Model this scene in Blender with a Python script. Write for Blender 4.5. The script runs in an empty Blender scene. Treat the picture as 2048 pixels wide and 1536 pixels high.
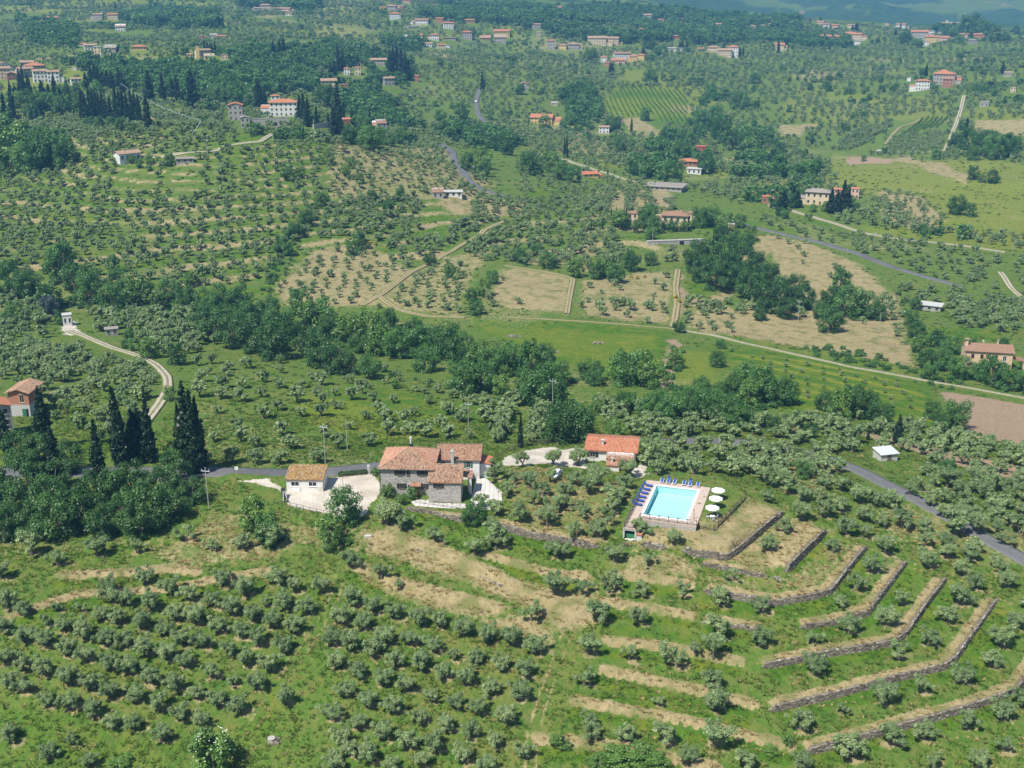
import bpy, math, random
import numpy as np
from mathutils import Vector

random.seed(7)
RNG = np.random.default_rng(11)
S = bpy.context.scene
COL = S.collection

# ------------------------------------------------------------------ camera, sky, sun, exposure
CAM_H, PITCH, FPX = 92.0, math.radians(19.0), 2300.0
cam_data = bpy.data.cameras.new('camera')
cam = bpy.data.objects.new('camera', cam_data)
COL.objects.link(cam)
cam.location = (0, 0, CAM_H)
cam.rotation_euler = (math.pi / 2 - PITCH, 0, 0)
cam_data.sensor_width = 36.0
cam_data.lens = 36.0 * FPX / 2048.0
cam_data.clip_start = 1.0
cam_data.clip_end = 60000
S.camera = cam

SUN_EL, SUN_AZ = math.radians(56), math.radians(-136)      # azimuth from +Y, clockwise: sun to the left, a little behind the camera
world = bpy.data.worlds.new('World')
S.world = world
world.use_nodes = True
wn = world.node_tree
bg = wn.nodes['Background']
sky = wn.nodes.new('ShaderNodeTexSky')
sky.sky_type = 'NISHITA'
sky.sun_disc = False
sky.sun_elevation = SUN_EL
sky.sun_rotation = SUN_AZ
sky.altitude = 200
wn.links.new(sky.outputs[0], bg.inputs[0])
bg.inputs[1].default_value = 0.075
sun_data = bpy.data.lights.new('sun', 'SUN')
sun_data.energy = 4.6
sun_data.angle = math.radians(0.53)
sun_data.color = (1.0, 0.95, 0.87)
sun = bpy.data.objects.new('sun', sun_data)
COL.objects.link(sun)
sun_dir = Vector((math.sin(SUN_AZ) * math.cos(SUN_EL), math.cos(SUN_AZ) * math.cos(SUN_EL), math.sin(SUN_EL)))
sun.rotation_euler = sun_dir.to_track_quat('Z', 'Y').to_euler()
sun.location = (-300, -200, 600)

S.view_settings.view_transform = 'Standard'
S.view_settings.look = 'None'
S.view_settings.exposure = 0.66
S.view_settings.gamma = 1.0
S.view_settings.use_curve_mapping = False
S.render.engine = 'CYCLES'
S.cycles.use_denoising = True
S.cycles.max_bounces = 5
S.cycles.diffuse_bounces = 3
S.cycles.glossy_bounces = 2
S.cycles.transmission_bounces = 3
S.cycles.transparent_max_bounces = 6
S.cycles.volume_bounces = 0
S.cycles.caustics_reflective = False
S.cycles.caustics_refractive = False

# ------------------------------------------------------------------ noise
def _hash(ix, iy, seed):
    n = (ix.astype(np.int64) * 374761393 + iy.astype(np.int64) * 668265263 + seed * 1442695041) & 0x7fffffff
    n = ((n ^ (n >> 13)) * 1274126177) & 0x7fffffff
    return ((n ^ (n >> 16)) & 0xffff) / 65535.0

def vnoise(x, y, seed=0):
    ix, iy = np.floor(x), np.floor(y)
    fx, fy = x - ix, y - iy
    fx, fy = fx * fx * (3 - 2 * fx), fy * fy * (3 - 2 * fy)
    a, b = _hash(ix, iy, seed), _hash(ix + 1, iy, seed)
    c, d = _hash(ix, iy + 1, seed), _hash(ix + 1, iy + 1, seed)
    return (a * (1 - fx) + b * fx) * (1 - fy) + (c * (1 - fx) + d * fx) * fy

def fbm(x, y, seed=0, octv=3):
    s, a, t = 0.0, 1.0, 0.0
    for i in range(octv):
        s = s + a * (vnoise(x * 2 ** i, y * 2 ** i, seed + i * 17) - .5)
        t += a
        a *= .5
    return s / t

def sstep(a, b, v):
    t = np.clip((v - a) / (b - a), 0, 1)
    return t * t * (3 - 2 * t)

# ------------------------------------------------------------------ the lie of the land: heights surveyed along seven sight lines
ROW_Y = [70, 105, 140, 172, 206, 245, 295, 360, 420, 485, 565, 680, 815, 1000, 1220, 1530, 1930, 2500, 3400, 5100, 8000, 12000]
LINES = {
    -.5:  [1536, 1210, 1020, 880, 765, 688, 615, 490, 405, 322, 252, 185, 115, 62, 15, -25, -40, -60, -80, -100],
    -.25: [1536, 1225, 1000, 885, 775, 692, 622, 515, 390, 255, 232, 168, 110, 62, 15, -25, -40, -60, -80, -100],
    0.0:  [1536, 1230, 990, 890, 795, 702, 628, 545, 455, 372, 318, 262, 190, 110, 45, 0, -40, -60, -80, -100],
    .25:  [1536, 1235, 1000, 905, 805, 712, 645, 560, 480, 412, 352, 300, 215, 132, 76, 40, 48, -60, -190, -240],
    .5:   [1536, 1250, 1050, 925, 835, 735, 655, 585, 505, 405, 322, 232, 165, 110, 75, 60, 58, -50, -180, -230],
}
AN = np.array([-.75, -.5, -.25, 0, .25, .5, .75, 1.0])
cols = []
for a in AN:
    pys = LINES[float(min(max(a, -.5), .5))]
    zs = [CAM_H - y * math.tan(PITCH + math.atan((p - 768) / FPX)) for y, p in zip(ROW_Y[2:], pys)]
    zs = [zs[0] - 15, zs[0] - 8] + zs
    cols.append(zs)
cols = np.array(cols)                                    # [a, row]
LY0, LY1, NL = math.log(60), math.log(13000), 1600
ly = np.linspace(LY0, LY1, NL)
lr = np.log(np.array(ROW_Y, float))

def pchip(xk, yk, x):
    h = np.diff(xk); d = np.diff(yk) / h
    m = np.zeros_like(yk)
    for i in range(1, len(xk) - 1):
        if d[i - 1] * d[i] > 0:
            w1, w2 = 2 * h[i] + h[i - 1], h[i] + 2 * h[i - 1]
            m[i] = (w1 + w2) / (w1 / d[i - 1] + w2 / d[i])
    m[0], m[-1] = d[0], d[-1]
    i = np.clip(np.searchsorted(xk, x) - 1, 0, len(xk) - 2)
    t = np.clip((x - xk[i]) / h[i], 0, 1)
    return ((2 * t**3 - 3 * t**2 + 1) * yk[i] + (t**3 - 2 * t**2 + t) * h[i] * m[i]
            + (-2 * t**3 + 3 * t**2) * yk[i + 1] + (t**3 - t**2) * h[i] * m[i + 1])

dense = np.array([pchip(lr, c, ly) for c in cols])       # [8, NL]
ker = np.exp(-np.linspace(-2, 2, 25) ** 2); ker /= ker.sum()
dense = np.array([np.convolve(np.pad(c, 12, mode='edge'), ker, 'valid') for c in dense])
NA = 141
ag = np.linspace(AN[0], AN[-1], NA)
TAB = np.zeros((NA, NL))
for j, a in enumerate(ag):
    u = (a - AN[0]) / .25
    i = int(min(max(math.floor(u), 0), len(AN) - 2)); t = u - i
    p = [dense[min(max(i + k, 0), len(AN) - 1)] for k in (-1, 0, 1, 2)]
    TAB[j] = .5 * (2 * p[1] + (p[2] - p[0]) * t + (2 * p[0] - 5 * p[1] + 4 * p[2] - p[3]) * t * t + (3 * p[1] - p[0] - 3 * p[2] + p[3]) * t**3)

def base_h(x, y):
    y = np.maximum(y, 60.5)
    u = np.clip((x / y - ag[0]) / (ag[1] - ag[0]), 0, NA - 1.001)
    v = np.clip((np.log(y) - LY0) / (LY1 - LY0) * (NL - 1), 0, NL - 1.001)
    i, j = u.astype(int), v.astype(int)
    fu, fv = u - i, v - j
    z = (TAB[i, j] * (1 - fu) + TAB[i + 1, j] * fu) * (1 - fv) + (TAB[i, j + 1] * (1 - fu) + TAB[i + 1, j + 1] * fu) * fv
    far = np.clip(y - 260, 0, 2200)
    z = z + fbm(x / 22, y / 22, 3) * 0.7 + fbm(x / 75, y / 75, 5) * np.minimum(far * .02, 9) + fbm(x / 260, y / 260, 9) * np.minimum(far * .022, 34)
    mtn = np.clip((y - 2700) / 1500, 0, 1)
    z = z + fbm(x / 700, y / 900, 21, 6) * 330 * mtn
    return z

TERR_POLYS = []          # terraced olive hillsides: world polygons
PADS = []                # (polygon, height, blend)
WALLS = []               # (polyline, wall height, reach)

def seg_dist(x, y, pl):
    """distance to a polyline, side (+ on the left) and place along it"""
    best = np.full(x.shape, 1e9); side = np.zeros_like(x); along = np.zeros_like(x); tot = 0.0
    for (x0, y0), (x1, y1) in zip(pl[:-1], pl[1:]):
        dx, dy = x1 - x0, y1 - y0; L = math.hypot(dx, dy)
        t = np.clip(((x - x0) * dx + (y - y0) * dy) / (L * L), 0, 1)
        d = np.hypot(x - x0 - t * dx, y - y0 - t * dy)
        m = d < best
        best = np.where(m, d, best)
        side = np.where(m, np.sign(dx * (y - y0) - dy * (x - x0)), side)
        along = np.where(m, tot + t * L, along)
        tot += L
    return best, side, along, tot

def inside(x, y, poly):
    c = np.zeros(x.shape, bool)
    n = len(poly)
    for i in range(n):
        x0, y0 = poly[i]; x1, y1 = poly[(i + 1) % n]
        if y0 == y1: continue
        c ^= ((y0 > y) != (y1 > y)) & (x < (x1 - x0) * (y - y0) / (y1 - y0) + x0)
    return c

def edge_dist(x, y, poly):
    return seg_dist(x, y, list(poly) + [poly[0]])[0]

def bbox_sel(x, y, pts, m):
    p = np.array(pts)
    return np.nonzero((x > p[:, 0].min() - m) & (x < p[:, 0].max() + m) & (y > p[:, 1].min() - m) & (y < p[:, 1].max() + m))[0]

def height(x, y):
    x = np.atleast_1d(np.asarray(x, float)); y = np.atleast_1d(np.asarray(y, float))
    z = base_h(x, y)
    add = np.zeros_like(z)
    for pl, h, reach in WALLS:
        k = bbox_sel(x, y, pl, reach * 4)
        if len(k) == 0: continue
        d, s, al, tot = seg_dist(x[k], y[k], pl)
        w = sstep(0, 2.5, np.minimum(al, tot - al) + .4)
        add[k] += np.where(s >= 0, .5, -.5) * h * np.exp(-d / reach) * w
    z = z + add
    for poly, step, amp in TERR_POLYS:
        k = bbox_sel(x, y, poly, 0)
        if len(k) == 0: continue
        k = k[inside(x[k], y[k], poly)]
        if len(k) == 0: continue
        f = (z[k] + fbm(x[k] / 60, y[k] / 60, 31) * 3) / step
        fr = f - np.floor(f)
        saw = np.where(fr < .75, -fr * .8, -.6 + (fr - .75) / .25 * .6)
        e = np.clip(edge_dist(x[k], y[k], poly) / 8, 0, 1)
        z[k] += (saw + .3) * step * amp * e
    for poly, pz, bl in PADS:
        k = bbox_sel(x, y, poly, bl)
        if len(k) == 0: continue
        ins = inside(x[k], y[k], poly)
        e = edge_dist(x[k], y[k], poly)
        w = np.where(ins, 1.0, 1 - sstep(0, bl, e))
        z[k] = z[k] * (1 - w) + pz * w
    return z

# sight-line survey: where the line towards a surveyed bearing (given on the 2048 x 1536 survey sheet) meets the ground
CP, SP = math.cos(PITCH), math.sin(PITCH)
MARCH = np.exp(np.linspace(math.log(75), math.log(11500), 1500))

def bearing(px, py):
    u = (np.asarray(px, float) - 1024) / FPX; v = -(np.asarray(py, float) - 768) / FPX
    return u, CP + v * SP, -SP + v * CP

def survey(px, py, fn=None):
    fn = fn or height
    px = np.atleast_1d(np.asarray(px, float)); py = np.atleast_1d(np.asarray(py, float))
    dx, dy, dz = bearing(px, py)
    a, s = dx / dy, dz / dy
    n = len(px)
    Y = np.full(n, MARCH[-1])
    for c in range(0, n, 400):
        sl = slice(c, min(n, c + 400))
        yy = np.broadcast_to(MARCH, (sl.stop - sl.start, len(MARCH)))
        xx = a[sl, None] * yy
        below = (fn(xx.ravel(), yy.ravel()).reshape(xx.shape) - (CAM_H + s[sl, None] * yy)) > 0
        idx = np.where(below.any(1), below.argmax(1), len(MARCH) - 1)
        lo, hi = MARCH[np.maximum(idx - 1, 0)], MARCH[idx]
        for _ in range(14):
            mid = (lo + hi) / 2
            b = fn(a[sl] * mid, mid) - (CAM_H + s[sl] * mid) > 0
            hi = np.where(b, mid, hi); lo = np.where(b, lo, mid)
        Y[sl] = hi
    X = a * Y
    return X, Y, fn(X, Y)

def G(px, py, fn=None):
    x, y, z = survey([px], [py], fn)
    return float(x[0]), float(y[0]), float(z[0])

def GP(pts, fn=None):
    x, y, z = survey([p[0] for p in pts], [p[1] for p in pts], fn)
    return list(zip(x.tolist(), y.tolist()))

def at_level(px, py, z):
    dx, dy, dz = bearing(px, py)
    t = (z - CAM_H) / dz
    return float(dx * t), float(dy * t)

def mpp(x, y, z):
    """metres that one unit of the survey sheet covers at a place"""
    return (y * CP + (CAM_H - z) * SP) / FPX

def HZ(x, y):
    return float(height(x, y)[0])
# ------------------------------------------------------------------ dry stone walls, banks and level pads
def crop(pts, ox, oy, s):
    return [(ox + p[0] / s, oy + p[1] / s) for p in pts]

STONE_WALLS = [   # (middle of the stone face on the survey sheet, height, words)
    ([(1282, 1087), (1312, 1091), (1334, 1095)], 1.1, 'short rubble wall under the pool fence, left piece'),
    ([(1364, 1100), (1387, 1104), (1420, 1109), (1453, 1116), (1500, 1078), (1564, 1025)], 1.5, 'highest terrace wall, just below the pool'),
    ([(1400, 1123), (1440, 1130), (1476, 1139), (1536, 1152)], .8, 'low broken terrace wall, second below the pool'),
    ([(1569, 1142), (1600, 1110), (1651, 1060)], 1.8, 'tall dark faced terrace wall running uphill, second below the pool'),
    ([(1405, 1178), (1470, 1190), (1549, 1204), (1610, 1194), (1659, 1182), (1690, 1141), (1731, 1092)], 1.3, 'terrace wall with a bend, third below the pool'),
    ([(1400, 1239), (1465, 1249), (1530, 1259)], .8, 'short straight terrace wall left of the bushes, fourth below the pool'),
    ([(1596, 1253), (1672, 1242), (1735, 1224), (1770, 1175), (1811, 1122)], 1.2, 'bent terrace wall with grassy crest, fourth below the pool'),
    ([(1520, 1332), (1653, 1305), (1780, 1285), (1811, 1263), (1850, 1207), (1890, 1154)], 1.3, 'long bent terrace wall, fifth below the pool'),
    ([(1533, 1418), (1690, 1381), (1888, 1331), (1908, 1315), (1950, 1254), (1990, 1196)], 1.3, 'long bent terrace wall, sixth below the pool'),
    ([(1604, 1504), (1758, 1463), (1929, 1415), (2031, 1378), (2075, 1310)], 1.3, 'lowest long terrace wall near the bottom corner'),
    ([(982, 1046), (1057, 1067), (1130, 1080), (1201, 1092)], 1.4, 'grey rubble wall along the front of the olive grove'),
    ([(812, 1014), (860, 1021), (915, 1034), (952, 1041)], 1.7, 'stone retaining wall in front of the farmhouse'),
    ([(832, 1092), (900, 1112), (960, 1140), (1010, 1168)], .5, 'low line of loose stones across the straw bank'),
]
BANKS = [
    ([(1210, 1150), (1300, 1160), (1400, 1176)], .8), ([(1190, 1205), (1347, 1228), (1398, 1238)], .9),
    ([(1190, 1283), (1347, 1300), (1500, 1332)], .9), ([(1187, 1341), (1347, 1375), (1528, 1419)], .9),
    ([(1128, 1403), (1347, 1440), (1600, 1503)], .9), ([(1050, 1480), (1250, 1500), (1450, 1545)], .8),
    ([(740, 1068), (830, 1092), (1010, 1168), (1120, 1215)], 1.2), ([(700, 1130), (790, 1168), (930, 1200), (1010, 1225)], 1.0),
    ([(100, 1155), (230, 1150), (330, 1140), (410, 1150)], 1.0), ([(0, 1240), (160, 1190), (330, 1180), (560, 1140)], .6),
    ([(950, 1110), (1100, 1150), (1190, 1160)], .7),
]
WALL_W = []
for pts, h, words in STONE_WALLS:
    pl = GP(pts, base_h)
    WALL_W.append((pl, h, words))
BANK_W = [(GP(p, base_h), h) for p, h in BANKS]
for pl, h, _ in WALL_W:
    WALLS.append((pl, h, 2.6))
for pl, h in BANK_W:
    WALLS.append((pl, h, 2.2))

def pad(pts, bl, z=None, dz=0):
    w = GP(pts)
    if z is None:
        z = float(np.mean(height([p[0] for p in w], [p[1] for p in w])))
    PADS.append((w, z + dz, bl))
    return w, z + dz

YARD_PX = [(470, 958), (530, 1000), (600, 1018), (700, 1034), (742, 1030), (752, 1012), (960, 1012), (1005, 1000), (985, 955), (960, 948), (760, 943), (660, 950), (560, 962)]
YARD, YARD_Z = pad(YARD_PX, 5)
POOL_PAD_PX = [(1294, 952), (1440, 965), (1496, 1000), (1432, 1058), (1388, 1050), (1262, 1034)]
POOL_Z = HZ(*GP([(1330, 985)])[0]) + .5
POOL_PAD, _ = pad(POOL_PAD_PX, 1.6, POOL_Z - .06)
DRY_PAD, _ = pad([(1275, 1060), (1395, 1066), (1436, 1070), (1502, 1008), (1556, 1018), (1452, 1100), (1366, 1088), (1290, 1078)], 1.5, POOL_Z - 1.1)
PUMP_PAD, _ = pad([(1232, 1074), (1272, 1074), (1272, 1092), (1232, 1092)], 1.5, POOL_Z - 2.3)
_c = [np.array(at_level(a, b, POOL_Z)) for a, b in ((1312, 969), (1402, 980), (1374, 1042.5), (1279, 1030))]
_m = sum(_c) / 4
PADS.append(([tuple(_m + (q - _m) * 1.05) for q in _c], POOL_Z - 1.9, .1))
RED_PX = [(1150, 915), (1180, 905), (1275, 920), (1290, 935), (1240, 950), (1160, 945)]
RED_PAD, RED_Z = pad(RED_PX, 7)
BASE_POOL = GP([(1230, 1086), (1290, 1080), (1300, 1100), (1230, 1100)])
VILLA_PAD, VILLA_Z = pad([(470, 236), (590, 236), (690, 250), (660, 262), (480, 262)], 8)
FARM_PAD, FARM_Z = pad([(1900, 742), (2060, 748), (2060, 765), (1900, 760)], 6)
V2_PAD, V2_Z = pad([(1230, 458), (1420, 462), (1420, 478), (1300, 478), (1230, 470)], 6)

for pts, step, amp in [
    ([(0, 335), (200, 318), (450, 286), (640, 292), (650, 420), (590, 500), (540, 590), (300, 600), (0, 545)], 2.6, .9),
    ([(650, 300), (760, 285), (900, 300), (990, 390), (880, 470), (930, 600), (720, 610), (545, 580), (600, 480), (650, 400)], 2.2, 1.0),
    ([(1380, 480), (1540, 470), (1640, 490), (1790, 590), (1830, 725), (1470, 680), (1360, 650)], 2.0, .9),
    ([(0, 225), (150, 240), (400, 215), (440, 270), (230, 310), (0, 330)], 2.6, 1.0),
    ([(950, 400), (1200, 400), (1350, 480), (1350, 560), (1150, 540), (900, 500)], 2.2, .8),
]:
    TERR_POLYS.append((GP(pts), step, amp))

# ------------------------------------------------------------------ ground sheet
ys = [72.0]
while ys[-1] < 11000:
    y = ys[-1]
    ys.append(y + (.52 if y < 150 else .45) * max(1.0, (y / 190) ** 1.62) if y < 3200 else y * 1.013)
ys = np.array(ys)
an = np.arange(-.72, .7201, .0023)
GX, GY = (an[None, :] * ys[:, None]), np.broadcast_to(ys[:, None], (len(ys), len(an)))
gx, gy = GX.ravel().copy(), GY.ravel().copy()
gz = height(gx, gy)
NR, NC = len(ys), len(an)

DRY = [   # (polygon on the survey sheet, weight)
    ([(728, 1062), (830, 1070), (920, 1105), (1010, 1150), (1100, 1180), (1185, 1190), (1192, 1240), (1130, 1262), (1100, 1245), (1060, 1215), (1000, 1190), (930, 1160), (860, 1135), (790, 1118), (735, 1100)], .95),
    ([(700, 1138), (760, 1150), (850, 1172), (930, 1190), (1012, 1215), (1000, 1230), (930, 1230), (860, 1212), (780, 1185)], .95),
    ([(960, 1242), (1060, 1235), (1110, 1262), (1110, 1285), (1050, 1275), (1000, 1260)], .9),
    ([(1262, 1085), (1300, 1070), (1340, 1052), (1430, 1060), (1500, 1000), (1562, 1018), (1455, 1108), (1360, 1096)], 1.0),
    ([(1440, 1120), (1460, 1112), (1570, 1030), (1648, 1056), (1575, 1130), (1545, 1146)], .8),
    ([(1400, 1128), (1560, 1158), (1655, 1064), (1725, 1088), (1655, 1178), (1550, 1195), (1400, 1170)], .42),
    ([(1240, 1100), (1340, 1102), (1400, 1125), (1400, 1165), (1250, 1145)], .6),
    ([(420, 1010), (520, 1030), (600, 1040), (700, 1050), (690, 1100), (600, 1090), (560, 1120), (500, 1130), (330, 1150), (300, 1100), (380, 1060)], .45),
    ([(0, 1070), (100, 1080), (250, 1075), (380, 1060), (330, 1100), (150, 1110), (0, 1130)], .35),
    ([(340, 820), (420, 800), (520, 850), (640, 880), (750, 916), (740, 936), (400, 934), (395, 880)], .36),
    ([(400, 700), (560, 760), (560, 800), (480, 840), (400, 800)], .2),
    ([(545, 575), (620, 500), (740, 482), (830, 540), (760, 600), (720, 615), (560, 612)], .62),
    ([(740, 480), (830, 540), (990, 480), (930, 600), (930, 640), (740, 612)], .55),
    ([(655, 300), (760, 287), (900, 300), (995, 395), (860, 400), (655, 400)], .5),
    ([(860, 380), (1020, 400), (1060, 430), (900, 430)], .8),
    ([(1530, 468), (1620, 485), (1720, 530), (1790, 590), (1832, 735), (1640, 700), (1470, 672), (1385, 655), (1372, 590), (1480, 620), (1560, 560)], .85),
    ([(980, 548), (1032, 532), (1148, 556), (1138, 630), (975, 612)], .75),
    ([(1160, 560), (1260, 545), (1350, 540), (1345, 652), (1160, 632)], .62),
    ([(1950, 240), (2060, 238), (2060, 275), (1945, 265)], 1.0), ([(1560, 250), (1640, 248), (1600, 270), (1555, 268)], 1.0),
    ([(1238, 236), (1290, 236), (1312, 262), (1262, 262)], .9), ([(1800, 308), (1890, 328), (1945, 352), (1930, 372), (1860, 345), (1790, 320)], .8),
    ([(1750, 380), (1850, 395), (1890, 440), (1860, 470), (1770, 440)], .7),
    ([(1150, 272), (1260, 285), (1290, 310), (1180, 312), (1100, 306)], .5),
    ([(1190, 378), (1345, 378), (1345, 420), (1200, 418)], .75),
    ([(1660, 300), (2060, 330), (2060, 470), (1800, 430), (1620, 380)], .3),
    ([(1480, 990), (1600, 1010), (1720, 1080), (1650, 1050), (1570, 1020)], .35),
    ([(1000, 930), (1150, 950), (1260, 960), (1240, 1060), (1150, 1085), (1000, 1050)], .4),
    ([(1460, 880), (1640, 900), (1700, 940), (1660, 1000), (1480, 950)], .4),
    ([(980, 700), (1100, 770), (1300, 800), (1250, 850), (1050, 800), (800, 720), (640, 680), (700, 690)], .3),
    ([(1010, 790), (1100, 800), (1090, 890), (990, 890)], .3),
    ([(1500, 820), (1640, 845), (1640, 880), (1500, 860)], .4),
    ([(600, 0), (700, 0), (760, 60), (640, 80)], .4), ([(560, 80), (760, 90), (740, 110), (560, 110)], .5),
    ([(1020, 60), (1180, 90), (1160, 150), (1020, 150)], .35), ([(950, 90), (1100, 110), (1060, 180), (950, 140)], .3),
    ([(1550, 180), (1900, 200), (1890, 240), (1560, 230)], .3),
]
SOIL = [
    ([(1880, 783), (2060, 810), (2060, 892), (1936, 872), (1900, 820)], 1.0),
    ([(1640, 845), (1760, 870), (2060, 935), (2060, 965), (1950, 945), (1830, 905), (1690, 860)], .6),
    ([(1700, 312), (1790, 318), (1780, 328), (1690, 324)], .9),
    ([(1322, 780), (1334, 720), (1340, 680), (1360, 680), (1350, 722), (1344, 785)], 1.0),
    ([(1345, 655), (1352, 590), (1355, 540), (1364, 540), (1372, 600), (1362, 655)], .8),
    ([(1300, 390), (1320, 390), (1318, 410), (1295, 408)], .7), ([(1325, 392), (1342, 392), (1345, 412), (1328, 412)], .7),
    ([(1180, 1160), (1196, 1160), (1190, 1215), (1140, 1262), (1120, 1262), (1175, 1200)], .5),
    ([(660, 1040), (745, 1040), (735, 1110), (690, 1110)], .35),
]
LUSH = [
    ([(930, 640), (1150, 645), (1335, 662), (1322, 745), (1230, 760), (1050, 700)], 1.0),
    ([(1450, 692), (1640, 715), (1850, 770), (1890, 860), (1600, 825), (1480, 765)], 1.0),
    ([(1350, 690), (1450, 700), (1440, 785), (1325, 790)], .5),
    ([(700, 760), (1100, 830), (1080, 880), (760, 880), (560, 850)], .55),
    ([(850, 430), (920, 430), (890, 470), (830, 480)], .8),
    ([(1200, 212), (1250, 175), (1370, 182), (1378, 215), (1370, 258), (1310, 250), (1222, 234)], .6),
    ([(1280, 232), (1312, 230), (1318, 256), (1296, 262)], .6),
    ([(1860, 650), (1990, 660), (1990, 680), (1850, 676)], 1.0),
    ([(990, 1060), (1100, 1080), (1090, 1110), (960, 1080)], .9), ([(900, 1060), (1060, 1120), (1170, 1150), (1160, 1180), (1010, 1140), (880, 1080)], .6),
    ([(1390, 1200), (1560, 1210), (1680, 1190), (1640, 1240), (1400, 1232)], .8),
    ([(1660, 1190), (1740, 1092), (1760, 1110), (1690, 1220)], .9), ([(1740, 1230), (1820, 1125), (1845, 1140), (1780, 1240)], .8),
    ([(1820, 1265), (1895, 1160), (1925, 1180), (1860, 1300)], .9), ([(1915, 1315), (1995, 1205), (2060, 1240), (1960, 1380)], .8),
    ([(1190, 1240), (1500, 1270), (1500, 1310), (1180, 1275)], .5), ([(1180, 1360), (1520, 1430), (1500, 1480), (1180, 1400)], .6),
    ([(600, 1300), (700, 1110), (670, 1110), (480, 1480), (560, 1480)], .5),
    ([(0, 1400), (400, 1470), (400, 1540), (0, 1540)], .4),
    ([(1780, 380), (2060, 400), (2060, 470), (1900, 450)], .3),
    ([(1060, 380), (1140, 380), (1130, 420), (1050, 410)], .7),
]
GRAVEL = [
    ([(480, 962), (560, 985), (580, 1010), (640, 1024), (720, 1036), (742, 1020), (752, 990), (757, 950), (740, 945), (660, 958), (610, 985), (565, 984), (530, 962)], 1.0),
    ([(1012, 915), (1040, 903), (1100, 893), (1168, 897), (1168, 940), (1150, 935), (1010, 930)], 1.0),
    ([(1262, 935), (1290, 925), (1300, 945), (1270, 952)], 1.0),
    ([(1560, 466), (1575, 468), (1570, 476)], .3),
    ([(238, 925), (248, 900), (262, 910), (258, 945), (400, 945), (400, 965), (250, 960)], .9),
    ([(120, 655), (150, 640), (165, 670), (140, 672)], .9),
]
WOODSHADE = []
mask = {k: np.zeros(gx.shape) for k in ('dry', 'soil', 'lush', 'gravel', 'forest', 'yellow')}
wx = gx + fbm(gx / 7, gy / 7, 61) * np.clip(gy * .012, 1.5, 8)
wy = gy + fbm(gx / 7, gy / 7, 62) * np.clip(gy * .016, 2, 14)
for key, lst in (('dry', DRY), ('soil', SOIL), ('lush', LUSH), ('gravel', GRAVEL)):
    for pts, w in lst:
        poly = GP(pts)
        k = bbox_sel(wx, wy, poly, 3)
        if not len(k): continue
        soft = {'gravel': .8, 'dry': 2.2, 'soil': 1.2, 'lush': 2.0}[key] * (1 if gy[k].mean() < 260 else 1.6)
        ins = inside(wx[k], wy[k], poly)
        e = edge_dist(wx[k], wy[k], poly)
        f = np.where(ins, .5 + .5 * sstep(0, soft, e), .5 - .5 * sstep(0, soft, e)) * w
        mask[key][k] = np.maximum(mask[key][k], f)
# straw coloured crests above walls and banks, fresh grass at their feet
for pl, h in [(p, h) for p, h, _ in WALL_W] + BANK_W:
    k = bbox_sel(gx, gy, pl, 6)
    d, s, al, tot = seg_dist(gx[k], gy[k], pl)
    n = fbm(gx[k] / 3, gy[k] / 3, 77) * 1.6
    end = sstep(0, 2, np.minimum(al, tot - al) + .3)
    up = np.where(s >= 0, 1 - sstep(.7, 2.3 + n, d), 1 - sstep(.05, .5, d)) * end
    mask['dry'][k] = np.maximum(mask['dry'][k], up * .95)
    dn = np.where(s < 0, sstep(.4, 1, d) * (1 - sstep(2.2 + n, 4.5 + n, d)), 0) * end
    mask['lush'][k] = np.maximum(mask['lush'][k], dn * .75)
# wheel tracks through the grass
TRACKS = [
    ([(693, 1105), (680, 1150), (668, 1195), (640, 1250), (600, 1310), (560, 1370), (500, 1460)], .8),
    ([(1182, 1170), (1190, 1205), (1150, 1245), (1122, 1290), (1108, 1340), (1085, 1400), (1065, 1470), (1060, 1540)], .9),
    ([(1600, 1010), (1655, 1062), (1740, 1103), (1815, 1128), (1900, 1155), (1990, 1200), (2070, 1232)], .8),
    ([(110, 1158), (230, 1150), (330, 1138), (410, 1122)], .7),
    ([(880, 1232), (960, 1232), (1050, 1215), (1100, 1215), (1185, 1165), (1260, 1140), (1330, 1130)], .6),
]
for pts, w in TRACKS:
    pl = GP(pts)
    k = bbox_sel(gx, gy, pl, 4)
    d, s, al, tot = seg_dist(gx[k], gy[k], pl)
    n = fbm(gx[k] / 2, gy[k] / 2, 81) * .5
    ruts = np.exp(-((d - .8 + n * .6) / .33) ** 2) * (.6 + n) * w
    mask['dry'][k] = np.maximum(mask['dry'][k], np.clip(ruts, 0, 1))
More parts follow.
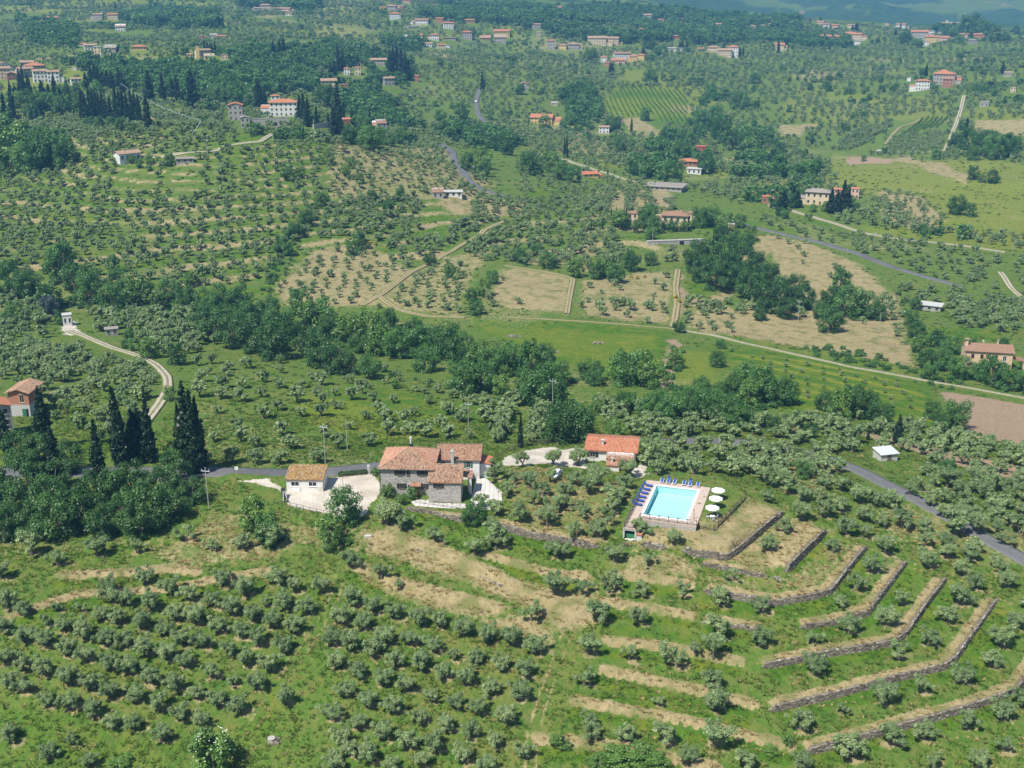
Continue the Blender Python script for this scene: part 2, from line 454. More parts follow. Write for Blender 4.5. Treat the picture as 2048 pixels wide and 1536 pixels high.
# terraced hillsides: the risers carry dry grass
for poly, step, amp in TERR_POLYS:
    k = bbox_sel(gx, gy, poly, 0)
    k = k[inside(gx[k], gy[k], poly)]
    z0 = base_h(gx[k], gy[k])
    f = (z0 + fbm(gx[k] / 60, gy[k] / 60, 31) * 3) / step
    fr = f - np.floor(f)
    b = sstep(.72, .8, fr) * (1 - sstep(.93, 1, fr)) * sstep(-.40, .05, fbm(gx[k] / 25, gy[k] / 25, 90))
    mask['dry'][k] = np.maximum(mask['dry'][k], b * .9 * amp)
    mask['lush'][k] = np.maximum(mask['lush'][k], sstep(.05, .15, fr) * (1 - sstep(.3, .4, fr)) * .8 * amp)
far = sstep(520, 900, gy)
for pts, w, per in [([(1450, 700), (1640, 722), (1850, 775), (1890, 860), (1600, 825), (1480, 765)], .9, 9.0), ([(1355, 695), (1448, 705), (1440, 785), (1330, 785)], .45, 0), ([(1660, 305), (1900, 320), (2060, 330), (2060, 470), (1860, 460), (1660, 370)], .6, 0),
                    ([(560, 780), (900, 830), (1000, 870), (760, 890), (600, 850)], .45, 0), ([(1480, 640), (1830, 740), (1840, 760), (1500, 690)], .3, 0), ([(1240, 1290), (1500, 1330), (1180, 1340)], .3, 0), ([(940, 650), (1320, 670), (1310, 735), (1220, 745), (1060, 700)], .35, 0), ([(1580, 170), (1900, 190), (1900, 235), (1560, 240)], .4, 0), ([(1240, 140), (1300, 140), (1500, 200), (1420, 215), (1250, 170)], .5, 0)]:
    poly = GP(pts); k = bbox_sel(gx, gy, poly, 0); k = k[inside(gx[k], gy[k], poly)]
    if per:
        (xa, ya), (xb, yb) = GP([(1480, 742), (1860, 828)]); L = math.hypot(xb - xa, yb - ya); c = -(gx[k] - xa) * (yb - ya) / L + (gy[k] - ya) * (xb - xa) / L
        w = w * sstep(.1, .7, np.sin(c / per * 6.283 + fbm(gx[k] / 20, gy[k] / 20, 93) * 3)) * sstep(-.3, .05, fbm(gx[k] / 30, gy[k] / 30, 94))
    mask['yellow'][k] = np.maximum(mask['yellow'][k], w * sstep(0, 4, edge_dist(gx[k], gy[k], poly)))
mask['dry'] = np.maximum(mask['dry'], sstep(.12, .32, fbm(gx / 40, gy / 40, 101)) * .4)
mask['dry'] = np.maximum(mask['dry'], far * sstep(.1, .3, fbm(gx / 90, gy / 70, 102)) * .55)
mask['yellow'] = np.maximum(mask['yellow'], sstep(420, 620, gy) * sstep(.12, .2, fbm(gx / 150, gy / 120, 107)) * .6)
mask['lush'] = np.maximum(mask['lush'], sstep(.1, .3, fbm(gx / 60, gy / 60, 103)) * .5)

mask['forest'] = sstep(2250, 2600, gy) * np.where(fbm(gx / 260, gy / 330, 105, 4) + .1 * fbm(gx / 40, gy / 40, 106) > -.10, 1.0, .12)

def set_mesh(name, verts, faces, smooth=False):
    me = bpy.data.meshes.new(name)
    faces = np.asarray(faces, np.int32)
    n = faces.shape[1]
    me.vertices.add(len(verts)); me.vertices.foreach_set('co', np.asarray(verts, np.float32).ravel())
    me.loops.add(faces.size); me.loops.foreach_set('vertex_index', faces.ravel())
    me.polygons.add(len(faces))
    me.polygons.foreach_set('loop_start', np.arange(0, faces.size, n, dtype=np.int32))
    me.polygons.foreach_set('loop_total', np.full(len(faces), n, np.int32))
    if smooth:
        me.polygons.foreach_set('use_smooth', np.ones(len(faces), bool))
    me.update(calc_edges=True)
    return me

def add_attr(me, name, vals, domain='POINT', typ='FLOAT'):
    a = me.attributes.new(name, typ, domain)
    a.data.foreach_set('value' if typ == 'FLOAT' else 'color' if typ == 'FLOAT_COLOR' else 'vector', np.asarray(vals, np.float32).ravel())

# ------------------------------------------------------------------ materials
def mat(name):
    m = bpy.data.materials.new(name); m.use_nodes = True
    nt = m.node_tree
    return m, nt, nt.nodes['Principled BSDF']

class N:
    """small helper to wire nodes"""
    def __init__(s, nt): s.nt = nt
    def __call__(s, typ, **kw):
        n = s.nt.nodes.new(typ)
        for k, v in kw.items():
            if k.startswith('i_'):
                key = k[2:]
                sock = n.inputs[int(key)] if key.isdigit() else n.inputs[key.replace('_', ' ')]
                if isinstance(v, bpy.types.NodeSocket): s.nt.links.new(v, sock)
                else: sock.default_value = v
            else: setattr(n, k, v)
        return n
    def noise(s, scale, detail=3, vec=None, rough=.55):
        n = s('ShaderNodeTexNoise'); n.inputs['Scale'].default_value = scale; n.inputs['Detail'].default_value = detail; n.inputs['Roughness'].default_value = rough
        if vec is not None: s.nt.links.new(vec, n.inputs['Vector'])
        return n.outputs['Fac']
    def ramp(s, fac, lo, hi):
        n = s('ShaderNodeMapRange'); s.nt.links.new(fac, n.inputs[0]); n.inputs[1].default_value = lo; n.inputs[2].default_value = hi
        return n.outputs[0]
    def mix(s, fac, a, b, blend='MIX'):
        n = s('ShaderNodeMix', data_type='RGBA', blend_type=blend)
        for sock, v in ((n.inputs[0], fac), (n.inputs[6], a), (n.inputs[7], b)):
            if isinstance(v, bpy.types.NodeSocket): s.nt.links.new(v, sock)
            else: sock.default_value = v if not isinstance(v, tuple) or len(v) == 4 else (*v, 1)
        return n.outputs[2]
    def math(s, op, a, b=None):
        n = s('ShaderNodeMath', operation=op)
        for sock, v in zip(n.inputs, (a, b)):
            if v is None: continue
            if isinstance(v, bpy.types.NodeSocket): s.nt.links.new(v, sock)
            else: sock.default_value = v
        return n.outputs[0]
    def attr(s, name, out='Fac'):
        return s('ShaderNodeAttribute', attribute_name=name).outputs[out]
    def pos(s):
        return s('ShaderNodeNewGeometry').outputs['Position']
    def obj(s):
        return s('ShaderNodeTexCoord').outputs['Object']
    def rnd(s):
        return s('ShaderNodeObjectInfo').outputs['Random']
    def bump(s, h, strength, dist, bsdf):
        b = s('ShaderNodeBump'); s.nt.links.new(h, b.inputs['Height']); b.inputs['Strength'].default_value = strength; b.inputs['Distance'].default_value = dist
        s.nt.links.new(b.outputs[0], bsdf.inputs['Normal'])

def ground_material():
    m, nt, b = mat('meadow'); n = N(nt); p = n.pos()
    sq = n('ShaderNodeMapping', i_Vector=p, i_Scale=(1, .55, 1)).outputs[0]
    big, midn, fine, tiny = n.noise(.035, 4, p), n.noise(.22, 5, p), n.noise(1.3, 5, sq, .7), n.noise(5, 3, p, .7)
    g = n.mix(n.ramp(midn, .38, .64), (.062, .145, .020), (.140, .185, .038))
    g = n.mix(n.ramp(big, .35, .68), g, (.085, .175, .024))
    g = n.mix(n.math('MULTIPLY', n.ramp(n.noise(.5, 6, sq, .72), .50, .68), .75), g, (.20, .175, .062))
    g = n.mix(n.ramp(fine, .46, .74), g, (.165, .165, .050))
    g = n.mix(n.math('MULTIPLY', n.ramp(fine, .50, .25), .75), g, (.032, .072, .014))
    lush = n.mix(n.ramp(fine, .32, .68), (.034, .098, .010), (.095, .185, .018))
    lush = n.mix(n.ramp(midn, .45, .7), lush, (.150, .180, .022))
    dry = n.mix(n.ramp(fine, .32, .66), (.225, .185, .088), (.39, .325, .175))
    dry = n.mix(n.math('MULTIPLY', n.ramp(n.math('ADD', midn, n.math('MULTIPLY', fine, .5)), .76, .88), .7), dry, (.115, .15, .038))
    soil = n.mix(n.ramp(fine, .3, .7), (.25, .175, .115), (.37, .275, .185))
    grav = n.mix(n.ramp(midn, .35, .65), (.46, .41, .34), (.62, .57, .49))
    grav = n.mix(n.ramp(tiny, .6, .75), grav, (.34, .29, .23))
    def soft(k, lo=.30, hi=.62):
        a = n.attr(k)
        v = n.math('ADD', a, n.math('MULTIPLY', n.math('SUBTRACT', fine, .5), n.math('MULTIPLY', n.math('SUBTRACT', 1.2, a), 1.5)))
        return n.ramp(v, lo, hi)
    c = n.mix(soft('lush'), g, lush)
    c = n.mix(n.math('MULTIPLY', n.attr('yellow'), .9), c, n.mix(n.ramp(fine, .3, .65), (.13, .17, .02), (.26, .27, .035)))
    c = n.mix(soft('dry'), c, dry)
    c = n.mix(soft('soil'), c, soil)
    c = n.mix(soft('gravel', .35, .55), c, grav)
    fo = n.mix(n.ramp(n.noise(.05, 5, p, .7), .35, .65), (.018, .05, .016), (.06, .11, .03))
    c = n.mix(n.attr('forest'), c, fo)
    c = n.mix(1.0, c, n.mix(n.ramp(tiny, .25, .75), (.80, .80, .80), (1.2, 1.2, 1.2)), 'MULTIPLY')
    nt.links.new(c, b.inputs['Base Color'])
    b.inputs['Roughness'].default_value = .95; b.inputs['Specular IOR Level'].default_value = .08
    h = n.math('ADD', n.math('MULTIPLY', fine, 1.0), n.math('MULTIPLY', tiny, .5))
    n.bump(h, .75, .5, b)
    return m

def noisy(name, c1, c2, scale=3, rough=.85, bump=.3, dist=.05, spec=.3, c3=None, scale3=.4, space='obj'):
    m, nt, b = mat(name); n = N(nt); p = n.obj() if space == 'obj' else n.pos()
    c = n.mix(n.ramp(n.noise(scale, 5, p, .65), .3, .7), c1, c2)
    if c3: c = n.mix(n.ramp(n.noise(scale3, 4, p), .52, .68), c, c3)
    nt.links.new(c, b.inputs['Base Color'])
    b.inputs['Roughness'].default_value = rough; b.inputs['Specular IOR Level'].default_value = spec
    if bump: n.bump(n.noise(scale * 3, 4, p), bump, dist, b)
    return m

M = {}
M['ground'] = ground_material()
M['asphalt'] = noisy('asphalt', (.105, .107, .108), (.15, .152, .153), 1.2, .9, .2, .02, space='pos', c3=(.10, .10, .105), scale3=.08)
def track(name, c1, c2):
    m, nt, b = mat(name); n = N(nt); p = n.pos(); f = n.noise(1.4, 5, p, .7)
    c = n.mix(n.ramp(f, .3, .7), c1, c2)
    a = n.math('ADD', n.attr('across'), n.math('MULTIPLY', n.math('SUBTRACT', n.noise(.7, 4, p, .7), .5), .35))
    mid, edge = n.ramp(a, .17, .07), n.ramp(a, .36, .46)
    g = n.mix(n.ramp(f, .35, .65), (.06, .12, .02), (.17, .17, .05))
    c = n.mix(n.math('MULTIPLY', mid, .8), c, g); c = n.mix(edge, c, g)
    nt.links.new(c, b.inputs['Base Color']); b.inputs['Roughness'].default_value = .95; b.inputs['Specular IOR Level'].default_value = .1
    n.bump(f, .4, .1, b)
    return m
M['gravel_track'] = track('gravel_track', (.33, .28, .21), (.50, .45, .37))
M['dirt_track'] = track('dirt_track', (.26, .20, .12), (.40, .32, .20))
M['paint'] = noisy('road_paint', (.6, .6, .58), (.75, .75, .72), 3, .8, 0)
M['white_wall'] = noisy('white_plaster', (.60, .595, .57), (.72, .71, .69), 1.2, .9, .1, .01, c3=(.50, .48, .43), scale3=.5)
M['cream_wall'] = noisy('cream_plaster', (.55, .45, .30), (.66, .55, .38), 1.0, .9, .1, .01, c3=(.46, .36, .25), scale3=.4)
M['yellow_wall'] = noisy('yellow_plaster', (.56, .40, .14), (.66, .48, .2), 1.0, .9, .1, .01)
M['peach_wall'] = noisy('peach_plaster', (.58, .41, .27), (.66, .48, .33), 1.0, .9, .1, .01, c3=(.52, .36, .24), scale3=.5)
M['red_wall'] = noisy('red_plaster', (.34, .07, .05), (.42, .10, .07), 1.0, .9, .1, .01)
M['pink_wall'] = noisy('pink_plaster', (.58, .36, .28), (.66, .42, .33), 1.0, .9, .1, .01)
M['grey_wall'] = noisy('grey_stone', (.26, .25, .22), (.44, .42, .38), 1.6, .95, .5, .05, c3=(.34, .30, .24), scale3=.6)
M['concrete'] = noisy('concrete', (.40, .39, .37), (.52, .51, .48), 2, .9, .15, .01)
M['shutter'] = noisy('dark_shutter', (.02, .026, .022), (.035, .04, .034), 4, .6, 0)
M['maroon'] = noisy('maroon_shutter', (.10, .018, .03), (.14, .025, .04), 4, .6, 0)
M['wood'] = noisy('weathered_wood', (.10, .075, .055), (.20, .16, .125), 6, .85, .2, .01)
M['grey_wood'] = noisy('grey_pole_wood', (.30, .29, .27), (.42, .41, .38), 4, .85, .2, .01)
M['door'] = noisy('chestnut_door', (.30, .09, .02), (.40, .13, .035), 5, .6, .1, .01)
M['metal'] = noisy('galvanised_metal', (.45, .47, .48), (.56, .58, .6), 4, .45, 0)
M['black'] = noisy('black_metal', (.018, .018, .02), (.035, .035, .038), 4, .5, 0)
M['blue'] = noisy('blue_sling', (.03, .075, .27), (.04, .10, .36), 8, .75, 0)
M['white'] = noisy('white_canvas', (.78, .78, .77), (.83, .83, .82), 3, .8, 0)
M['white_plastic'] = noisy('white_plastic', (.74, .74, .73), (.8, .8, .79), 3, .4, 0)
M['green_door'] = noisy('green_door', (.03, .14, .08), (.045, .19, .11), 4, .6, 0)
M['dark'] = noisy('interior_shade', (.012, .012, .013), (.02, .02, .02), 4, .9, 0)  # shade of open doorways put into a near-black colour
M['bark'] = noisy('olive_bark', (.09, .075, .058), (.19, .165, .135), 5, .95, .5, .05)
M['coping'] = noisy('white_coping', (.72, .72, .7), (.8, .8, .78), 3, .6, .05, .005)
M['red_car'] = noisy('red_paint', (.5, .02, .02), (.55, .03, .03), 3, .35, 0)
M['car_white'] = noisy('white_paint', (.72, .73, .74), (.78, .79, .8), 3, .35, 0)
M['car_grey'] = noisy('silver_paint', (.3, .31, .33), (.36, .37, .39), 3, .35, 0)

def tinted(name, cols, rough=.9, rnd_amt=.0, attr='tint', spec=.2, bump=0):
    """colour runs through cols by the per-piece tint attribute, with some grain"""
    m, nt, b = mat(name); n = N(nt)
    r = n('ShaderNodeValToRGB'); nt.links.new(n.attr(attr), r.inputs[0])
    el = r.color_ramp.elements
    while len(el) < len(cols): el.new(.5)
    for i, c in enumerate(cols):
        el[i].position = i / (len(cols) - 1); el[i].color = (*c, 1)
    c = n.mix(1.0, r.outputs[0], n.mix(n.ramp(n.noise(6, 4, n.obj(), .7), .3, .7), (.78, .78, .78), (1.18, 1.18, 1.18)), 'MULTIPLY')
    nt.links.new(c, b.inputs['Base Color'])
    b.inputs['Roughness'].default_value = rough; b.inputs['Specular IOR Level'].default_value = spec
    if bump: n.bump(n.noise(14, 4, n.obj()), bump, .03, b)
    return m
M['tile_old'] = tinted('old_roof_tiles', [(.16, .10, .07), (.27, .17, .115), (.36, .225, .15), (.40, .30, .21), (.42, .19, .10)])
M['tile_bright'] = tinted('bright_roof_tiles', [(.36, .13, .07), (.46, .18, .10), (.50, .22, .13), (.50, .27, .18), (.42, .19, .11)])
M['tile_red'] = tinted('red_roof_tiles', [(.27, .13, .08), (.38, .19, .12), (.44, .24, .16), (.46, .31, .22), (.36, .17, .10)])
M['tile_mix'] = tinted('brown_red_roof_tiles', [(.17, .105, .07), (.28, .16, .105), (.36, .21, .14), (.42, .30, .21), (.36, .16, .09)])
M['tile_lichen'] = tinted('lichened_roof_tiles', [(.16, .12, .08), (.30, .20, .11), (.42, .25, .07), (.44, .36, .25), (.48, .26, .04)])
M['stone'] = tinted('dry_wall_stone', [(.085, .072, .055), (.18, .155, .12), (.28, .25, .20), (.40, .38, .33)], bump=.5)

def roof_far(name, c1, c2, c3):
    m, nt, b = mat(name); n = N(nt); p = n.obj()
    w = n('ShaderNodeTexWave', wave_type='BANDS', bands_direction='X', i_Vector=p); w.inputs['Scale'].default_value = 1.3; w.inputs['Distortion'].default_value = .6
    c = n.mix(n.ramp(n.noise(1.4, 5, p, .7), .3, .7), c1, c2)
    c = n.mix(n.math('MULTIPLY', n.ramp(n.noise(.35, 3, p), .5, .66), .8), c, c3)
    c = n.mix(n.math('MULTIPLY', n.ramp(w.outputs['Fac'], .45, .0), .35), c, (.10, .06, .04))
    nt.links.new(c, b.inputs['Base Color']); b.inputs['Roughness'].default_value = .9; b.inputs['Specular IOR Level'].default_value = .15
    n.bump(w.outputs['Fac'], .6, .08, b)
    return m
M['roof_orange'] = roof_far('orange_roof', (.44, .17, .085), (.54, .24, .13), (.40, .20, .12))
M['roof_tan'] = roof_far('tan_roof', (.34, .23, .15), (.46, .33, .23), (.42, .22, .13))
M['roof_brown'] = roof_far('brown_roof', (.26, .16, .11), (.36, .23, .16), (.34, .17, .10))
M['roof_grey'] = roof_far('grey_roof', (.27, .25, .22), (.38, .35, .31), (.32, .26, .2))
M['roof_red'] = roof_far('red_roof', (.48, .16, .09), (.56, .21, .12), (.5, .2, .11))
WALLM = {'white': 'white_wall', 'cream': 'cream_wall', 'yellow': 'yellow_wall', 'peach': 'peach_wall', 'red': 'red_wall', 'pink': 'pink_wall', 'grey': 'grey_wall', 'brick': 'brick'}

def brick_wall():
    m, nt, b = mat('brick_masonry'); n = N(nt); p = n.obj()
    mp = n('ShaderNodeMapping', i_Vector=p, i_Rotation=(math.pi / 2, 0, 0)).outputs[0]
    t = n('ShaderNodeTexBrick', i_Vector=mp); t.inputs['Scale'].default_value = 1.0
    t.inputs['Brick Width'].default_value = .27; t.inputs['Row Height'].default_value = .09; t.inputs['Mortar Size'].default_value = .012
    t.inputs['Color1'].default_value = (.34, .10, .05, 1); t.inputs['Color2'].default_value = (.44, .15, .08, 1); t.inputs['Mortar'].default_value = (.36, .27, .2, 1)
    c = n.mix(n.ramp(n.noise(1.2, 4, p), .45, .7), t.outputs[0], (.40, .17, .10))
    nt.links.new(c, b.inputs['Base Color']); b.inputs['Roughness'].default_value = .9
    return m
M['brick'] = brick_wall()

def rubble_wall():
    m, nt, b = mat('rubble_masonry'); n = N(nt); p = n.obj()
    mp = n('ShaderNodeMapping', i_Vector=p, i_Scale=(1, 1, 1.5)).outputs[0]
    v = n('ShaderNodeTexVoronoi', feature='F1', i_Vector=mp); v.inputs['Scale'].default_value = 3.0
    d = n('ShaderNodeTexVoronoi', feature='DISTANCE_TO_EDGE', i_Vector=mp); d.inputs['Scale'].default_value = 3.0
    sv = n('ShaderNodeSeparateColor', i_0=v.outputs['Color']).outputs[0]
    c = n.mix(sv, (.27, .26, .24), (.50, .48, .44))
    c = n.mix(n.ramp(n.noise(.5, 4, p), .5, .7), c, (.40, .36, .30))
    c = n.mix(n.ramp(d.outputs['Distance'], .05, .0), c, (.40, .385, .35))
    nt.links.new(c, b.inputs['Base Color']); b.inputs['Roughness'].default_value = .95
    n.bump(n.ramp(d.outputs['Distance'], 0, .09), .8, .06, b)
    return m
M['rubble'] = rubble_wall()

def paving():
    m, nt, b = mat('paving_slabs'); n = N(nt); p = n.pos()
    t = n('ShaderNodeTexBrick', i_Vector=p); t.inputs['Scale'].default_value = 1.0; t.offset = 0
    t.inputs['Brick Width'].default_value = .9; t.inputs['Row Height'].default_value = .9; t.inputs['Mortar Size'].default_value = .05
    t.inputs['Color1'].default_value = (.50, .48, .45, 1); t.inputs['Color2'].default_value = (.58, .56, .52, 1); t.inputs['Mortar'].default_value = (.33, .31, .27, 1)
    nt.links.new(t.outputs[0], b.inputs['Base Color']); b.inputs['Roughness'].default_value = .85
    return m
M['paving'] = paving()

def deck_tiles():
    m, nt, b = mat('pink_deck_tiles'); n = N(nt); p = n.obj()
    t = n('ShaderNodeTexBrick', i_Vector=p); t.inputs['Scale'].default_value = 1.0
    t.inputs['Brick Width'].default_value = .6; t.inputs['Row Height'].default_value = .3; t.inputs['Mortar Size'].default_value = .02
    t.inputs['Color1'].default_value = (.44, .34, .28, 1); t.inputs['Color2'].default_value = (.52, .42, .35, 1); t.inputs['Mortar'].default_value = (.36, .29, .25, 1)
    nt.links.new(t.outputs[0], b.inputs['Base Color']); b.inputs['Roughness'].default_value = .8
    return m
M['deck'] = deck_tiles()
M['pool_floor'] = noisy('pool_liner', (.50, .78, .81), (.55, .82, .84), .4, .6, 0)

def pool_water():
    m = bpy.data.materials.new('pool_water'); m.use_nodes = True; nt = m.node_tree; n = N(nt)
    nt.nodes.remove(nt.nodes['Principled BSDF'])
    out = nt.nodes['Material Output']
    tr = n('ShaderNodeBsdfTransparent'); tr.inputs[0].default_value = (.82, .97, .985, 1)
    gl = n('ShaderNodeBsdfGlossy'); gl.inputs['Roughness'].default_value = .06
    bp = n('ShaderNodeBump'); nt.links.new(n.noise(1.6, 3, n.pos()), bp.inputs['Height']); bp.inputs['Strength'].default_value = .15; bp.inputs['Distance'].default_value = .05
    nt.links.new(bp.outputs[0], gl.inputs['Normal'])
    fr = n('ShaderNodeFresnel'); fr.inputs[0].default_value = 1.33; nt.links.new(bp.outputs[0], fr.inputs['Normal'])
    mx = n('ShaderNodeMixShader', i_0=fr.outputs[0], i_1=tr.outputs[0], i_2=gl.outputs[0])
    nt.links.new(mx.outputs[0], out.inputs['Surface'])
    return m
M['water'] = pool_water()

def glass():
    m, nt, b = mat('window_glass'); b.inputs['Base Color'].default_value = (.03, .035, .04, 1); b.inputs['Roughness'].default_value = .12
    return m
M['glass'] = glass()

def leafy(name, lo, hi, back, trans=.3, rnd=.25, spec=.2):
    """foliage: colour by leaf-clump tint, a little by tree, light passing through"""
    m = bpy.data.materials.new(name); m.use_nodes = True; nt = m.node_tree; n = N(nt)
    nt.nodes.remove(nt.nodes['Principled BSDF']); out = nt.nodes['Material Output']
    c = n.mix(n.attr('tint'), lo, hi)
    r = n.ramp(n.rnd(), 0, 1)
    c = n.mix(1.0, c, n.mix(r, (1 - rnd, 1 - rnd * .8, 1 - rnd), (1 + rnd, 1 + rnd * .8, 1 + rnd * .6)), 'MULTIPLY')
    d = n('ShaderNodeBsdfDiffuse', i_0=c)
    t = n('ShaderNodeBsdfTranslucent', i_0=n.mix(.5, c, back))
    a = n('ShaderNodeMixShader', i_0=trans, i_1=d.outputs[0], i_2=t.outputs[0])
    g = n('ShaderNodeBsdfGlossy', i_1=.45); g.inputs[0].default_value = (.5, .5, .5, 1)
    a2 = n('ShaderNodeMixShader', i_0=spec * .2, i_1=a.outputs[0], i_2=g.outputs[0])
    nt.links.new(a2.outputs[0], out.inputs['Surface'])
    return m
M['olive'] = leafy('olive_leaves', (.150, .240, .095), (.385, .490, .235), (.27, .40, .10), .44, .22, .20)
M['broad'] = leafy('broad_leaves', (.040, .125, .036), (.135, .275, .066), (.13, .32, .04), .38, .40, .25)
M['dark_broad'] = leafy('dark_broad_leaves', (.026, .086, .026), (.094, .200, .048), (.10, .25, .03), .34, .22, .25)
M['light_broad'] = leafy('light_leaves', (.075, .17, .03), (.17, .31, .06), (.14, .26, .02), .3, .2, .35)
M['cypress'] = leafy('cypress_leaves', (.012, .034, .016), (.040, .078, .034), (.02, .05, .01), .1, .2, .2)
M['blueish'] = leafy('blue_cedar_leaves', (.035, .065, .060), (.09, .13, .125), (.06, .1, .06), .15, .15, .3)
M['vine'] = leafy('vine_leaves', (.07, .18, .02), (.16, .30, .05), (.16, .32, .03), .3, .2, .3)
M['tuft'] = leafy('grass_blades', (.085, .180, .026), (.20, .27, .055), (.18, .30, .04), .5, .2, .05)
M['straw'] = leafy('straw_blades', (.30, .235, .10), (.50, .41, .20), (.4, .32, .14), .4, .15, .05)
M['flower'] = noisy('white_elder_flower', (.75, .75, .65), (.82, .82, .72), 3, .8, 0)
M['broom'] = leafy('broom_flower', (.30, .26, .02), (.55, .45, .03), (.4, .35, .02), .2, .1, .1)

# ------------------------------------------------------------------ object helpers
def tag(o, label=None, cat=None, group=None, kind=None):
    if label: o['label'] = label
    if cat: o['category'] = cat
    if group: o['group'] = group
    if kind: o['kind'] = kind
    return o

def link(name, me, parent=None, loc=None, rotz=0):
    o = bpy.data.objects.new(name, me); COL.objects.link(o)
    if parent is not None: o.parent = parent
    if loc is not None: o.location = loc
    if rotz: o.rotation_euler = (0, 0, rotz)
    return o

def empty(name, loc, rotz=0, scale=1.0):
    o = bpy.data.objects.new(name, None); COL.objects.link(o)
    o.location = loc; o.rotation_euler = (0, 0, rotz); o.empty_display_size = .5
    if scale != 1.0: o.scale = (scale,) * 3 if not isinstance(scale, tuple) else scale
    return o

def smat(me, *ms):
    for m in ms: me.materials.append(M[m] if isinstance(m, str) else m)
    return me

gv = np.stack([gx, gy, gz], 1)
ii = np.arange(NR - 1)[:, None] * NC + np.arange(NC - 1)[None, :]
gf = np.stack([ii, ii + 1, ii + NC + 1, ii + NC], -1).reshape(-1, 4)
gme = set_mesh('ground', gv, gf, True)
for k_, v_ in mask.items(): add_attr(gme, k_, v_)
smat(gme, 'ground')
tag(link('ground', gme), 'green and straw coloured hillside meadows falling to a valley and rising beyond', None, None, 'structure')
# ------------------------------------------------------------------ mesh builder
class MB:
    def __init__(s): s.v = []; s.f = []; s.m = []; s.t = []
    def add(s, vs, fs, mi=0, tint=None):
        b = len(s.v); s.v += [tuple(p) for p in vs]; s.f += [tuple(i + b for i in f) for f in fs]
        s.m += [mi] * len(fs); s.t += [random.random() if tint is None else tint] * len(fs)
        return s
    def box(s, x0, x1, y0, y1, z0, z1, mi=0, tint=None):
        return s.add([(x0, y0, z0), (x1, y0, z0), (x1, y1, z0), (x0, y1, z0), (x0, y0, z1), (x1, y0, z1), (x1, y1, z1), (x0, y1, z1)],
                     [(0, 3, 2, 1), (4, 5, 6, 7), (0, 1, 5, 4), (1, 2, 6, 5), (2, 3, 7, 6), (3, 0, 4, 7)], mi, tint)
    def cbox(s, c, sx, sy, sz, mi=0, tint=None):
        return s.box(c[0] - sx / 2, c[0] + sx / 2, c[1] - sy / 2, c[1] + sy / 2, c[2] - sz / 2, c[2] + sz / 2, mi, tint)
    def prism(s, poly, down, mi=0, tint=None, mtop=None):
        """a slab: polygon in 3-D and the same polygon pushed down"""
        n = len(poly)
        vs = list(poly) + [(p[0], p[1], p[2] - down) for p in poly]
        s.add(vs, [tuple(range(n))], mi if mtop is None else mtop, tint)
        s.add(vs, [tuple(range(2 * n - 1, n - 1, -1))] + [(i, i + n, (i + 1) % n + n, (i + 1) % n) for i in range(n)], mi, tint)
        return s
    def tube(s, p0, p1, r0, r1=None, n=6, mi=0, tint=None, cap=True):
        r1 = r0 if r1 is None else r1
        p0, p1 = Vector(p0), Vector(p1)
        d = (p1 - p0).normalized(); a = d.orthogonal().normalized(); b = d.cross(a)
        vs = [p + a * (r * math.cos(2 * math.pi * i / n)) + b * (r * math.sin(2 * math.pi * i / n)) for p, r in ((p0, r0), (p1, r1)) for i in range(n)]
        fs = [(i, (i + 1) % n, (i + 1) % n + n, i + n) for i in range(n)]
        if cap: fs += [tuple(range(n - 1, -1, -1)), tuple(range(n, 2 * n))]
        return s.add(vs, fs, mi, tint)
    def bar(s, p0, p1, w, h=None, mi=0):
        return s.tube(p0, p1, w * .7, h and h * .7, 4, mi)
    def mesh(s, name, *ms, tint=False):
        me = bpy.data.meshes.new(name)
        me.from_pydata([tuple(v) for v in s.v], [], s.f)
        for m in ms: me.materials.append(M[m] if isinstance(m, str) else m)
        if len(ms) > 1: me.polygons.foreach_set('material_index', np.array(s.m, np.int32))
        if tint: add_attr(me, 'tint', s.t, 'FACE')
        me.update()
        return me
    def build(s, name, ms, parent=None, loc=None, rotz=0, tint=False):
        return link(name, s.mesh(name, *(ms if isinstance(ms, (list, tuple)) else [ms]), tint=tint), parent, loc, rotz)

# ------------------------------------------------------------------ roads and tracks: strips with thickness laid on the ground
def resample(pl, step):
    out = [pl[0]]
    for (x0, y0), (x1, y1) in zip(pl[:-1], pl[1:]):
        L = math.hypot(x1 - x0, y1 - y0); k = max(1, int(L / step))
        out += [(x0 + (x1 - x0) * i / k, y0 + (y1 - y0) * i / k) for i in range(1, k + 1)]
    p = np.array(out)
    for _ in range(3):
        p[1:-1] = (p[:-2] + 2 * p[1:-1] + p[2:]) / 4
    return p

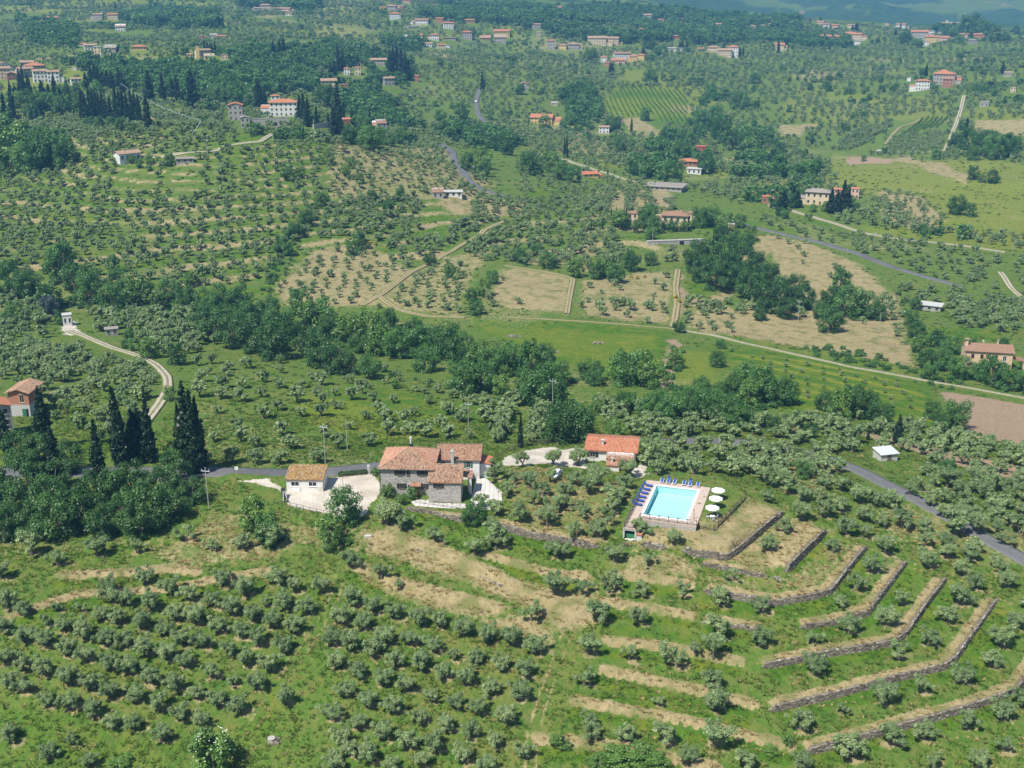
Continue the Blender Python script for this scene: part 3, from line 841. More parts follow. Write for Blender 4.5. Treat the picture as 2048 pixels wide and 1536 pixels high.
def strip(name, px, width, m, words, step=2.0, lift=.10, cat='road', off=0.0, wob=0.0):
    p = resample(GP(px), step)
    t = np.gradient(p, axis=0); t /= np.linalg.norm(t, axis=1)[:, None] + 1e-9
    nrm = np.stack([-t[:, 1], t[:, 0]], 1)
    K = 7
    mb = MB()
    us = np.linspace(-.5, .5, K)
    w = width * (1 + wob * fbm(p[:, 0] / 5, p[:, 1] / 5, 44))
    P = p[:, None, :] + nrm[:, None, :] * ((us[None, :] * w[:, None]) + off)[:, :, None]
    X, Y = P[..., 0].ravel(), P[..., 1].ravel()
    Z = (height(X, Y)).reshape(-1, K)
    if off == 0 and wob == 0: Z = Z * .3 + Z.mean(1, keepdims=True) * .7 + .04
    Z = Z + lift + .0005 * Y.reshape(-1, K)
    n = len(p)
    vt = np.stack([P[..., 0], P[..., 1], Z], -1)
    low = vt[:, [0, K - 1]].copy(); low[..., 2] -= .9
    verts = np.concatenate([vt.reshape(-1, 3), low.reshape(-1, 3)])
    i = np.arange(n - 1)[:, None] * K + np.arange(K - 1)[None, :]
    f = np.stack([i, i + 1, i + K + 1, i + K], -1).reshape(-1, 4)
    b = n * K + np.arange(n - 1) * 2
    e = np.arange(n - 1) * K
    f = np.concatenate([f, np.stack([e, e + K, b + 2, b], -1), np.stack([e + K - 1, b + 1, b + 3, e + 2 * K - 1], -1)])
    f = f[:, ::-1]
    me = set_mesh(name, verts, f, False); smat(me, m)
    add_attr(me, 'across', np.concatenate([np.tile(np.abs(us), n), np.full(2 * n, .5)]))
    o = link(name, me)
    tag(o, words, None, None, 'structure')
    return p

R1 = strip('road', [(-60, 944), (100, 946), (300, 945), (430, 945), (500, 947), (570, 949), (660, 944), (755, 934), (840, 922), (900, 914)], 5.4, 'asphalt', 'grey asphalt road passing behind the white shed towards the farmhouse')
strip('road', [(1285, 886), (1400, 882), (1470, 884), (1560, 894), (1650, 917), (1720, 943), (1770, 970), (1850, 1010), (1950, 1066), (2080, 1138)], 3.9, 'asphalt', 'grey asphalt road running down through the olives at right')
strip('road_marking', [(430, 945), (500, 947), (570, 949)], .14, 'paint', 'white edge line on the asphalt road by the shed', lift=.15, off=2.2)
strip('road', [(138, 662), (185, 680), (225, 697), (270, 710), (310, 728), (335, 755), (336, 782), (318, 810), (296, 838), (268, 880), (246, 915), (250, 944)], 2.9, 'gravel_track', 'pale gravel lane curving down the hill behind the cypresses', wob=.25)
strip('road', [(1010, 636), (1100, 640), (1150, 643), (1250, 650), (1345, 658)], 1.5, 'dirt_track', 'faint grassy track along the top of the green field', wob=.4)
strip('road', [(1345, 658), (1430, 672), (1500, 690), (1600, 712), (1700, 735), (1850, 762), (1950, 779), (2080, 803)], 2.5, 'gravel_track', 'white farm track running between the green and straw fields', wob=.3)
strip('road', [(1415, 425), (1450, 440), (1490, 452), (1560, 468), (1640, 485), (1720, 510), (1800, 540), (1925, 574)], 4.0, 'asphalt', 'asphalt road sloping down past the hedged villa')
strip('road', [(1560, 415), (1590, 425), (1640, 440), (1720, 465), (1790, 478), (1900, 490), (2010, 506)], 4.2, 'gravel_track', 'grey gravel road below the pink and cream houses')
strip('road', [(882, 288), (905, 305), (915, 335), (935, 360), (960, 380), (1010, 394), (1060, 402)], 5.0, 'asphalt', 'asphalt road curving down from the villa knoll')
strip('road', [(1060, 305), (1130, 320), (1180, 338), (1235, 355), (1300, 370)], 4.5, 'gravel_track', 'pale valley road under the round vineyard hill')
strip('road', [(960, 178), (952, 205), (956, 228), (990, 262), (1030, 255)], 4.5, 'asphalt', 'winding asphalt road beside a lone tall cypress')
strip('road', [(1928, 192), (1918, 232), (1906, 262), (1890, 302), (1840, 306)], 4.0, 'gravel_track', 'straight pale track climbing the far right hill', wob=.2)
strip('road', [(1015, 440), (960, 470), (900, 505), (822, 545), (760, 592), (722, 612)], 2.4, 'dirt_track', 'dirt track slanting across the terraced olive slope', wob=.3)
strip('road', [(758, 594), (800, 622), (860, 634), (930, 636)], 2.6, 'dirt_track', 'dirt track bending to the green field corner', wob=.3)
strip('road', [(1010, 532), (1060, 540), (1147, 557), (1140, 590), (1134, 628)], 2.4, 'dirt_track', 'bare earth edge round the small mown field', wob=.3)
strip('road', [(222, 326), (330, 314), (420, 304), (520, 285), (640, 262)], 3.0, 'gravel_track', 'pale lane past the long stone barn', wob=.15)
strip('road', [(2000, 545), (2020, 575), (2048, 600)], 3.0, 'gravel_track', 'short concrete lane at the right edge', wob=.15)
strip('road', [(1356, 540), (1351, 575), (1354, 610), (1346, 655)], 2.8, 'dirt_track', 'bare dirt track running straight up beside the oak wood', wob=.3)
strip('road', [(1770, 290), (1800, 255), (1840, 240)], 3.0, 'dirt_track', 'sandy track beside the small vineyard', wob=.2)
strip('path', [(822, 245), (900, 246), (960, 245), (1010, 250)], 3.0, 'gravel_track', 'pale lane in the valley beyond the villa')

# ------------------------------------------------------------------ roofs, tiles, windows, houses
def tile_cover(mb, poly, tw=.26, tl=.42, h=.07):
    """barrel tiles on one roof slope; poly: eave start, eave end, then the upper corners"""
    P = [Vector(p) for p in poly]
    u = (P[1] - P[0]).normalized(); nrm = (P[1] - P[0]).cross(P[-1] - P[0]).normalized()
    if nrm.z < 0: nrm = -nrm
    v = nrm.cross(u).normalized()
    if v.z < 0: v = -v
    uv = [((p - P[0]).dot(u), (p - P[0]).dot(v)) for p in P]
    U0, U1 = min(a for a, _ in uv), max(a for a, _ in uv); V1 = max(b for _, b in uv)
    nu, nv = int((U1 - U0) / tw), int(V1 / tl) + 1
    gu = U0 + (np.arange(nu) + .5) * (U1 - U0) / nu; gvv = (np.arange(nv) + .5) * tl
    A, B = np.meshgrid(gu, gvv); ins = inside(A.ravel(), B.ravel(), uv)
    for k, (a, b) in enumerate(zip(A.ravel(), B.ravel())):
        if not ins[k]: continue
        jx = random.uniform(-.015, .015); lift = random.uniform(0, .02); t = min(.999, max(0, random.gauss(.5, .26)))
        vs = []
        for vv, hh in ((b - tl * .55, h + .03 + lift), (b + tl * .5, h - .01 + lift)):
            for q in range(4):
                an = math.pi * q / 3
                vs.append(P[0] + u * (a + jx - math.cos(an) * tw * .46) + v * vv + nrm * (math.sin(an) * hh + .012))
        mb.add(vs, [(0, 1, 5, 4), (1, 2, 6, 5), (2, 3, 7, 6), (0, 3, 2, 1)], 0, t)
    return mb

def roof_planes(kind, w, d, rise, ov, z):
    """slopes of a roof over x -w/2..w/2, y 0..d with eaves at height z; each slope starts with its eave edge"""
    x0, x1, y0, y1 = -w / 2 - ov, w / 2 + ov, -ov, d + ov
    ym = d / 2
    if kind == 'g':
        return [[(x0, y0, z), (x1, y0, z), (x1, ym, z + rise), (x0, ym, z + rise)], [(x1, y1, z), (x0, y1, z), (x0, ym, z + rise), (x1, ym, z + rise)]]
    if kind == 'y':      # gable towards the front
        return [[(x0, y1, z), (x0, y0, z), (0, y0, z + rise), (0, y1, z + rise)], [(x1, y0, z), (x1, y1, z), (0, y1, z + rise), (0, y0, z + rise)]]
    if kind == 'm':
        return [[(x0, y0, z), (x1, y0, z), (x1, y1, z + rise), (x0, y1, z + rise)]]
    if kind == 'h':
        if w >= d:
            r = max(.15, (w - d) / 2); a, b = (-r, ym, z + rise), (r, ym, z + rise)
            return [[(x0, y0, z), (x1, y0, z), b, a], [(x1, y1, z), (x0, y1, z), a, b], [(x1, y0, z), (x1, y1, z), b], [(x0, y1, z), (x0, y0, z), a]]
        r = (d - w) / 2; a, b = (0, ym - r, z + rise), (0, ym + r, z + rise)
        return [[(x0, y0, z), (x1, y0, z), a], [(x1, y1, z), (x0, y1, z), b], [(x1, y0, z), (x1, y1, z), b, a], [(x0, y1, z), (x0, y0, z), a, b]]
    return [[(x0, y0, z), (x1, y0, z), (x1, y1, z + .02), (x0, y1, z + .02)]]

def wall_mesh(mb, kind, w, d, h, rise, sink=2.0, mi=0):
    x0, x1 = -w / 2, w / 2
    b = [(x0, 0, -sink), (x1, 0, -sink), (x1, d, -sink), (x0, d, -sink)]
    hb = h + rise if kind == 'm' else h
    t = [(x0, 0, h), (x1, 0, h), (x1, d, hb), (x0, d, hb)]
    mb.add(b + t, [(0, 1, 5, 4), (1, 2, 6, 5), (2, 3, 7, 6), (3, 0, 4, 7), (4, 5, 6, 7)], mi)
    g = rise * .98
    if kind == 'g': mb.add([(x0, 0, h), (x0, d, h), (x0, d / 2, h + g), (x1, 0, h), (x1, d, h), (x1, d / 2, h + g)], [(1, 0, 2), (3, 4, 5)], mi)
    if kind == 'y': mb.add([(x0, 0, h), (x1, 0, h), (0, 0, h + g), (x0, d, h), (x1, d, h), (0, d, h + g)], [(0, 1, 2), (4, 3, 5)], mi)
    return mb

WIN = {}
def window_mesh(w, h, shut, arch=False, fm='white'):
    k = (round(w, 1), round(h, 1), shut, arch, fm)
    if k not in WIN:
        mb = MB()
        f = .08
        for a in ((-w / 2 - f, -w / 2, -f, h + f), (w / 2, w / 2 + f, -f, h + f), (-w / 2, w / 2, -f, 0), (-w / 2, w / 2, h, h + f), (-.03, .03, 0, h)):
            mb.box(a[0], a[1], -.05, .02, a[2], a[3], 0)
        mb.box(-w / 2 - .14, w / 2 + .14, -.12, 0.01, -f - .08, -f - .002, 0)
        p = MB().box(-w / 2, w / 2, -.012, .02, 0, h)
        s = None
        if shut:
            s = []
            for sg in (-1, 1):
                x = sg * (w / 2 + w * .27 + f + .01)
                s.append(MB().box(x - w * .25, x + w * .25, -.06, -.003, -.04, h + .04).mesh('shutter', shut))
        WIN[k] = (mb.mesh('window', fm), p.mesh('pane', 'glass'), s)
    return WIN[k]

def put_window(parent, x, y, z, w, h, shut=None, rotz=0, pane=True, fm='white', depth=2):
    f, p, s = window_mesh(w, h, shut, False, fm)
    o = link('window', f, parent, (x, y, z), rotz)
    link('pane', p, o)
    for q in s or (): link('shutter', q, o)
    return o

def simple_window(w, h, m='shutter'):
    k = ('s', round(w, 1), round(h, 1), m)
    if k not in WIN:
        mb = MB(); mb.box(-w / 2, w / 2, -.07, .03, 0, h, 0); mb.box(-w / 2 - .1, w / 2 + .1, -.13, .02, -.14, -.002, 1); mb.box(-w / 2 - .1, w / 2 + .1, -.1, .02, h + .002, h + .12, 1)
        WIN[k] = mb.mesh('window', m, 'concrete')
    return WIN[k]

def chimney(parent, x, y, z, h=1.3, w=.55, m='cream_wall', cap='roof_tan'):
    o = MB().box(x - w / 2, x + w / 2, y - w / 2, y + w / 2, z - .6, z + h).build('chimney', m, parent)
    MB().box(x - w * .7, x + w * .7, y - w * .7, y + w * .7, z + h + .002, z + h + .13).build('chimney_cap', cap, o)
    return o

USED_LABELS = {}
def house(name, label, px, base, wpx, hpx, kind='g', wall='white', roof='orange', yaw=0.0, dr=.7, rise=.34, group=None, cat='house', win=True, chim=1, detail=False, rows=None, winm='shutter', fn=None, z=None):
    x, y, gz_ = G(px, base)
    if z is not None: gz_ = z
    k = mpp(x, y, gz_)
    w, h = max(3.0, wpx * k), max(2.3, hpx * k / .96)
    d = max(3.0, w * dr)
    rt = math.atan2(-x, y) + math.radians(yaw)
    e = empty(name, (x, y, gz_), rt)
    tag(e, label, cat, group)
    rs = rise * (min(w, d) / 2 if kind in 'hgy' else d) * (1 if kind != 'y' else w / min(w, d))
    if kind == 'y': rs = rise * w / 2
    if kind == 'g': rs = rise * d / 2
    wm = WALLM[wall]
    wall_mesh(MB(), kind, w, d, h, rs).build('wall', wm, e)
    ov = min(.8, w * .06)
    rb = MB()
    for pl in roof_planes(kind, w, d, rs, ov, h + .05): rb.prism(pl, .14)
    ro = rb.build('roof', 'roof_' + roof if kind != 'f' else ('concrete' if roof == 'flat' else 'roof_' + roof), e)
    if chim and kind != 'f':
        ztop = h + rs * (.75 if kind != 'm' else .5)
        chimney(ro, w * random.uniform(-.3, .3), d * random.uniform(.42, .6), ztop, .9, min(.7, w * .07 + .15), 'cream_wall' if wall in ('white', 'cream', 'yellow') else 'concrete', 'roof_' + roof if roof != 'flat' else 'concrete')
    if group and w > 9 and kind in 'hg' and random.random() < .55:
        sw, sd, shh, sg = w * random.uniform(.25, .4), d * random.uniform(.5, .8), h * random.uniform(.4, .65), random.choice((-1, 1))
        wg = wall_mesh(MB(), 'm', sw, sd, shh, sd * .22).build('side_wing', wm, e, (sg * (w / 2 + sw / 2 + .01), d * .12, 0))
        rb = MB()
        for pl in roof_planes('m', sw, sd, sd * .22, .25, shh + .04): rb.prism(pl, .12)
        rb.build('side_wing_roof', 'roof_' + (roof if roof != 'flat' else 'tan'), wg)
    if win and wpx >= 8 and h > 2.2:
        fl = max(1, min(3, round(h / 3.0))); nw = max(2, min(7, round(w / 3.2))) if wpx >= 12 else 2
        ww, wh = min(1.1, w / nw * .36), min(1.5, h / fl * .46)
        me = simple_window(ww, wh, winm)
        for f in range(fl):
            for i in range(nw):
                if f == 0 and fl > 1 and i == nw // 2:
                    link('door', simple_window(1.2, min(2.1, h / fl * .75), 'wood'), e, (-w / 2 + w * (i + .5) / nw, 0, .15)); continue
                link('window', me, e, (-w / 2 + w * (i + .5) / nw, 0, h * (f + .32) / fl))
        ns = max(1, min(4, round(d / 3.6)))
        for sx, r in ((1, math.pi / 2), (-1, -math.pi / 2)):
            if (sx > 0) != (x < 0): continue
            for f in range(fl):
                for i in range(ns):
                    link('window', me, e, (sx * w / 2, d * (i + .5) / ns, h * (f + .32) / fl), r)
    return e, w, d, h, rs
# ------------------------------------------------------------------ the stone farmhouse
def part_walls(parent, kind, w, d, h, rise, m, loc, name='wall'):
    return wall_mesh(MB(), kind, w, d, h, rise).build(name, m, parent, loc)

def part_roof(parent, kind, w, d, rise, ov, h, loc, base_m, tile_m, tiles=(0, 1, 2, 3)):
    rb = MB(); tb = []
    pls = roof_planes(kind, w, d, rise, ov, h + .06)
    for pl in pls: rb.prism(pl, .16)
    ro = rb.build('roof', base_m, parent, loc)
    for i, pl in enumerate(pls):
        if i in tiles:
            tm = tile_m[i] if isinstance(tile_m, (list, tuple)) else tile_m
            o = tile_cover(MB(), pl).build('roof_tiles', tm, ro, tint=True)
            tag(o, None, None, None, 'stuff')
    return ro, pls

def ridge_tiles(parent, pts, m):
    mb = MB()
    for a, b in pts:
        a, b = Vector(a), Vector(b); L = (b - a).length; k = max(1, int(L / .4))
        for i in range(k):
            p, q = a.lerp(b, i / k), a.lerp(b, (i + 1.06) / k)
            mb.tube(p + Vector((0, 0, .05)), q + Vector((0, 0, .03)), .13, .11, 6, 0, random.random())
    o = mb.build('ridge_tiles', m, parent, tint=True); tag(o, None, None, None, 'stuff')

x0, y0, z0 = G(762, 989)
FK = mpp(x0, y0, z0)
FR = math.radians(-2.5)
farm = empty('stone_farmhouse', (x0, y0, z0), FR)
tag(farm, 'grey stone farmhouse with pyramid tiled roof and white rear wing beside the gravel yard', 'farmhouse')
MW, MD, MH, MR = 10.4, 10.6, 5.5, 2.55
part_walls(farm, 'h', MW, MD, MH, MR, 'rubble', (MW / 2, 0, 0))
ro, pls = part_roof(farm, 'h', MW, MD, MR, .35, MH, (MW / 2, 0, 0), 'roof_brown', ['tile_old', 'tile_old', 'tile_red', 'tile_red'])
ap = pls[0][-1]
ridge_tiles(ro, [(c, ap) for c in (pls[0][0], pls[0][1], pls[1][0], pls[1][1])], 'tile_old')
WL = (MW, 8.1, 0)
WW, WD, WH, WR = 8.6, 8.2, 4.3, 1.45
part_walls(farm, 'g', WW, WD, WH, WR, 'white_wall', (MW + WW / 2 + .01, 8.1, 0))
ro2, p2 = part_roof(farm, 'g', WW, WD, WR, .35, WH, (MW + WW / 2 + .02, 8.1, 0), 'roof_brown', 'tile_mix')
ridge_tiles(ro2, [(p2[0][3], p2[0][2])], 'tile_old')
AX, AY, AW, AD, AH, AR = 9.9, -3.2, 6.3, 5.0, 4.25, 1.55
part_walls(farm, 'm', AW, AD, AH, AR, 'rubble', (AX + AW / 2, AY, 0))
ro3, p3 = part_roof(farm, 'm', AW, AD, AR, .3, AH, (AX + AW / 2, AY, 0), 'roof_brown', 'tile_old')
ridge_tiles(ro3, [(p3[0][3], p3[0][2])], 'tile_old')
# lean-to porch on the right of the annexe
pr = MB().prism([(AX + AW + .02, .6, 4.0), (AX + AW + 1.9, .6, 3.6), (AX + AW + 1.9, 4.2, 3.6), (AX + AW + .02, 4.2, 4.0)], .12).build('porch_roof', 'roof_brown', farm)
o = tile_cover(MB(), [(AX + AW + 1.9, .6, 3.6), (AX + AW + 1.9, 4.2, 3.6), (AX + AW + .02, 4.2, 4.0), (AX + AW + .02, .6, 4.0)]).build('roof_tiles', 'tile_mix', pr, tint=True); tag(o, kind='stuff')
MB().box(AX + AW + 1.35, AX + AW + 1.75, .7, 1.1, -.5, 3.62).build('porch_pillar', 'white_wall', farm)
MB().box(AX + AW + .9, AX + AW + 1.2, 2.1, 8.09, -.5, 2.4).build('courtyard_wall', 'white_wall', farm)
# right hand outhouses behind
MB().box(MW + WW + .05, MW + WW + 2.2, 9.2, 13, -1, 3.1).build('outhouse', 'white_wall', farm)
rr = MB().prism([(MW + WW + .04, 9.0, 3.5), (MW + WW + 2.4, 9.0, 3.12), (MW + WW + 2.4, 13.2, 3.12), (MW + WW + .04, 13.2, 3.5)], .1).build('outhouse_roof', 'roof_red', farm)
for (wx_, wz, ww, wh, sh, fm) in [(3.9, 4.3, .95, .95, 'shutter', 'wood'), (5.55, 4.3, .6, .95, None, 'wood'), (8.35, 4.3, .95, .95, 'shutter', 'wood'),
                              (4.2, 1.5, .85, .95, 'shutter', 'wood'), (5.7, 1.5, .7, .85, None, 'white'), (8.5, 1.5, .9, .9, 'shutter', 'wood')]:
    put_window(farm, wx_, -.02, wz, ww, wh, sh, 0, True, fm)
put_window(farm, AX + AW / 2 - 1.2, AY - .02, 3.15, .9, .85, 'shutter', 0, True, 'wood')
put_window(farm, MW + 1.3, 8.08, 3.1, .65, .7, None, 0, True, 'concrete')
put_window(farm, MW + WW / 2 + 2.05, 8.08, 2.7, .75, 1.2, 'green_door', 0, True, 'concrete')
dr = MB().box(6.65, 7.55, -.06, .04, 0, 2.15).build('door', 'door', farm)
MB().box(7.42, 7.47, -.12, -.062, .95, 1.1).build('door_handle', 'metal', dr)
cp = [(5.95, -1.15, 2.35), (8.15, -1.15, 2.35), (8.15, -.01, 2.85), (5.95, -.01, 2.85)]
ca = MB().prism(cp, .08).build('door_canopy', 'wood', farm)
o = tile_cover(MB(), cp, .22, .36).build('canopy_tiles', 'tile_red', ca, tint=True); tag(o, kind='stuff')
for sx in (6.1, 8.0): MB().tube((sx, -1.0, 2.2), (sx, -.02, 1.6), .05).build('bracket', 'wood', ca)
MB().tube((-.08, -.1, 0), (-.08, -.1, 5.5), .06).build('drainpipe', 'black', farm)
MB().tube((-.35, -.43, 5.5), (MW + .1, -.43, 5.5), .07).build('gutter', 'black', farm)
c1 = MB().box(5.0, 5.7, 6.3, 7.0, 6.4, 8.3).build('chimney', 'black', farm)
MB().tube((5.35, 6.65, 8.3), (5.35, 6.65, 9.5), .22).build('flue', 'metal', c1)
MB().tube((5.35, 6.65, 9.5), (5.35, 6.65, 9.75), .34, .2).build('flue_cap', 'metal', c1)
c2 = MB().box(13.3, 13.85, 7.2, 7.75, 2.0, 6.3).build('chimney', 'concrete', farm)
MB().box(13.2, 13.95, 7.1, 7.85, 6.32, 6.5).build('chimney_cap', 'concrete', c2)
MB().box(13.35, 13.8, 7.25, 7.7, 6.5, 6.75).build('chimney_pot', 'concrete', c2)
MB().tube((MW + .1, 9, 6), (MW + .1, 9, 7.6), .025).build('aerial', 'metal', farm)

def sheet(name, px, m, words, dz=.02, step=.9):
    """a paved surface laid on its pad"""
    w = GP(px)
    z = float(np.mean(height([p[0] for p in w], [p[1] for p in w]))) + dz
    mb = MB().prism([(p[0], p[1], z) for p in w][::-1], .35)
    if sum((w[i][0] - w[i - 1][0]) * (w[i][1] + w[i - 1][1]) for i in range(len(w))) > 0: pass
    o = mb.build(name, m); tag(o, words, None, None, 'structure'); return o
sheet('pavement', [(822, 1004), (836, 1000), (863, 1000), (863, 1006), (930, 1008), (932, 1018), (880, 1016), (830, 1012)], 'paving', 'pale paved terrace before the farmhouse door', .06)
sheet('pavement', [(938, 1012), (945, 988), (952, 957), (972, 957), (1004, 985), (1004, 1004), (990, 1010), (975, 1026), (955, 1024)], 'paving', 'pale slab patio to the right of the farmhouse', .05)

# white shed with lichened roof
def yard_thing(name, px, py, label, cat, rot=0.0, dz=0.0, z=None):
    x, y, z_ = G(px, py)
    return tag(empty(name, (x, y, (z_ if z is None else z) + dz), rot), label, cat)
shed = yard_thing('white_shed', 610, 983, 'small white shed with orange lichen on its tiled roof by the road', 'shed', math.radians(-1.5))
part_walls(shed, 'm', 7.3, 4.7, 2.6, .95, 'white_wall', (0, 0, 0))
part_roof(shed, 'm', 7.3, 4.7, .95, .25, 2.6, (0, 0, 0), 'roof_brown', 'tile_lichen')
for wx_ in (-1.9, 1.6):
    wo = put_window(shed, wx_, -.02, 1.25, 1.5, .85, None, 0, True, 'white')
    b = MB()
    for q in range(4): b.box(-.62 + q * .38, -.48 + q * .38, -.06, -.02, .05, .8)
    b.build('window_bars', 'black', wo)
MB().box(-3.65, 3.65, -.03, -.003, 2.25, 2.55).build('eaves_board', 'concrete', shed)
MB().box(-2.5, -1.0, -.16, -.003, .02, .85).build('wall_panel', 'white_plastic', shed)
# house with red roof beside the turning yard
rh = yard_thing('red_roofed_house', 1222, 924, 'white single storey house with broad red tiled roof behind the olive grove', 'house', math.radians(-9))
part_walls(rh, 'g', 10.6, 8.6, 2.6, 1.35, 'white_wall', (0, 0, 0))
part_roof(rh, 'g', 10.6, 8.6, 1.35, .5, 2.6, (0, 0, 0), 'roof_red', 'tile_bright')
part_walls(rh, 'm', 5.6, 3.0, 1.95, .75, 'white_wall', (2.1, -3.01, 0), 'side_wing')
part_roof(rh, 'm', 5.6, 3.0, .65, .25, 1.95, (2.1, -3.04, -.05), 'roof_tan', 'tile_mix')
part_walls(rh, 'm', 2.6, 1.9, 1.9, .3, 'white_wall', (.75, -4.95, -.6), 'boiler_room')
part_roof(rh, 'm', 2.6, 1.9, .35, .2, 1.9, (.75, -4.98, -.6), 'roof_red', 'tile_red')
cc = MB().box(-2.3, -1.8, 1.5, 2.0, 2.6, 4.3).build('chimney', 'concrete', rh); MB().box(-2.45, -1.65, 1.35, 2.15, 4.3, 4.45).build('chimney_cap', 'concrete', cc)
cc = MB().box(.3, .7, -4.0, -3.6, 1.2, 2.5).build('chimney', 'concrete', rh); MB().box(.2, .8, -4.1, -3.5, 2.5, 2.62).build('chimney_cap', 'concrete', cc)
put_window(rh, -4.0, -.02, 1.0, 1.1, 1.0, 'shutter', 0, True, 'concrete')
MB().box(1.6, 2.5, -3.08, -2.99, 0, 1.8).build('door', 'wood', rh)

# brick house among the cypresses
bh = yard_thing('brick_house', 42, 833, 'narrow red brick house over a grey plastered ground floor, left of the tall cypress', 'house', math.radians(-2))
BW, BD, BHt = 5.0, 7.4, 6.1
MB().box(-BW / 2, BW / 2, 0, BD, -2, 3.0).build('ground_floor_wall', 'concrete', bh)
ub = MB().box(-BW / 2, BW / 2, 0, BD, 3.002, BHt)
ub.add([(-BW / 2, 0, BHt), (BW / 2, 0, BHt), (0, 0, BHt + 1), (-BW / 2, BD, BHt), (BW / 2, BD, BHt), (0, BD, BHt + 1)], [(0, 1, 2), (4, 3, 5)])
ub.build('brick_wall', 'brick', bh)
MB().box(-BW / 2 - .02, BW / 2 + .02, -.02, BD + .02, 2.96, 3.08).build('string_course', 'concrete', bh)
part_roof(bh, 'y', BW, BD, 1.05, .6, BHt, (0, 0, 0), 'roof_tan', 'tile_old')
w_ = put_window(bh, .85, -.02, 3.7, 1.05, 2.0, None, 0, True, 'cream_wall')
dd = MB().box(.55, 1.5, -.06, .03, 0, 2.0).build('door', 'green_door', bh); MB().box(1.38, 1.43, -.1, -.062, .9, 1.05).build('door_handle', 'metal', dd)
MB().box(1.55, 2.05, -.05, .03, 0, 2.0).build('door_gap', 'dark', bh)  # black slab: shade of the gap beside the door, put into colour
put_window(bh, BW / 2 + .02, 4.9, 4.2, .9, 1.3, None, math.pi / 2, True, 'concrete')
e, *_ = house('ruined_stone_house', 'shaded grey stone house with three dark windows cut by the left edge', 4, 880, 50, 66, 'y', 'grey', 'orange', 8, 1.05, .35, chim=0)

# cream farmhouse on the right
fh = yard_thing('cream_farmhouse', 1975, 738, 'long peach plastered farmhouse with brown roof and maroon shutters behind trees', 'farmhouse', math.radians(-12))
fk = mpp(*fh.location)
FW, FD, FH_ = 88 * fk, 8.8, 33 * fk / .92
part_walls(fh, 'g', FW, FD, FH_, 1.5, 'peach_wall', (0, 0, 0))
part_roof(fh, 'g', FW, FD, 1.5, .5, FH_, (0, 0, 0), 'roof_brown', 'tile_old', ())
for fr_ in (.147, .344, .49, .647): put_window(fh, -FW / 2 + fr_ * FW, -.02, FH_ - 2.15, .75, 1.05, None, 0, True, 'maroon')
put_window(fh, -FW / 2 + .83 * FW, -.02, FH_ - 2.75, 1.0, 1.7, None, 0, True, 'white')
for fr_ in (.13, .63, .79): put_window(fh, -FW / 2 + fr_ * FW, -.02, .9, .8, 1.0, None, 0, True, 'concrete')
cc = MB().box(-FW / 2 - .1, -FW / 2 + .7, 2.5, 3.3, FH_ - 1, FH_ + 2.9).build('chimney', 'cream_wall', fh); MB().prism([(-FW / 2 - .4, 2.2, FH_ + 3.2), (-FW / 2 + 1, 2.2, FH_ + 3.2), (-FW / 2 + 1, 3.6, FH_ + 3.2), (-FW / 2 - .4, 3.6, FH_ + 3.2)], .2).build('chimney_cap', 'roof_tan', cc)
cc = MB().box(FW * .2, FW * .2 + .5, 5, 5.5, FH_, FH_ + 2.5).build('chimney', 'cream_wall', fh); MB().box(FW * .2 - .15, FW * .2 + .65, 4.85, 5.65, FH_ + 2.5, FH_ + 2.65).build('chimney_cap', 'roof_tan', cc)
MB().tube((-FW * .1, 4.6, FH_ + 1.2), (-FW * .1, 4.6, FH_ + 2.3), .04).build('dish_mast', 'metal', fh)
MB().tube((-FW * .1 - .12, 4.4, FH_ + 2.25), (-FW * .1 + .05, 4.5, FH_ + 2.3), .5, .2, 10).build('satellite_dish', 'white_plastic', fh)
pr = MB().prism([(FW / 2 + .1, .5, 3.6), (FW / 2 + 4.2, .5, 3.0), (FW / 2 + 4.2, 5, 3.0), (FW / 2 + .1, 5, 3.6)], .15).build('porch_roof', 'roof_brown', fh)
for a_ in (.7, 4.7): MB().box(FW / 2 + 3.6, FW / 2 + 4.0, a_, a_ + .4, -1, 2.98).build('porch_pillar', 'peach_wall', fh)

# ------------------------------------------------------------------ houses, villas and hamlets over the hills
# px, base, width, height on the survey sheet, form, wall, roof, turn, words
def hamlet(where, group, ox, oy, s, rows):
    items = []
    for r in rows:
        zx, zb, zw, zh, kind, wall, roof = r[:7]
        items.append(((ox + zx / s), (oy + zb / s), zw / s, zh / s, kind, wall, roof, r[7] if len(r) > 7 else random.uniform(-22, 22), r[8] if len(r) > 8 else None))
    names = {}
    words = []
    for it in items:
        px, py, w, h, kind, wall, roof, yaw, own = it
        form = {'h': 'hipped', 'g': 'gabled', 'm': 'sloping', 'f': 'flat', 'y': 'gabled'}[kind]
        size = 'tall' if h > w * .85 else 'long' if w > 2.6 * h else 'small' if w < 14 else 'two storey' if h > 10 else 'low'
        words.append(own or f'{size} {wall} house with {form} {roof if roof != "flat" else "grey"} roof')
    ordn = ['leftmost', 'second from left', 'third from left', 'fourth from left', 'fifth from left', 'sixth from left', 'seventh from left', 'eighth from left']
    for w in set(words):
        same = sorted([i for i, v in enumerate(words) if v == w], key=lambda i: items[i][0])
        for k, i in enumerate(same):
            names[i] = (f'{ordn[min(k, 7)]} {w} {where}' if len(same) > 1 else f'{w} {where}')
    for i, it in enumerate(items):
        px, py, w, h, kind, wall, roof, yaw, own = it
        nm = 'church' if own and 'church' in own else 'tower' if own and 'tower' in own else 'barn' if own and 'barn' in own else 'villa' if own and 'villa' in own else 'house'
        house(nm, names[i], px, py, w, h, kind, wall, roof, yaw, group=group, cat=nm, dr=random.uniform(.55, .85) if w > h else .95, chim=1 if w > 10 else 0)

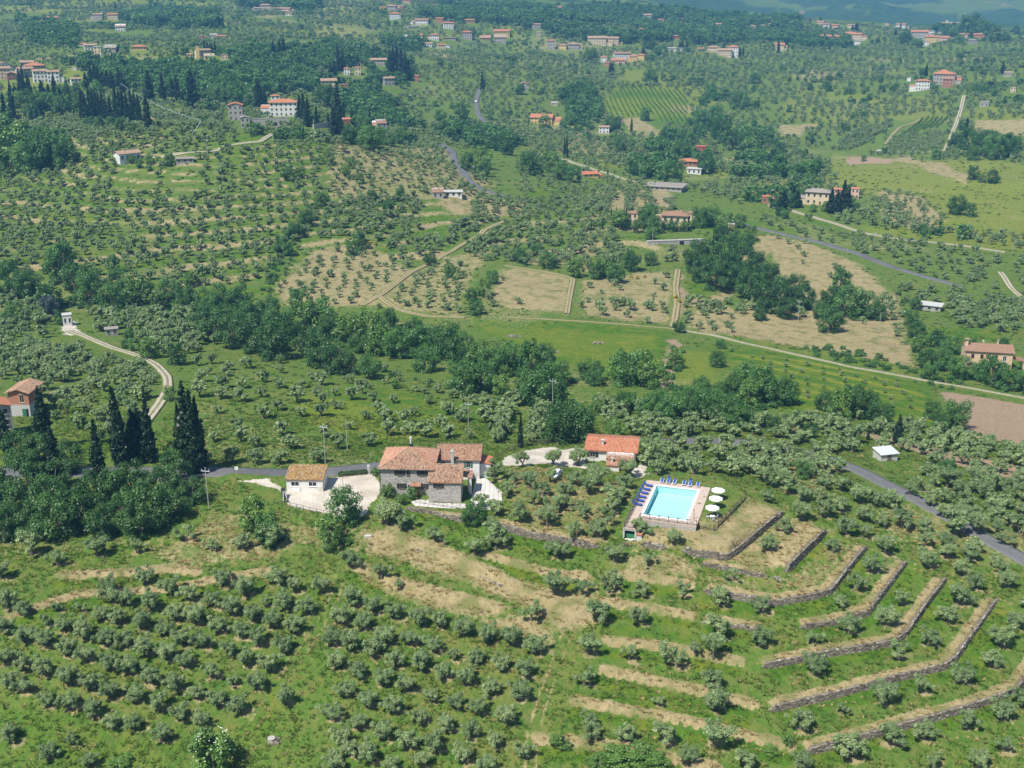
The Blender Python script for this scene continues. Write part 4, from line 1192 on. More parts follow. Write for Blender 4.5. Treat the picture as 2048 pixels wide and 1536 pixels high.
S4 = 3.9385
hamlet('on the upper left hillside', 'houses on the upper left hillside', 0, 0, S4, [
    (205, 195, 70, 20, 'g', 'white', 'tan'), (345, 190, 60, 28, 'g', 'yellow', 'orange'), (420, 188, 80, 45, 'g', 'cream', 'orange', 15),
    (770, 162, 72, 45, 'g', 'grey', 'tan'), (890, 157, 80, 40, 'g', 'cream', 'orange'), (950, 247, 75, 35, 'm', 'white', 'tan'),
    (655, 362, 45, 14, 'g', 'white', 'orange'), (715, 395, 90, 36, 'g', 'white', 'tan'), (772, 448, 55, 74, 'f', 'cream', 'flat'), (868, 420, 85, 40, 'm', 'grey', 'grey'),
    (1093, 395, 112, 26, 'h', 'yellow', 'orange', -6), (1583, 308, 38, 28, 'f', 'red', 'flat'), (1745, 305, 70, 18, 'g', 'grey', 'orange'), (1680, 305, 55, 26, 'm', 'grey', 'grey')])
hamlet('in the church group on the wooded slope', 'church buildings on the wooded slope', 0, 0, S4, [
    (1610, 462, 110, 62, 'g', 'cream', 'tan', 20, 'cream church nave with tiled gable roof'), (1562, 475, 26, 100, 'h', 'yellow', 'tan', 0, 'slim yellow church bell tower'),
    (1655, 478, 80, 34, 'm', 'yellow', 'grey', 10), (1497, 480, 45, 48, 'g', 'yellow', 'tan', 0), (1770, 472, 55, 34, 'y', 'cream', 'tan', 0)])
hamlet('in the left edge village', 'houses of the village at the left edge', 0, 0, S4, [
    (45, 560, 110, 48, 'y', 'white', 'brown', 10), (35, 625, 100, 80, 'g', 'cream', 'tan', 0), (92, 630, 62, 48, 'y', 'brick', 'tan', 10), (215, 530, 100, 36, 'g', 'grey', 'tan'),
    (275, 548, 140, 30, 'h', 'grey', 'orange', 0), (215, 612, 120, 66, 'g', 'grey', 'tan', 25), (325, 650, 106, 84, 'g', 'white', 'tan', 4), (425, 655, 90, 84, 'g', 'white', 'tan', -4),
    (605, 668, 80, 44, 'g', 'white', 'tan'), (590, 552, 34, 18, 'f', 'white', 'flat')])
hamlet('below the dark cypress block', 'farm buildings on the left slope', 0, 0, S4, [
    (1030, 1268, 175, 58, 'g', 'white', 'tan', 24, 'long whitewashed stone barn with tiled roof')])
hamlet('on the villa knoll', 'buildings of the villa on the knoll', 440, 170, 3.528, [
    (452, 222, 196, 92, 'h', 'white', 'orange', -6, 'large white villa with broad hipped orange roof'), (392, 130, 62, 50, 'h', 'white', 'orange', 0, 'small white upper tower with hipped roof behind the villa'),
    (113, 250, 98, 100, 'y', 'grey', 'orange', -4, 'tall plain stone tower house draped in ivy'), (180, 302, 64, 66, 'y', 'grey', 'grey', 0, 'small grey stone gatehouse'),
    (888, 282, 66, 38, 'g', 'red', 'orange', 0), (960, 300, 60, 34, 'g', 'white', 'orange', 0), (1040, 330, 76, 62, 'g', 'grey', 'tan', 10), (1092, 350, 96, 60, 'm', 'white', 'orange', 0), (1146, 372, 66, 96, 'm', 'grey', 'brown', 10)])
hamlet('around the wooded dell in the upper middle', 'houses round the wooded dell', 510, 0, S4, [
    (586, 692, 118, 52, 'g', 'cream', 'tan', 6), (705, 690, 60, 24, 'f', 'brick', 'tan', 0), (725, 592, 46, 50, 'h', 'white', 'orange', 0), (812, 592, 44, 56, 'h', 'cream', 'orange', 0),
    (815, 520, 40, 16, 'h', 'cream', 'orange', 0), (975, 515, 122, 40, 'g', 'grey', 'tan', 0), (1060, 672, 84, 52, 'g', 'grey', 'tan', 20), (1275, 645, 32, 46, 'g', 'brick', 'orange', 0, 'narrow red brick tower'), (908, 402, 46, 18, 'm', 'grey', 'grey', 0)])
hamlet('at the top of the middle hillside', 'houses on the upper middle hillside', 510, 0, S4, [
    (85, 77, 90, 34, 'h', 'cream', 'tan'), (15, 85, 50, 20, 'g', 'grey', 'tan'), (190, 92, 80, 24, 'g', 'grey', 'brown'), (240, 98, 70, 28, 'g', 'pink', 'tan'), (265, 125, 46, 18, 'g', 'white', 'orange'),
    (1010, 87, 42, 26, 'g', 'yellow', 'orange'), (1072, 84, 80, 34, 'h', 'grey', 'tan'), (1142, 84, 60, 32, 'g', 'brick', 'tan'), (1103, 155, 88, 44, 'h', 'white', 'orange', 0), (1190, 26, 66, 22, 'g', 'pink', 'orange'),
    (1435, 88, 64, 28, 'h', 'cream', 'grey'), (1310, 192, 102, 30, 'g', 'white', 'brown'), (1250, 222, 90, 14, 'f', 'white', 'flat'), (1450, 182, 62, 34, 'g', 'brick', 'orange'), (1525, 228, 78, 44, 'g', 'white', 'red', 6), (1695, 188, 84, 28, 'g', 'yellow', 'orange')])
hamlet('in the terraced hamlet right of the dell', 'houses of the terraced hamlet', 510, 0, S4, [
    (1670, 312, 80, 54, 'h', 'grey', 'red', 0), (1413, 318, 72, 40, 'h', 'white', 'orange', 0), (1530, 314, 100, 16, 'f', 'grey', 'tan', 0), (1295, 292, 52, 16, 'g', 'pink', 'orange'), (1362, 368, 64, 24, 'g', 'white', 'tan'),
    (1470, 388, 62, 32, 'g', 'cream', 'orange'), (1512, 374, 50, 16, 'f', 'white', 'flat'), (1945, 292, 124, 42, 'g', 'yellow', 'orange', 6), (1932, 338, 92, 40, 'm', 'grey', 'tan', 0), (1812, 312, 84, 12, 'm', 'brick', 'tan'), (1190, 305, 50, 14, 'm', 'white', 'grey')])
hamlet('high on the wooded hill', 'scattered houses below the wooded ridge', 1020, 0, S4, [
    (390, 84, 64, 24, 'g', 'white', 'orange'), (285, 142, 46, 16, 'g', 'white', 'tan'), (217, 228, 52, 34, 'g', 'grey', 'tan'), (228, 292, 30, 36, 'g', 'grey', 'tan'),
    (1042, 258, 42, 28, 'h', 'yellow', 'orange'), (1090, 138, 72, 18, 'g', 'white', 'tan'), (1185, 172, 52, 16, 'h', 'pink', 'orange'), (1350, 167, 34, 20, 'h', 'brick', 'orange'), (1388, 212, 62, 20, 'h', 'grey', 'brown'), (1300, 304, 52, 20, 'h', 'red', 'brown'),
    (1272, 48, 26, 10, 'g', 'white', 'orange'), (1622, 158, 36, 20, 'h', 'white', 'red'), (1636, 212, 62, 20, 'g', 'cream', 'tan'), (1640, 235, 50, 10, 'g', 'pink', 'orange'), (1902, 234, 64, 26, 'h', 'cream', 'tan'), (1988, 228, 52, 26, 'h', 'white', 'tan'), (1772, 296, 30, 12, 'g', 'pink', 'orange'), (1740, 326, 30, 10, 'g', 'brick', 'orange')])
hamlet('on the vineyard hilltop', 'hamlet above the round vineyard', 1020, 0, S4, [
    (325, 388, 62, 62, 'h', 'grey', 'orange', 0), (412, 392, 64, 32, 'h', 'yellow', 'tan'), (502, 392, 84, 40, 'h', 'grey', 'tan', 0), (686, 354, 142, 50, 'g', 'cream', 'tan', 4), (806, 354, 98, 48, 'g', 'cream', 'tan', 4), (862, 354, 46, 16, 'g', 'yellow', 'tan', 0),
    (740, 494, 46, 42, 'g', 'white', 'orange'), (888, 472, 128, 46, 'g', 'white', 'brown', 12), (972, 494, 58, 46, 'g', 'yellow', 'orange', 0), (1032, 474, 52, 38, 'g', 'yellow', 'orange'), (850, 505, 110, 28, 'g', 'pink', 'orange', 0), (760, 524, 40, 30, 'g', 'brick', 'orange')])
hamlet('beyond the vineyard hill', 'villas beyond the vineyard hill', 1020, 0, S4, [
    (1600, 412, 92, 36, 'h', 'cream', 'tan', 0), (1690, 446, 104, 46, 'g', 'cream', 'tan', 0), (1752, 450, 84, 74, 'h', 'white', 'orange', 0), (1500, 398, 54, 14, 'g', 'pink', 'orange'), (1290, 405, 140, 24, 'f', 'white', 'flat', 0)])
hamlet('in the valley below the vineyard', 'valley houses below the vineyard', 1020, 0, S4, [
    (106, 716, 80, 50, 'y', 'grey', 'tan', 0), (245, 975, 170, 46, 'g', 'yellow', 'orange', -8, 'long yellow farmhouse with orange tiled roof'), (740, 1050, 80, 46, 'g', 'white', 'tan', 0), (1500, 1218, 72, 62, 'f', 'red', 'red', -8, 'red plastered tower with flat top'),
    (1402, 1310, 136, 36, 'h', 'brick', 'orange', 0, 'brick house with low hipped orange roof'), (1448, 1372, 110, 40, 'f', 'white', 'flat', -8), (638, 1398, 120, 26, 'g', 'yellow', 'red', 18), (1200, 1500, 300, 22, 'f', 'grey', 'grey', -12, 'long grey flat roofed shed'), (350, 832, 50, 16, 'm', 'cream', 'grey', 0)])
hamlet('in the right hill village', 'houses of the right hand hill village', 1528, 0, S4, [
    (110, 402, 92, 46, 'g', 'cream', 'orange', 0), (205, 340, 50, 16, 'g', 'brick', 'orange'), (480, 338, 88, 48, 'g', 'grey', 'orange'), (575, 322, 84, 32, 'g', 'brick', 'orange'), (716, 320, 96, 46, 'g', 'cream', 'orange', 0), (722, 356, 72, 34, 'f', 'white', 'flat', 0), (790, 318, 40, 30, 'h', 'cream', 'orange'), (690, 285, 110, 20, 'h', 'cream', 'orange')])
hamlet('on the far right skyline', 'buildings along the far right skyline', 1528, 0, S4, [
    (480, 222, 64, 28, 'g', 'white', 'brown'), (552, 226, 62, 26, 'h', 'pink', 'red'), (682, 222, 52, 24, 'g', 'cream', 'tan'), (440, 190, 56, 18, 'g', 'pink', 'tan'), (45, 207, 50, 14, 'h', 'white', 'tan'), (160, 212, 34, 16, 'y', 'cream', 'tan'), (965, 198, 32, 10, 'g', 'cream', 'orange'), (1075, 222, 74, 26, 'g', 'white', 'brown'), (300, 108, 34, 10, 'g', 'pink', 'orange'), (218, 116, 24, 8, 'f', 'white', 'flat')])
hamlet('in the far right hilltop village', 'houses of the hilltop village at far right', 1528, 0, S4, [
    (1222, 312, 130, 56, 'g', 'grey', 'orange', 0), (1300, 284, 70, 40, 'f', 'white', 'flat', 0), (1312, 342, 94, 48, 'g', 'yellow', 'orange', 0), (1265, 364, 56, 36, 'f', 'white', 'flat', 0), (1412, 322, 80, 24, 'g', 'pink', 'orange'), (1392, 282, 44, 34, 'f', 'grey', 'grey', 0),
    (1412, 214, 92, 28, 'g', 'white', 'tan', 0, 'long white hilltop church'), (1438, 200, 16, 34, 'h', 'white', 'orange', 0, 'slim white church bell tower'), (1562, 302, 78, 28, 'g', 'pink', 'orange'), (1682, 302, 64, 28, 'g', 'brick', 'orange'), (1500, 195, 70, 10, 'g', 'white', 'tan'), (1640, 350, 50, 30, 'g', 'grey', 'grey'), (1825, 255, 40, 20, 'g', 'brick', 'tan')])
hamlet('at the right slope farm', 'farm on the right hand slope', 1528, 0, S4, [
    (1412, 665, 160, 76, 'h', 'grey', 'orange', 0, 'large grey stone farmhouse with wide orange hipped roof'), (1412, 580, 52, 22, 'h', 'cream', 'orange', 0, 'small roof lantern with orange cap behind the big farmhouse'), (1244, 714, 108, 72, 'h', 'white', 'orange', 0), (1442, 690, 78, 62, 'm', 'brick', 'brown', 0), (1518, 650, 46, 42, 'g', 'brick', 'tan'), (1140, 640, 30, 26, 'f', 'white', 'flat'), (1735, 838, 64, 36, 'f', 'grey', 'grey', 0), (1922, 604, 60, 30, 'g', 'grey', 'tan', 0), (1960, 730, 40, 36, 'g', 'cream', 'tan')])
hamlet('among cypresses above the grey road', 'houses above the grey road', 1528, 380, S4, [
    (18, 108, 60, 54, 'g', 'brick', 'orange', 10), (95, 132, 110, 60, 'g', 'cream', 'brown', 10), (415, 118, 180, 96, 'h', 'cream', 'grey', -6, 'broad cream house with low grey hipped roof'), (585, 60, 80, 60, 'g', 'pink', 'orange', 0), (712, 70, 60, 76, 'g', 'pink', 'orange', 0)])
hamlet('behind hedges in the middle distance', 'hedged villa in the middle distance', 1220, 390, 4.885, [
    (628, 345, 248, 138, 'h', 'cream', 'brown', -4, 'cream villa with brown hipped roof'), (215, 288, 105, 105, 'h', 'cream', 'brown', 0, 'narrow cream villa tower with brown roof'), (478, 300, 56, 50, 'm', 'cream', 'orange', 0), (790, 250, 40, 60, 'm', 'cream', 'brown', 0), (1184, 330, 60, 44, 'f', 'pink', 'flat', 0)])
hamlet('at small sheds in the groves', 'sheds in the groves', 0, 0, 1.0, [
    (876, 397, 22, 12, 'm', 'grey', 'brown', 0), (907, 394, 34, 10, 'f', 'white', 'flat', 0), (1858, 622, 42, 8, 'f', 'grey', 'flat', -8), (224, 671, 24, 6, 'f', 'grey', 'grey', 0), (136, 652, 12, 22, 'f', 'white', 'flat', 0), (370, 326, 34, 8, 'f', 'grey', 'grey', 0), (1968, 214, 16, 9, 'f', 'grey', 'flat', 0)])

# stone terraces of the two villas
def stone_terrace(label, pxl, pxr, hpx, depth, m='grey_wall', openings=()):
    (xa, ya, za), (xb, yb, zb) = G(*pxl), G(*pxr)
    k = mpp((xa + xb) / 2, (ya + yb) / 2, za); L = math.hypot(xb - xa, yb - ya); h = hpx * k / .96
    e = tag(empty('stone_terrace', (xa, ya, min(za, zb)), math.atan2(yb - ya, xb - xa)), label, 'terrace wall')
    MB().box(0, L, 0, depth, -2, h).build('wall', m, e)
    MB().box(-.1, L + .1, -.15, .4, h + .002, h + .12).build('coping', 'grey_wall', e)
    for a, w, hh in openings: MB().box(a * L, a * L + w, -.04, .1, .05, hh).build('door', 'dark', e)  # near-black slabs on the wall face paint the shade inside open doorways
stone_terrace('stone retaining terrace with a dark doorway in front of the hedged villa', (1296, 492), (1408, 490), 11, 3, 'rubble', ((.56, 2.2, 2.3), (.95, 1.0, 1.6)))
stone_terrace('long grey retaining wall below the white villa on the knoll', (506, 253), (578, 251), 14, 3, 'rubble', ((.55, 3.0, 2.6), (.9, 2.4, 2.0)))
stone_terrace('tall stone garden wall between cypresses right of the white villa', (628, 258), (662, 256), 11, 1, 'concrete')
stone_terrace('low reddish terrace wall at the foot of the villa knoll', (500, 262), (578, 258), 6, 2, 'pink_wall')
stone_terrace('white boundary wall in the terraced hamlet', (925, 89), (955, 88), 3, 1, 'white_wall')

# white shed roof and pole by the drive at right
ws = yard_thing('metal_roofed_shed', 1778, 922, 'low shed with plain white sloping roof among olives at right', 'shed', math.radians(14))
MB().box(-2.1, 2.1, 0, 3.4, -1, 1.7).build('wall', 'concrete', ws)
MB().prism([(-2.4, -.3, 1.75), (2.4, -.3, 1.75), (2.4, 3.7, 2.2), (-2.4, 3.7, 2.2)], .1).build('roof', 'metal', ws)
MB().box(-.5, .5, -.05, .03, 0, 1.7).build('door', 'wood', ws)
# ------------------------------------------------------------------ swimming pool
cTL, cTR, cBR, cBL = [np.array(at_level(px, py, POOL_Z)) for px, py in ((1312, 969), (1402, 980), (1374, 1042.5), (1279, 1030))]
pc = (cTL + cTR + cBR + cBL) / 4
ux = (cTR - cTL + cBR - cBL); PA = math.atan2(ux[1], ux[0])
PWd = (np.linalg.norm(cTR - cTL) + np.linalg.norm(cBR - cBL)) / 2
PLn = (np.linalg.norm(cTL - cBL) + np.linalg.norm(cTR - cBR)) / 2
pool = empty('swimming_pool', (pc[0], pc[1], POOL_Z), PA)
tag(pool, 'rectangular turquoise swimming pool with white coping and pink tiled surround', 'swimming pool')
ca_, sa_ = math.cos(-PA), math.sin(-PA)
def plocal(px, py, z=None):
    x, y = at_level(px, py, POOL_Z if z is None else z)
    dx, dy = x - pc[0], y - pc[1]
    return dx * ca_ - dy * sa_, dx * sa_ + dy * ca_
def pworld(lx, ly):
    c, s_ = math.cos(PA), math.sin(PA)
    return pc[0] + lx * c - ly * s_, pc[1] + lx * s_ + ly * c
hw, hl = PWd / 2, PLn / 2
dTL, dTR, dBR = plocal(1296.7, 960.5), plocal(1423, 975), plocal(1390.4, 1053.5)
dBL = plocal(1244, 1054)
DX0, DX1, DY1, DY0 = (dTL[0] + dBL[0]) / 2, (dTR[0] + dBR[0]) / 2, (dTL[1] + dTR[1]) / 2, -hl - 1.5
dk = MB()
W0 = .45
for a in ((DX0, -hw + .05, DY0, DY1), (hw - .05, DX1, DY0, DY1), (-hw + .05, hw - .05, hl - .05, DY1), (-hw + .05, hw - .05, DY0, -hl + .05)):
    dk.box(a[0], a[1], a[2], a[3], -.3, 0)
dk.build('pool_deck', 'deck', pool)
ARM = min(dBL[1], DY0 - 1.2)
MB().box(DX0, DX0 + 2.3, ARM, DY0 - .002, -.3, 0).build('deck_arm', 'deck', pool)
MB().box(DX0 + .1, DX1 - .1, DY0 + .02, DY0 + .4, -2.0, -.302).build('deck_front_wall', 'rubble', pool)
cpg = MB()
for a in ((-hw, -hw + W0, -hl, hl), (hw - W0, hw, -hl, hl), (-hw + W0, hw - W0, hl - W0, hl), (-hw + W0, hw - W0, -hl, -hl + W0)):
    cpg.box(a[0], a[1], a[2], a[3], -.28, .045)
cpg.build('coping', 'coping', pool)
iw, il = hw - W0, hl - W0
bs = MB()
bs.add([(-iw, -il, -1.5), (iw, -il, -1.5), (iw, il, -1.5), (-iw, il, -1.5), (-iw, -il, -.02), (iw, -il, -.02), (iw, il, -.02), (-iw, il, -.02)], [(0, 1, 2, 3), (0, 4, 5, 1), (1, 5, 6, 2), (2, 6, 7, 3), (3, 7, 4, 0)])
bs.build('pool_basin', 'pool_floor', pool)
MB().add([(-iw, -il, -.10), (iw, -il, -.10), (iw, il, -.10), (-iw, il, -.10)], [(0, 1, 2, 3)]).build('water_surface', 'water', pool)
def rails(name, words, lx, ly, turn):
    x, y = pworld(lx, ly)
    e = tag(empty(name, (x, y, POOL_Z + .045), PA + turn), words, 'pool ladder')
    for sx in (-.25, .25):
        mb = MB(); pts = [(sx, .35, 0), (sx, .35, .7), (sx, .15, .85), (sx, -.15, .8), (sx, -.25, .4), (sx, -.27, -.6)]
        for p, q in zip(pts[:-1], pts[1:]): mb.tube(p, q, .03)
        mb.build('handrail', 'metal', e)
    for k in range(3): MB().box(-.25, .25, -.32, -.24, -.5 + k * .25, -.46 + k * .25).build('rung', 'metal', e)
rails('pool_ladder', 'steel pool ladder at the back left corner of the pool', -hw + .5, hl - 1.6, -math.pi / 2)
rails('pool_ladder', 'steel pool ladder at the front right corner of the pool', hw - .5, -hl + 1.6, math.pi / 2)
x, y = pworld(hw + .9, -hl + 1.2)
sh = tag(empty('pool_shower', (x, y, POOL_Z), PA), 'slim dark shower post on the deck by the near right pool corner', 'shower')
MB().tube((0, 0, 0), (0, 0, 2.0), .05).build('post', 'black', sh); MB().tube((0, 0, 2.0), (-.4, 0, 2.05), .035).build('shower_head', 'black', sh)

# loungers
def make_lounger(words, group, frame_m, sling_m, raised, x, y, z, rot, canopy=False):
    e = tag(empty('sun_lounger', (x, y, z), rot), words, 'sun lounger', group)
    f = MB()
    for sy in (-.33, .33): f.box(-.95, .95, sy - .035, sy + .035, .28, .36)
    f.box(-.95, -.88, -.29, .29, .281, .359); f.box(.88, .95, -.29, .29, .281, .359)
    f.build('frame', frame_m, e)
    for lx in (-.75, .75):
        for ly in (-.33, .33): MB().tube((lx, ly, 0), (lx * .93, ly, .28), .03).build('leg', frame_m, e)
    MB().box(-.3, .88, -.28, .28, .33, .375).build('seat', sling_m, e)
    b = MB(); hz = .62 if raised else .10
    b.add([(-.3, -.28, .34), (-.3, .28, .34), (-.92, .28, .34 + hz), (-.92, -.28, .34 + hz), (-.3, -.28, .39), (-.3, .28, .39), (-.92, .28, .39 + hz), (-.92, -.28, .39 + hz)], [(0, 1, 2, 3), (7, 6, 5, 4), (0, 4, 5, 1), (1, 5, 6, 2), (2, 6, 7, 3), (3, 7, 4, 0)])
    b.build('backrest', sling_m, e)
    MB().tube((-.75, 0, .3), (-.85, 0, .32 + hz), .02).build('backrest_prop', frame_m, e)
    if canopy:
        MB().add([(-.95, -.36, .9), (-.95, .36, .9), (-.62, .36, 1.12), (-.62, -.36, 1.12), (-.95, -.36, .94), (-.95, .36, .94), (-.62, .36, 1.16), (-.62, -.36, 1.16)], [(0, 1, 2, 3), (7, 6, 5, 4), (0, 4, 5, 1), (1, 5, 6, 2), (2, 6, 7, 3), (3, 7, 4, 0)]).build('sunshade', sling_m, e)
        for sy in (-.35, .35): MB().tube((-.9, sy, .33), (-.78, sy, 1.02), .018).build('sunshade_arm', frame_m, e)
    return e
ords = ['first', 'second', 'third', 'fourth', 'fifth', 'sixth']
for i, (zx, zy, ra) in enumerate([(848, 160, 0), (933, 172, 1), (1018, 178, 0), (1148, 195, 0), (1231, 208, 1), (1338, 215, 0)]):
    lx, ly = plocal(1200 + zx / 6.827, 940 + zy / 6.827)
    x, y = pworld(lx, max(ly, hl + .9))
    make_lounger(f'{ords[i]} from left of the {"canopied" if ra else "flat"} blue and white loungers in a row behind the pool' if False else f'blue sun lounger with {"raised sunshade" if ra else "white frame"}, {ords[i]} from left in the row behind the pool', 'blue loungers behind the pool', 'white_plastic', 'blue', bool(ra), x, y, POOL_Z, PA - math.pi / 2 + .06, bool(ra))
for i, (zx, zy) in enumerate([(652, 222), (622, 275), (595, 325), (565, 378), (537, 428), (508, 480)]):
    lx, ly = plocal(1200 + zx / 6.827, 940 + zy / 6.827)
    x, y = pworld(min(lx, -hw - 1.15), ly)
    make_lounger(f'all blue sun lounger beside the left pool edge, {ords[i]} from the back', 'blue loungers along the left pool edge', 'blue', 'blue', True, x, y, POOL_Z, PA - .12)

# parasols with tables on the lawn
def parasol(words, px, py, table):
    zc = POOL_Z + 2.15
    x, y = at_level(px, py, zc)
    z0_ = HZ(x, y)
    e = tag(empty('parasol', (x, y, z0_), .2), words, 'parasol', 'white parasols beside the pool')
    R, n = 1.35, 8
    cv = MB()
    rim = [(R * math.cos(2 * math.pi * k / n), R * math.sin(2 * math.pi * k / n), 1.98) for k in range(n)]
    mid = [(a * .5, b * .5, 2.2) for a, b, _ in rim]
    cv.add([(0, 0, 2.38)] + mid + rim, [(0, 1 + k, 1 + (k + 1) % n) for k in range(n)] + [(1 + k, 1 + n + k, 1 + n + (k + 1) % n, 1 + (k + 1) % n) for k in range(n)])
    cv.add([(a, b, c - .14) for a, b, c in rim] + rim, [(k, (k + 1) % n, (k + 1) % n + n, k + n) for k in range(n)])
    cv.build('canopy', 'white', e)
    MB().tube((0, 0, .1), (0, 0, 2.45), .03).build('pole', 'metal', e)
    for k in range(n): MB().tube((0, 0, 2.32), (rim[k][0] * .98, rim[k][1] * .98, 1.96), .012, n=4).build('rib', 'metal', e)
    MB().tube((0, 0, 0), (0, 0, .1), .32, .26, 12).build('base', 'concrete', e)
    return e, (x, y, z0_)
_, p1 = parasol('white octagonal parasol farthest from the camera on the pool lawn', 1436.6, 978, 0)
_, p2 = parasol('white octagonal parasol in the middle of the three on the pool lawn', 1432, 994.5, 0)
_, p3 = parasol('white octagonal parasol nearest the front fence, shading a table', 1425, 1013, 1)
tb = tag(empty('garden_table', (p3[0] - .1, p3[1] - .9, p3[2]), .3), 'round white garden table under the nearest parasol', 'table')
MB().tube((0, 0, .68), (0, 0, .72), .5, .5, 14).build('tabletop', 'white_plastic', tb)
for k in range(4): MB().tube((.38 * math.cos(k * 1.571), .38 * math.sin(k * 1.571), 0), (.25 * math.cos(k * 1.571), .25 * math.sin(k * 1.571), .68), .025).build('leg', 'white_plastic', tb)
for k, (ang, wd) in enumerate(((-1.5, 'nearest the front fence'), (.4, 'on the right side of the table'), (2.7, 'on the pool side of the table'))):
    c = tag(empty('garden_chair', (tb.location[0] + .85 * math.cos(ang), tb.location[1] + .85 * math.sin(ang), p3[2]), ang), f'grey plastic garden chair {wd}', 'chair', 'chairs around the garden table')
    MB().box(-.22, .22, -.22, .22, .40, .44).build('seat', 'metal', c)
    MB().add([(.2, -.22, .44), (.2, .22, .44), (.3, .22, .9), (.3, -.22, .9), (.24, -.22, .44), (.24, .22, .44), (.34, .22, .9), (.34, -.22, .9)], [(0, 3, 2, 1), (4, 5, 6, 7), (0, 1, 5, 4), (1, 2, 6, 5), (2, 3, 7, 6), (3, 0, 4, 7)]).build('backrest', 'metal', c)
    for a in (-.19, .19):
        for b in (-.19, .19): MB().tube((a, b, 0), (a, b, .4), .02).build('leg', 'metal', c)

# pump house under the deck corner and the little tiled cupboard beside it
_px, _py = pworld(DX0 + 1.15, ARM + .1)
ph = tag(empty('pump_house', (_px, _py, POOL_Z - 2.35), PA), 'square concrete pump house with dark green opening under the deck corner', 'pump house')
PHH = 2.35 - .302
for sx in (-1, 1): MB().box(sx * 1.1 - .15, sx * 1.1 + .15, -.04, 3.2, -1, PHH - .02).build('side_wall', 'concrete', ph)
MB().box(-.95, .95, -.02, .25, PHH - .3, PHH - .02).build('lintel', 'concrete', ph)
MB().box(-.95, .95, .9, 1.0, -.3, PHH - .03).build('door', 'dark', ph)  # no door leaf: black backing paints the shade deep inside the opening
MB().box(-.7, .85, .5, .85, 0, .95).build('water_tank', 'green_door', ph)
MB().box(-.94, .94, -.45, .4, -.6, .06).build('sill', 'coping', ph)
_px, _py = pworld(DX0 + 3.0, ARM - .2)
gx_, gy_, gz_ = _px, _py, POOL_Z - 2.3
cb = tag(empty('meter_cupboard', (gx_, gy_, gz_), PA), 'small white cupboard with sloping red tile roof next to the pump house', 'cupboard')
MB().box(-.45, .45, 0, .8, -.5, 1.15).build('body', 'white_wall', cb)
cpr = [(-.55, -.12, 1.2), (.55, -.12, 1.2), (.55, .92, 1.5), (-.55, .92, 1.5)]
rr_ = MB().prism(cpr, .06).build('roof', 'roof_red', cb)
tag(tile_cover(MB(), cpr, .2, .36, .05).build('roof_tiles', 'tile_red', rr_, tint=True), kind='stuff')
MB().box(-.3, .3, -.03, -.003, .15, 1.0).build('door', 'metal', cb)

# ------------------------------------------------------------------ fences
def fence(words, px, h=1.0, gap=1.9, style='x', m='wood', cat='fence', level=None, r=.045):
    if level is None: pl = GP(px)
    else: pl = GP(px)
    pts = []
    for (xa, ya), (xb, yb) in zip(pl[:-1], pl[1:]):
        n = max(1, round(math.hypot(xb - xa, yb - ya) / gap))
        pts += [(xa + (xb - xa) * i / n, ya + (yb - ya) * i / n) for i in range(n)]
    pts.append(pl[-1])
    zs = [float(v) if level is None else level for v in height([p[0] for p in pts], [p[1] for p in pts])]
    e = tag(empty('wooden_fence' if m == 'wood' else 'metal_fence', (*pts[0], zs[0])), words, cat)
    o0 = Vector((*pts[0], zs[0]))
    P = [Vector((*p, z)) - o0 for p, z in zip(pts, zs)]
    pm = MB().tube((0, 0, -.6), (0, 0, h + .08), r * 1.5).mesh('post', m)
    for p in P: link('post', pm, e, p)
    for a, b in zip(P[:-1], P[1:]):
        up = Vector((0, 0, 1))
        MB().tube(a + up * h, b + up * h, r).build('top_rail', m, e)
        if style == 'x':
            MB().tube(a + up * .12, b + up * (h - .06), r * .75).build('brace', m, e)
            MB().tube(a + up * (h - .06) + Vector((0, r, 0)), b + up * .12 + Vector((0, r, 0)), r * .75).build('brace', m, e)
            MB().tube(a + up * .1, b + up * .1, r * .8).build('bottom_rail', m, e)
        else:
            for q in ((.5,) if style == 'r' else (.33, .66)): MB().tube(a + up * h * q, b + up * h * q, r * .8).build('middle_rail', m, e)
    return e
def local_fence(words, pts, **kw):
    """fence given in the pool's own axes"""
    pl = [pworld(*p) for p in pts]
    global GP
    keep = GP; GP = lambda _p: pl
    try: return fence(words, pl, **kw)
    finally: GP = keep
local_fence('dark wooden fence with crossed braces along the front of the pool deck', [(DX0 + .1, ARM + .1), (DX0 + 2.2, ARM + .1), (DX0 + 2.2, DY0 + .15), (DX1 - .05, DY0 + .15)], level=POOL_Z, h=1.05)
local_fence('crossed wooden fence running back along the left side of the pool deck', [(DX0 + .1, ARM + .1), (DX0 + .1, 1.0)], level=POOL_Z, h=1.0)
fence('short crossed fence from the deck corner across the pool lawn front', [(1395, 1057), (1427, 1061)], 1.0)
fence('crossed wooden fence climbing along the right side of the pool lawn', [(1428, 1062), (1452, 1037), (1474, 1014), (1491, 996)], 1.15)
fence('thin wire fence along the back of the pool terrace', [(1300, 957), (1340, 958), (1380, 962), (1430, 968)], 1.1, 3.2, 'r', 'black', r=.025)
fence('black railing at the edge of the gravel yard below the white shed', [(549, 1008), (580, 1014), (620, 1024), (662, 1033)], .95, 1.75, 'r', 'black', r=.035)
fence('thin metal railing above the retaining wall by the farmhouse terrace', [(832, 1006), (870, 1011), (905, 1016), (932, 1020)], .95, 1.7, 'x', 'black', r=.025)
fence('rustic wooden rail fence behind the gravel turning yard', [(1012, 905), (1040, 897), (1070, 890), (1110, 886), (1166, 886)], 1.1, 2.1, 'd', 'wood')
fence('short crossed rail fence below the pump house', [(1235, 1096), (1262, 1094)], .9, 1.4, 'x', 'wood')
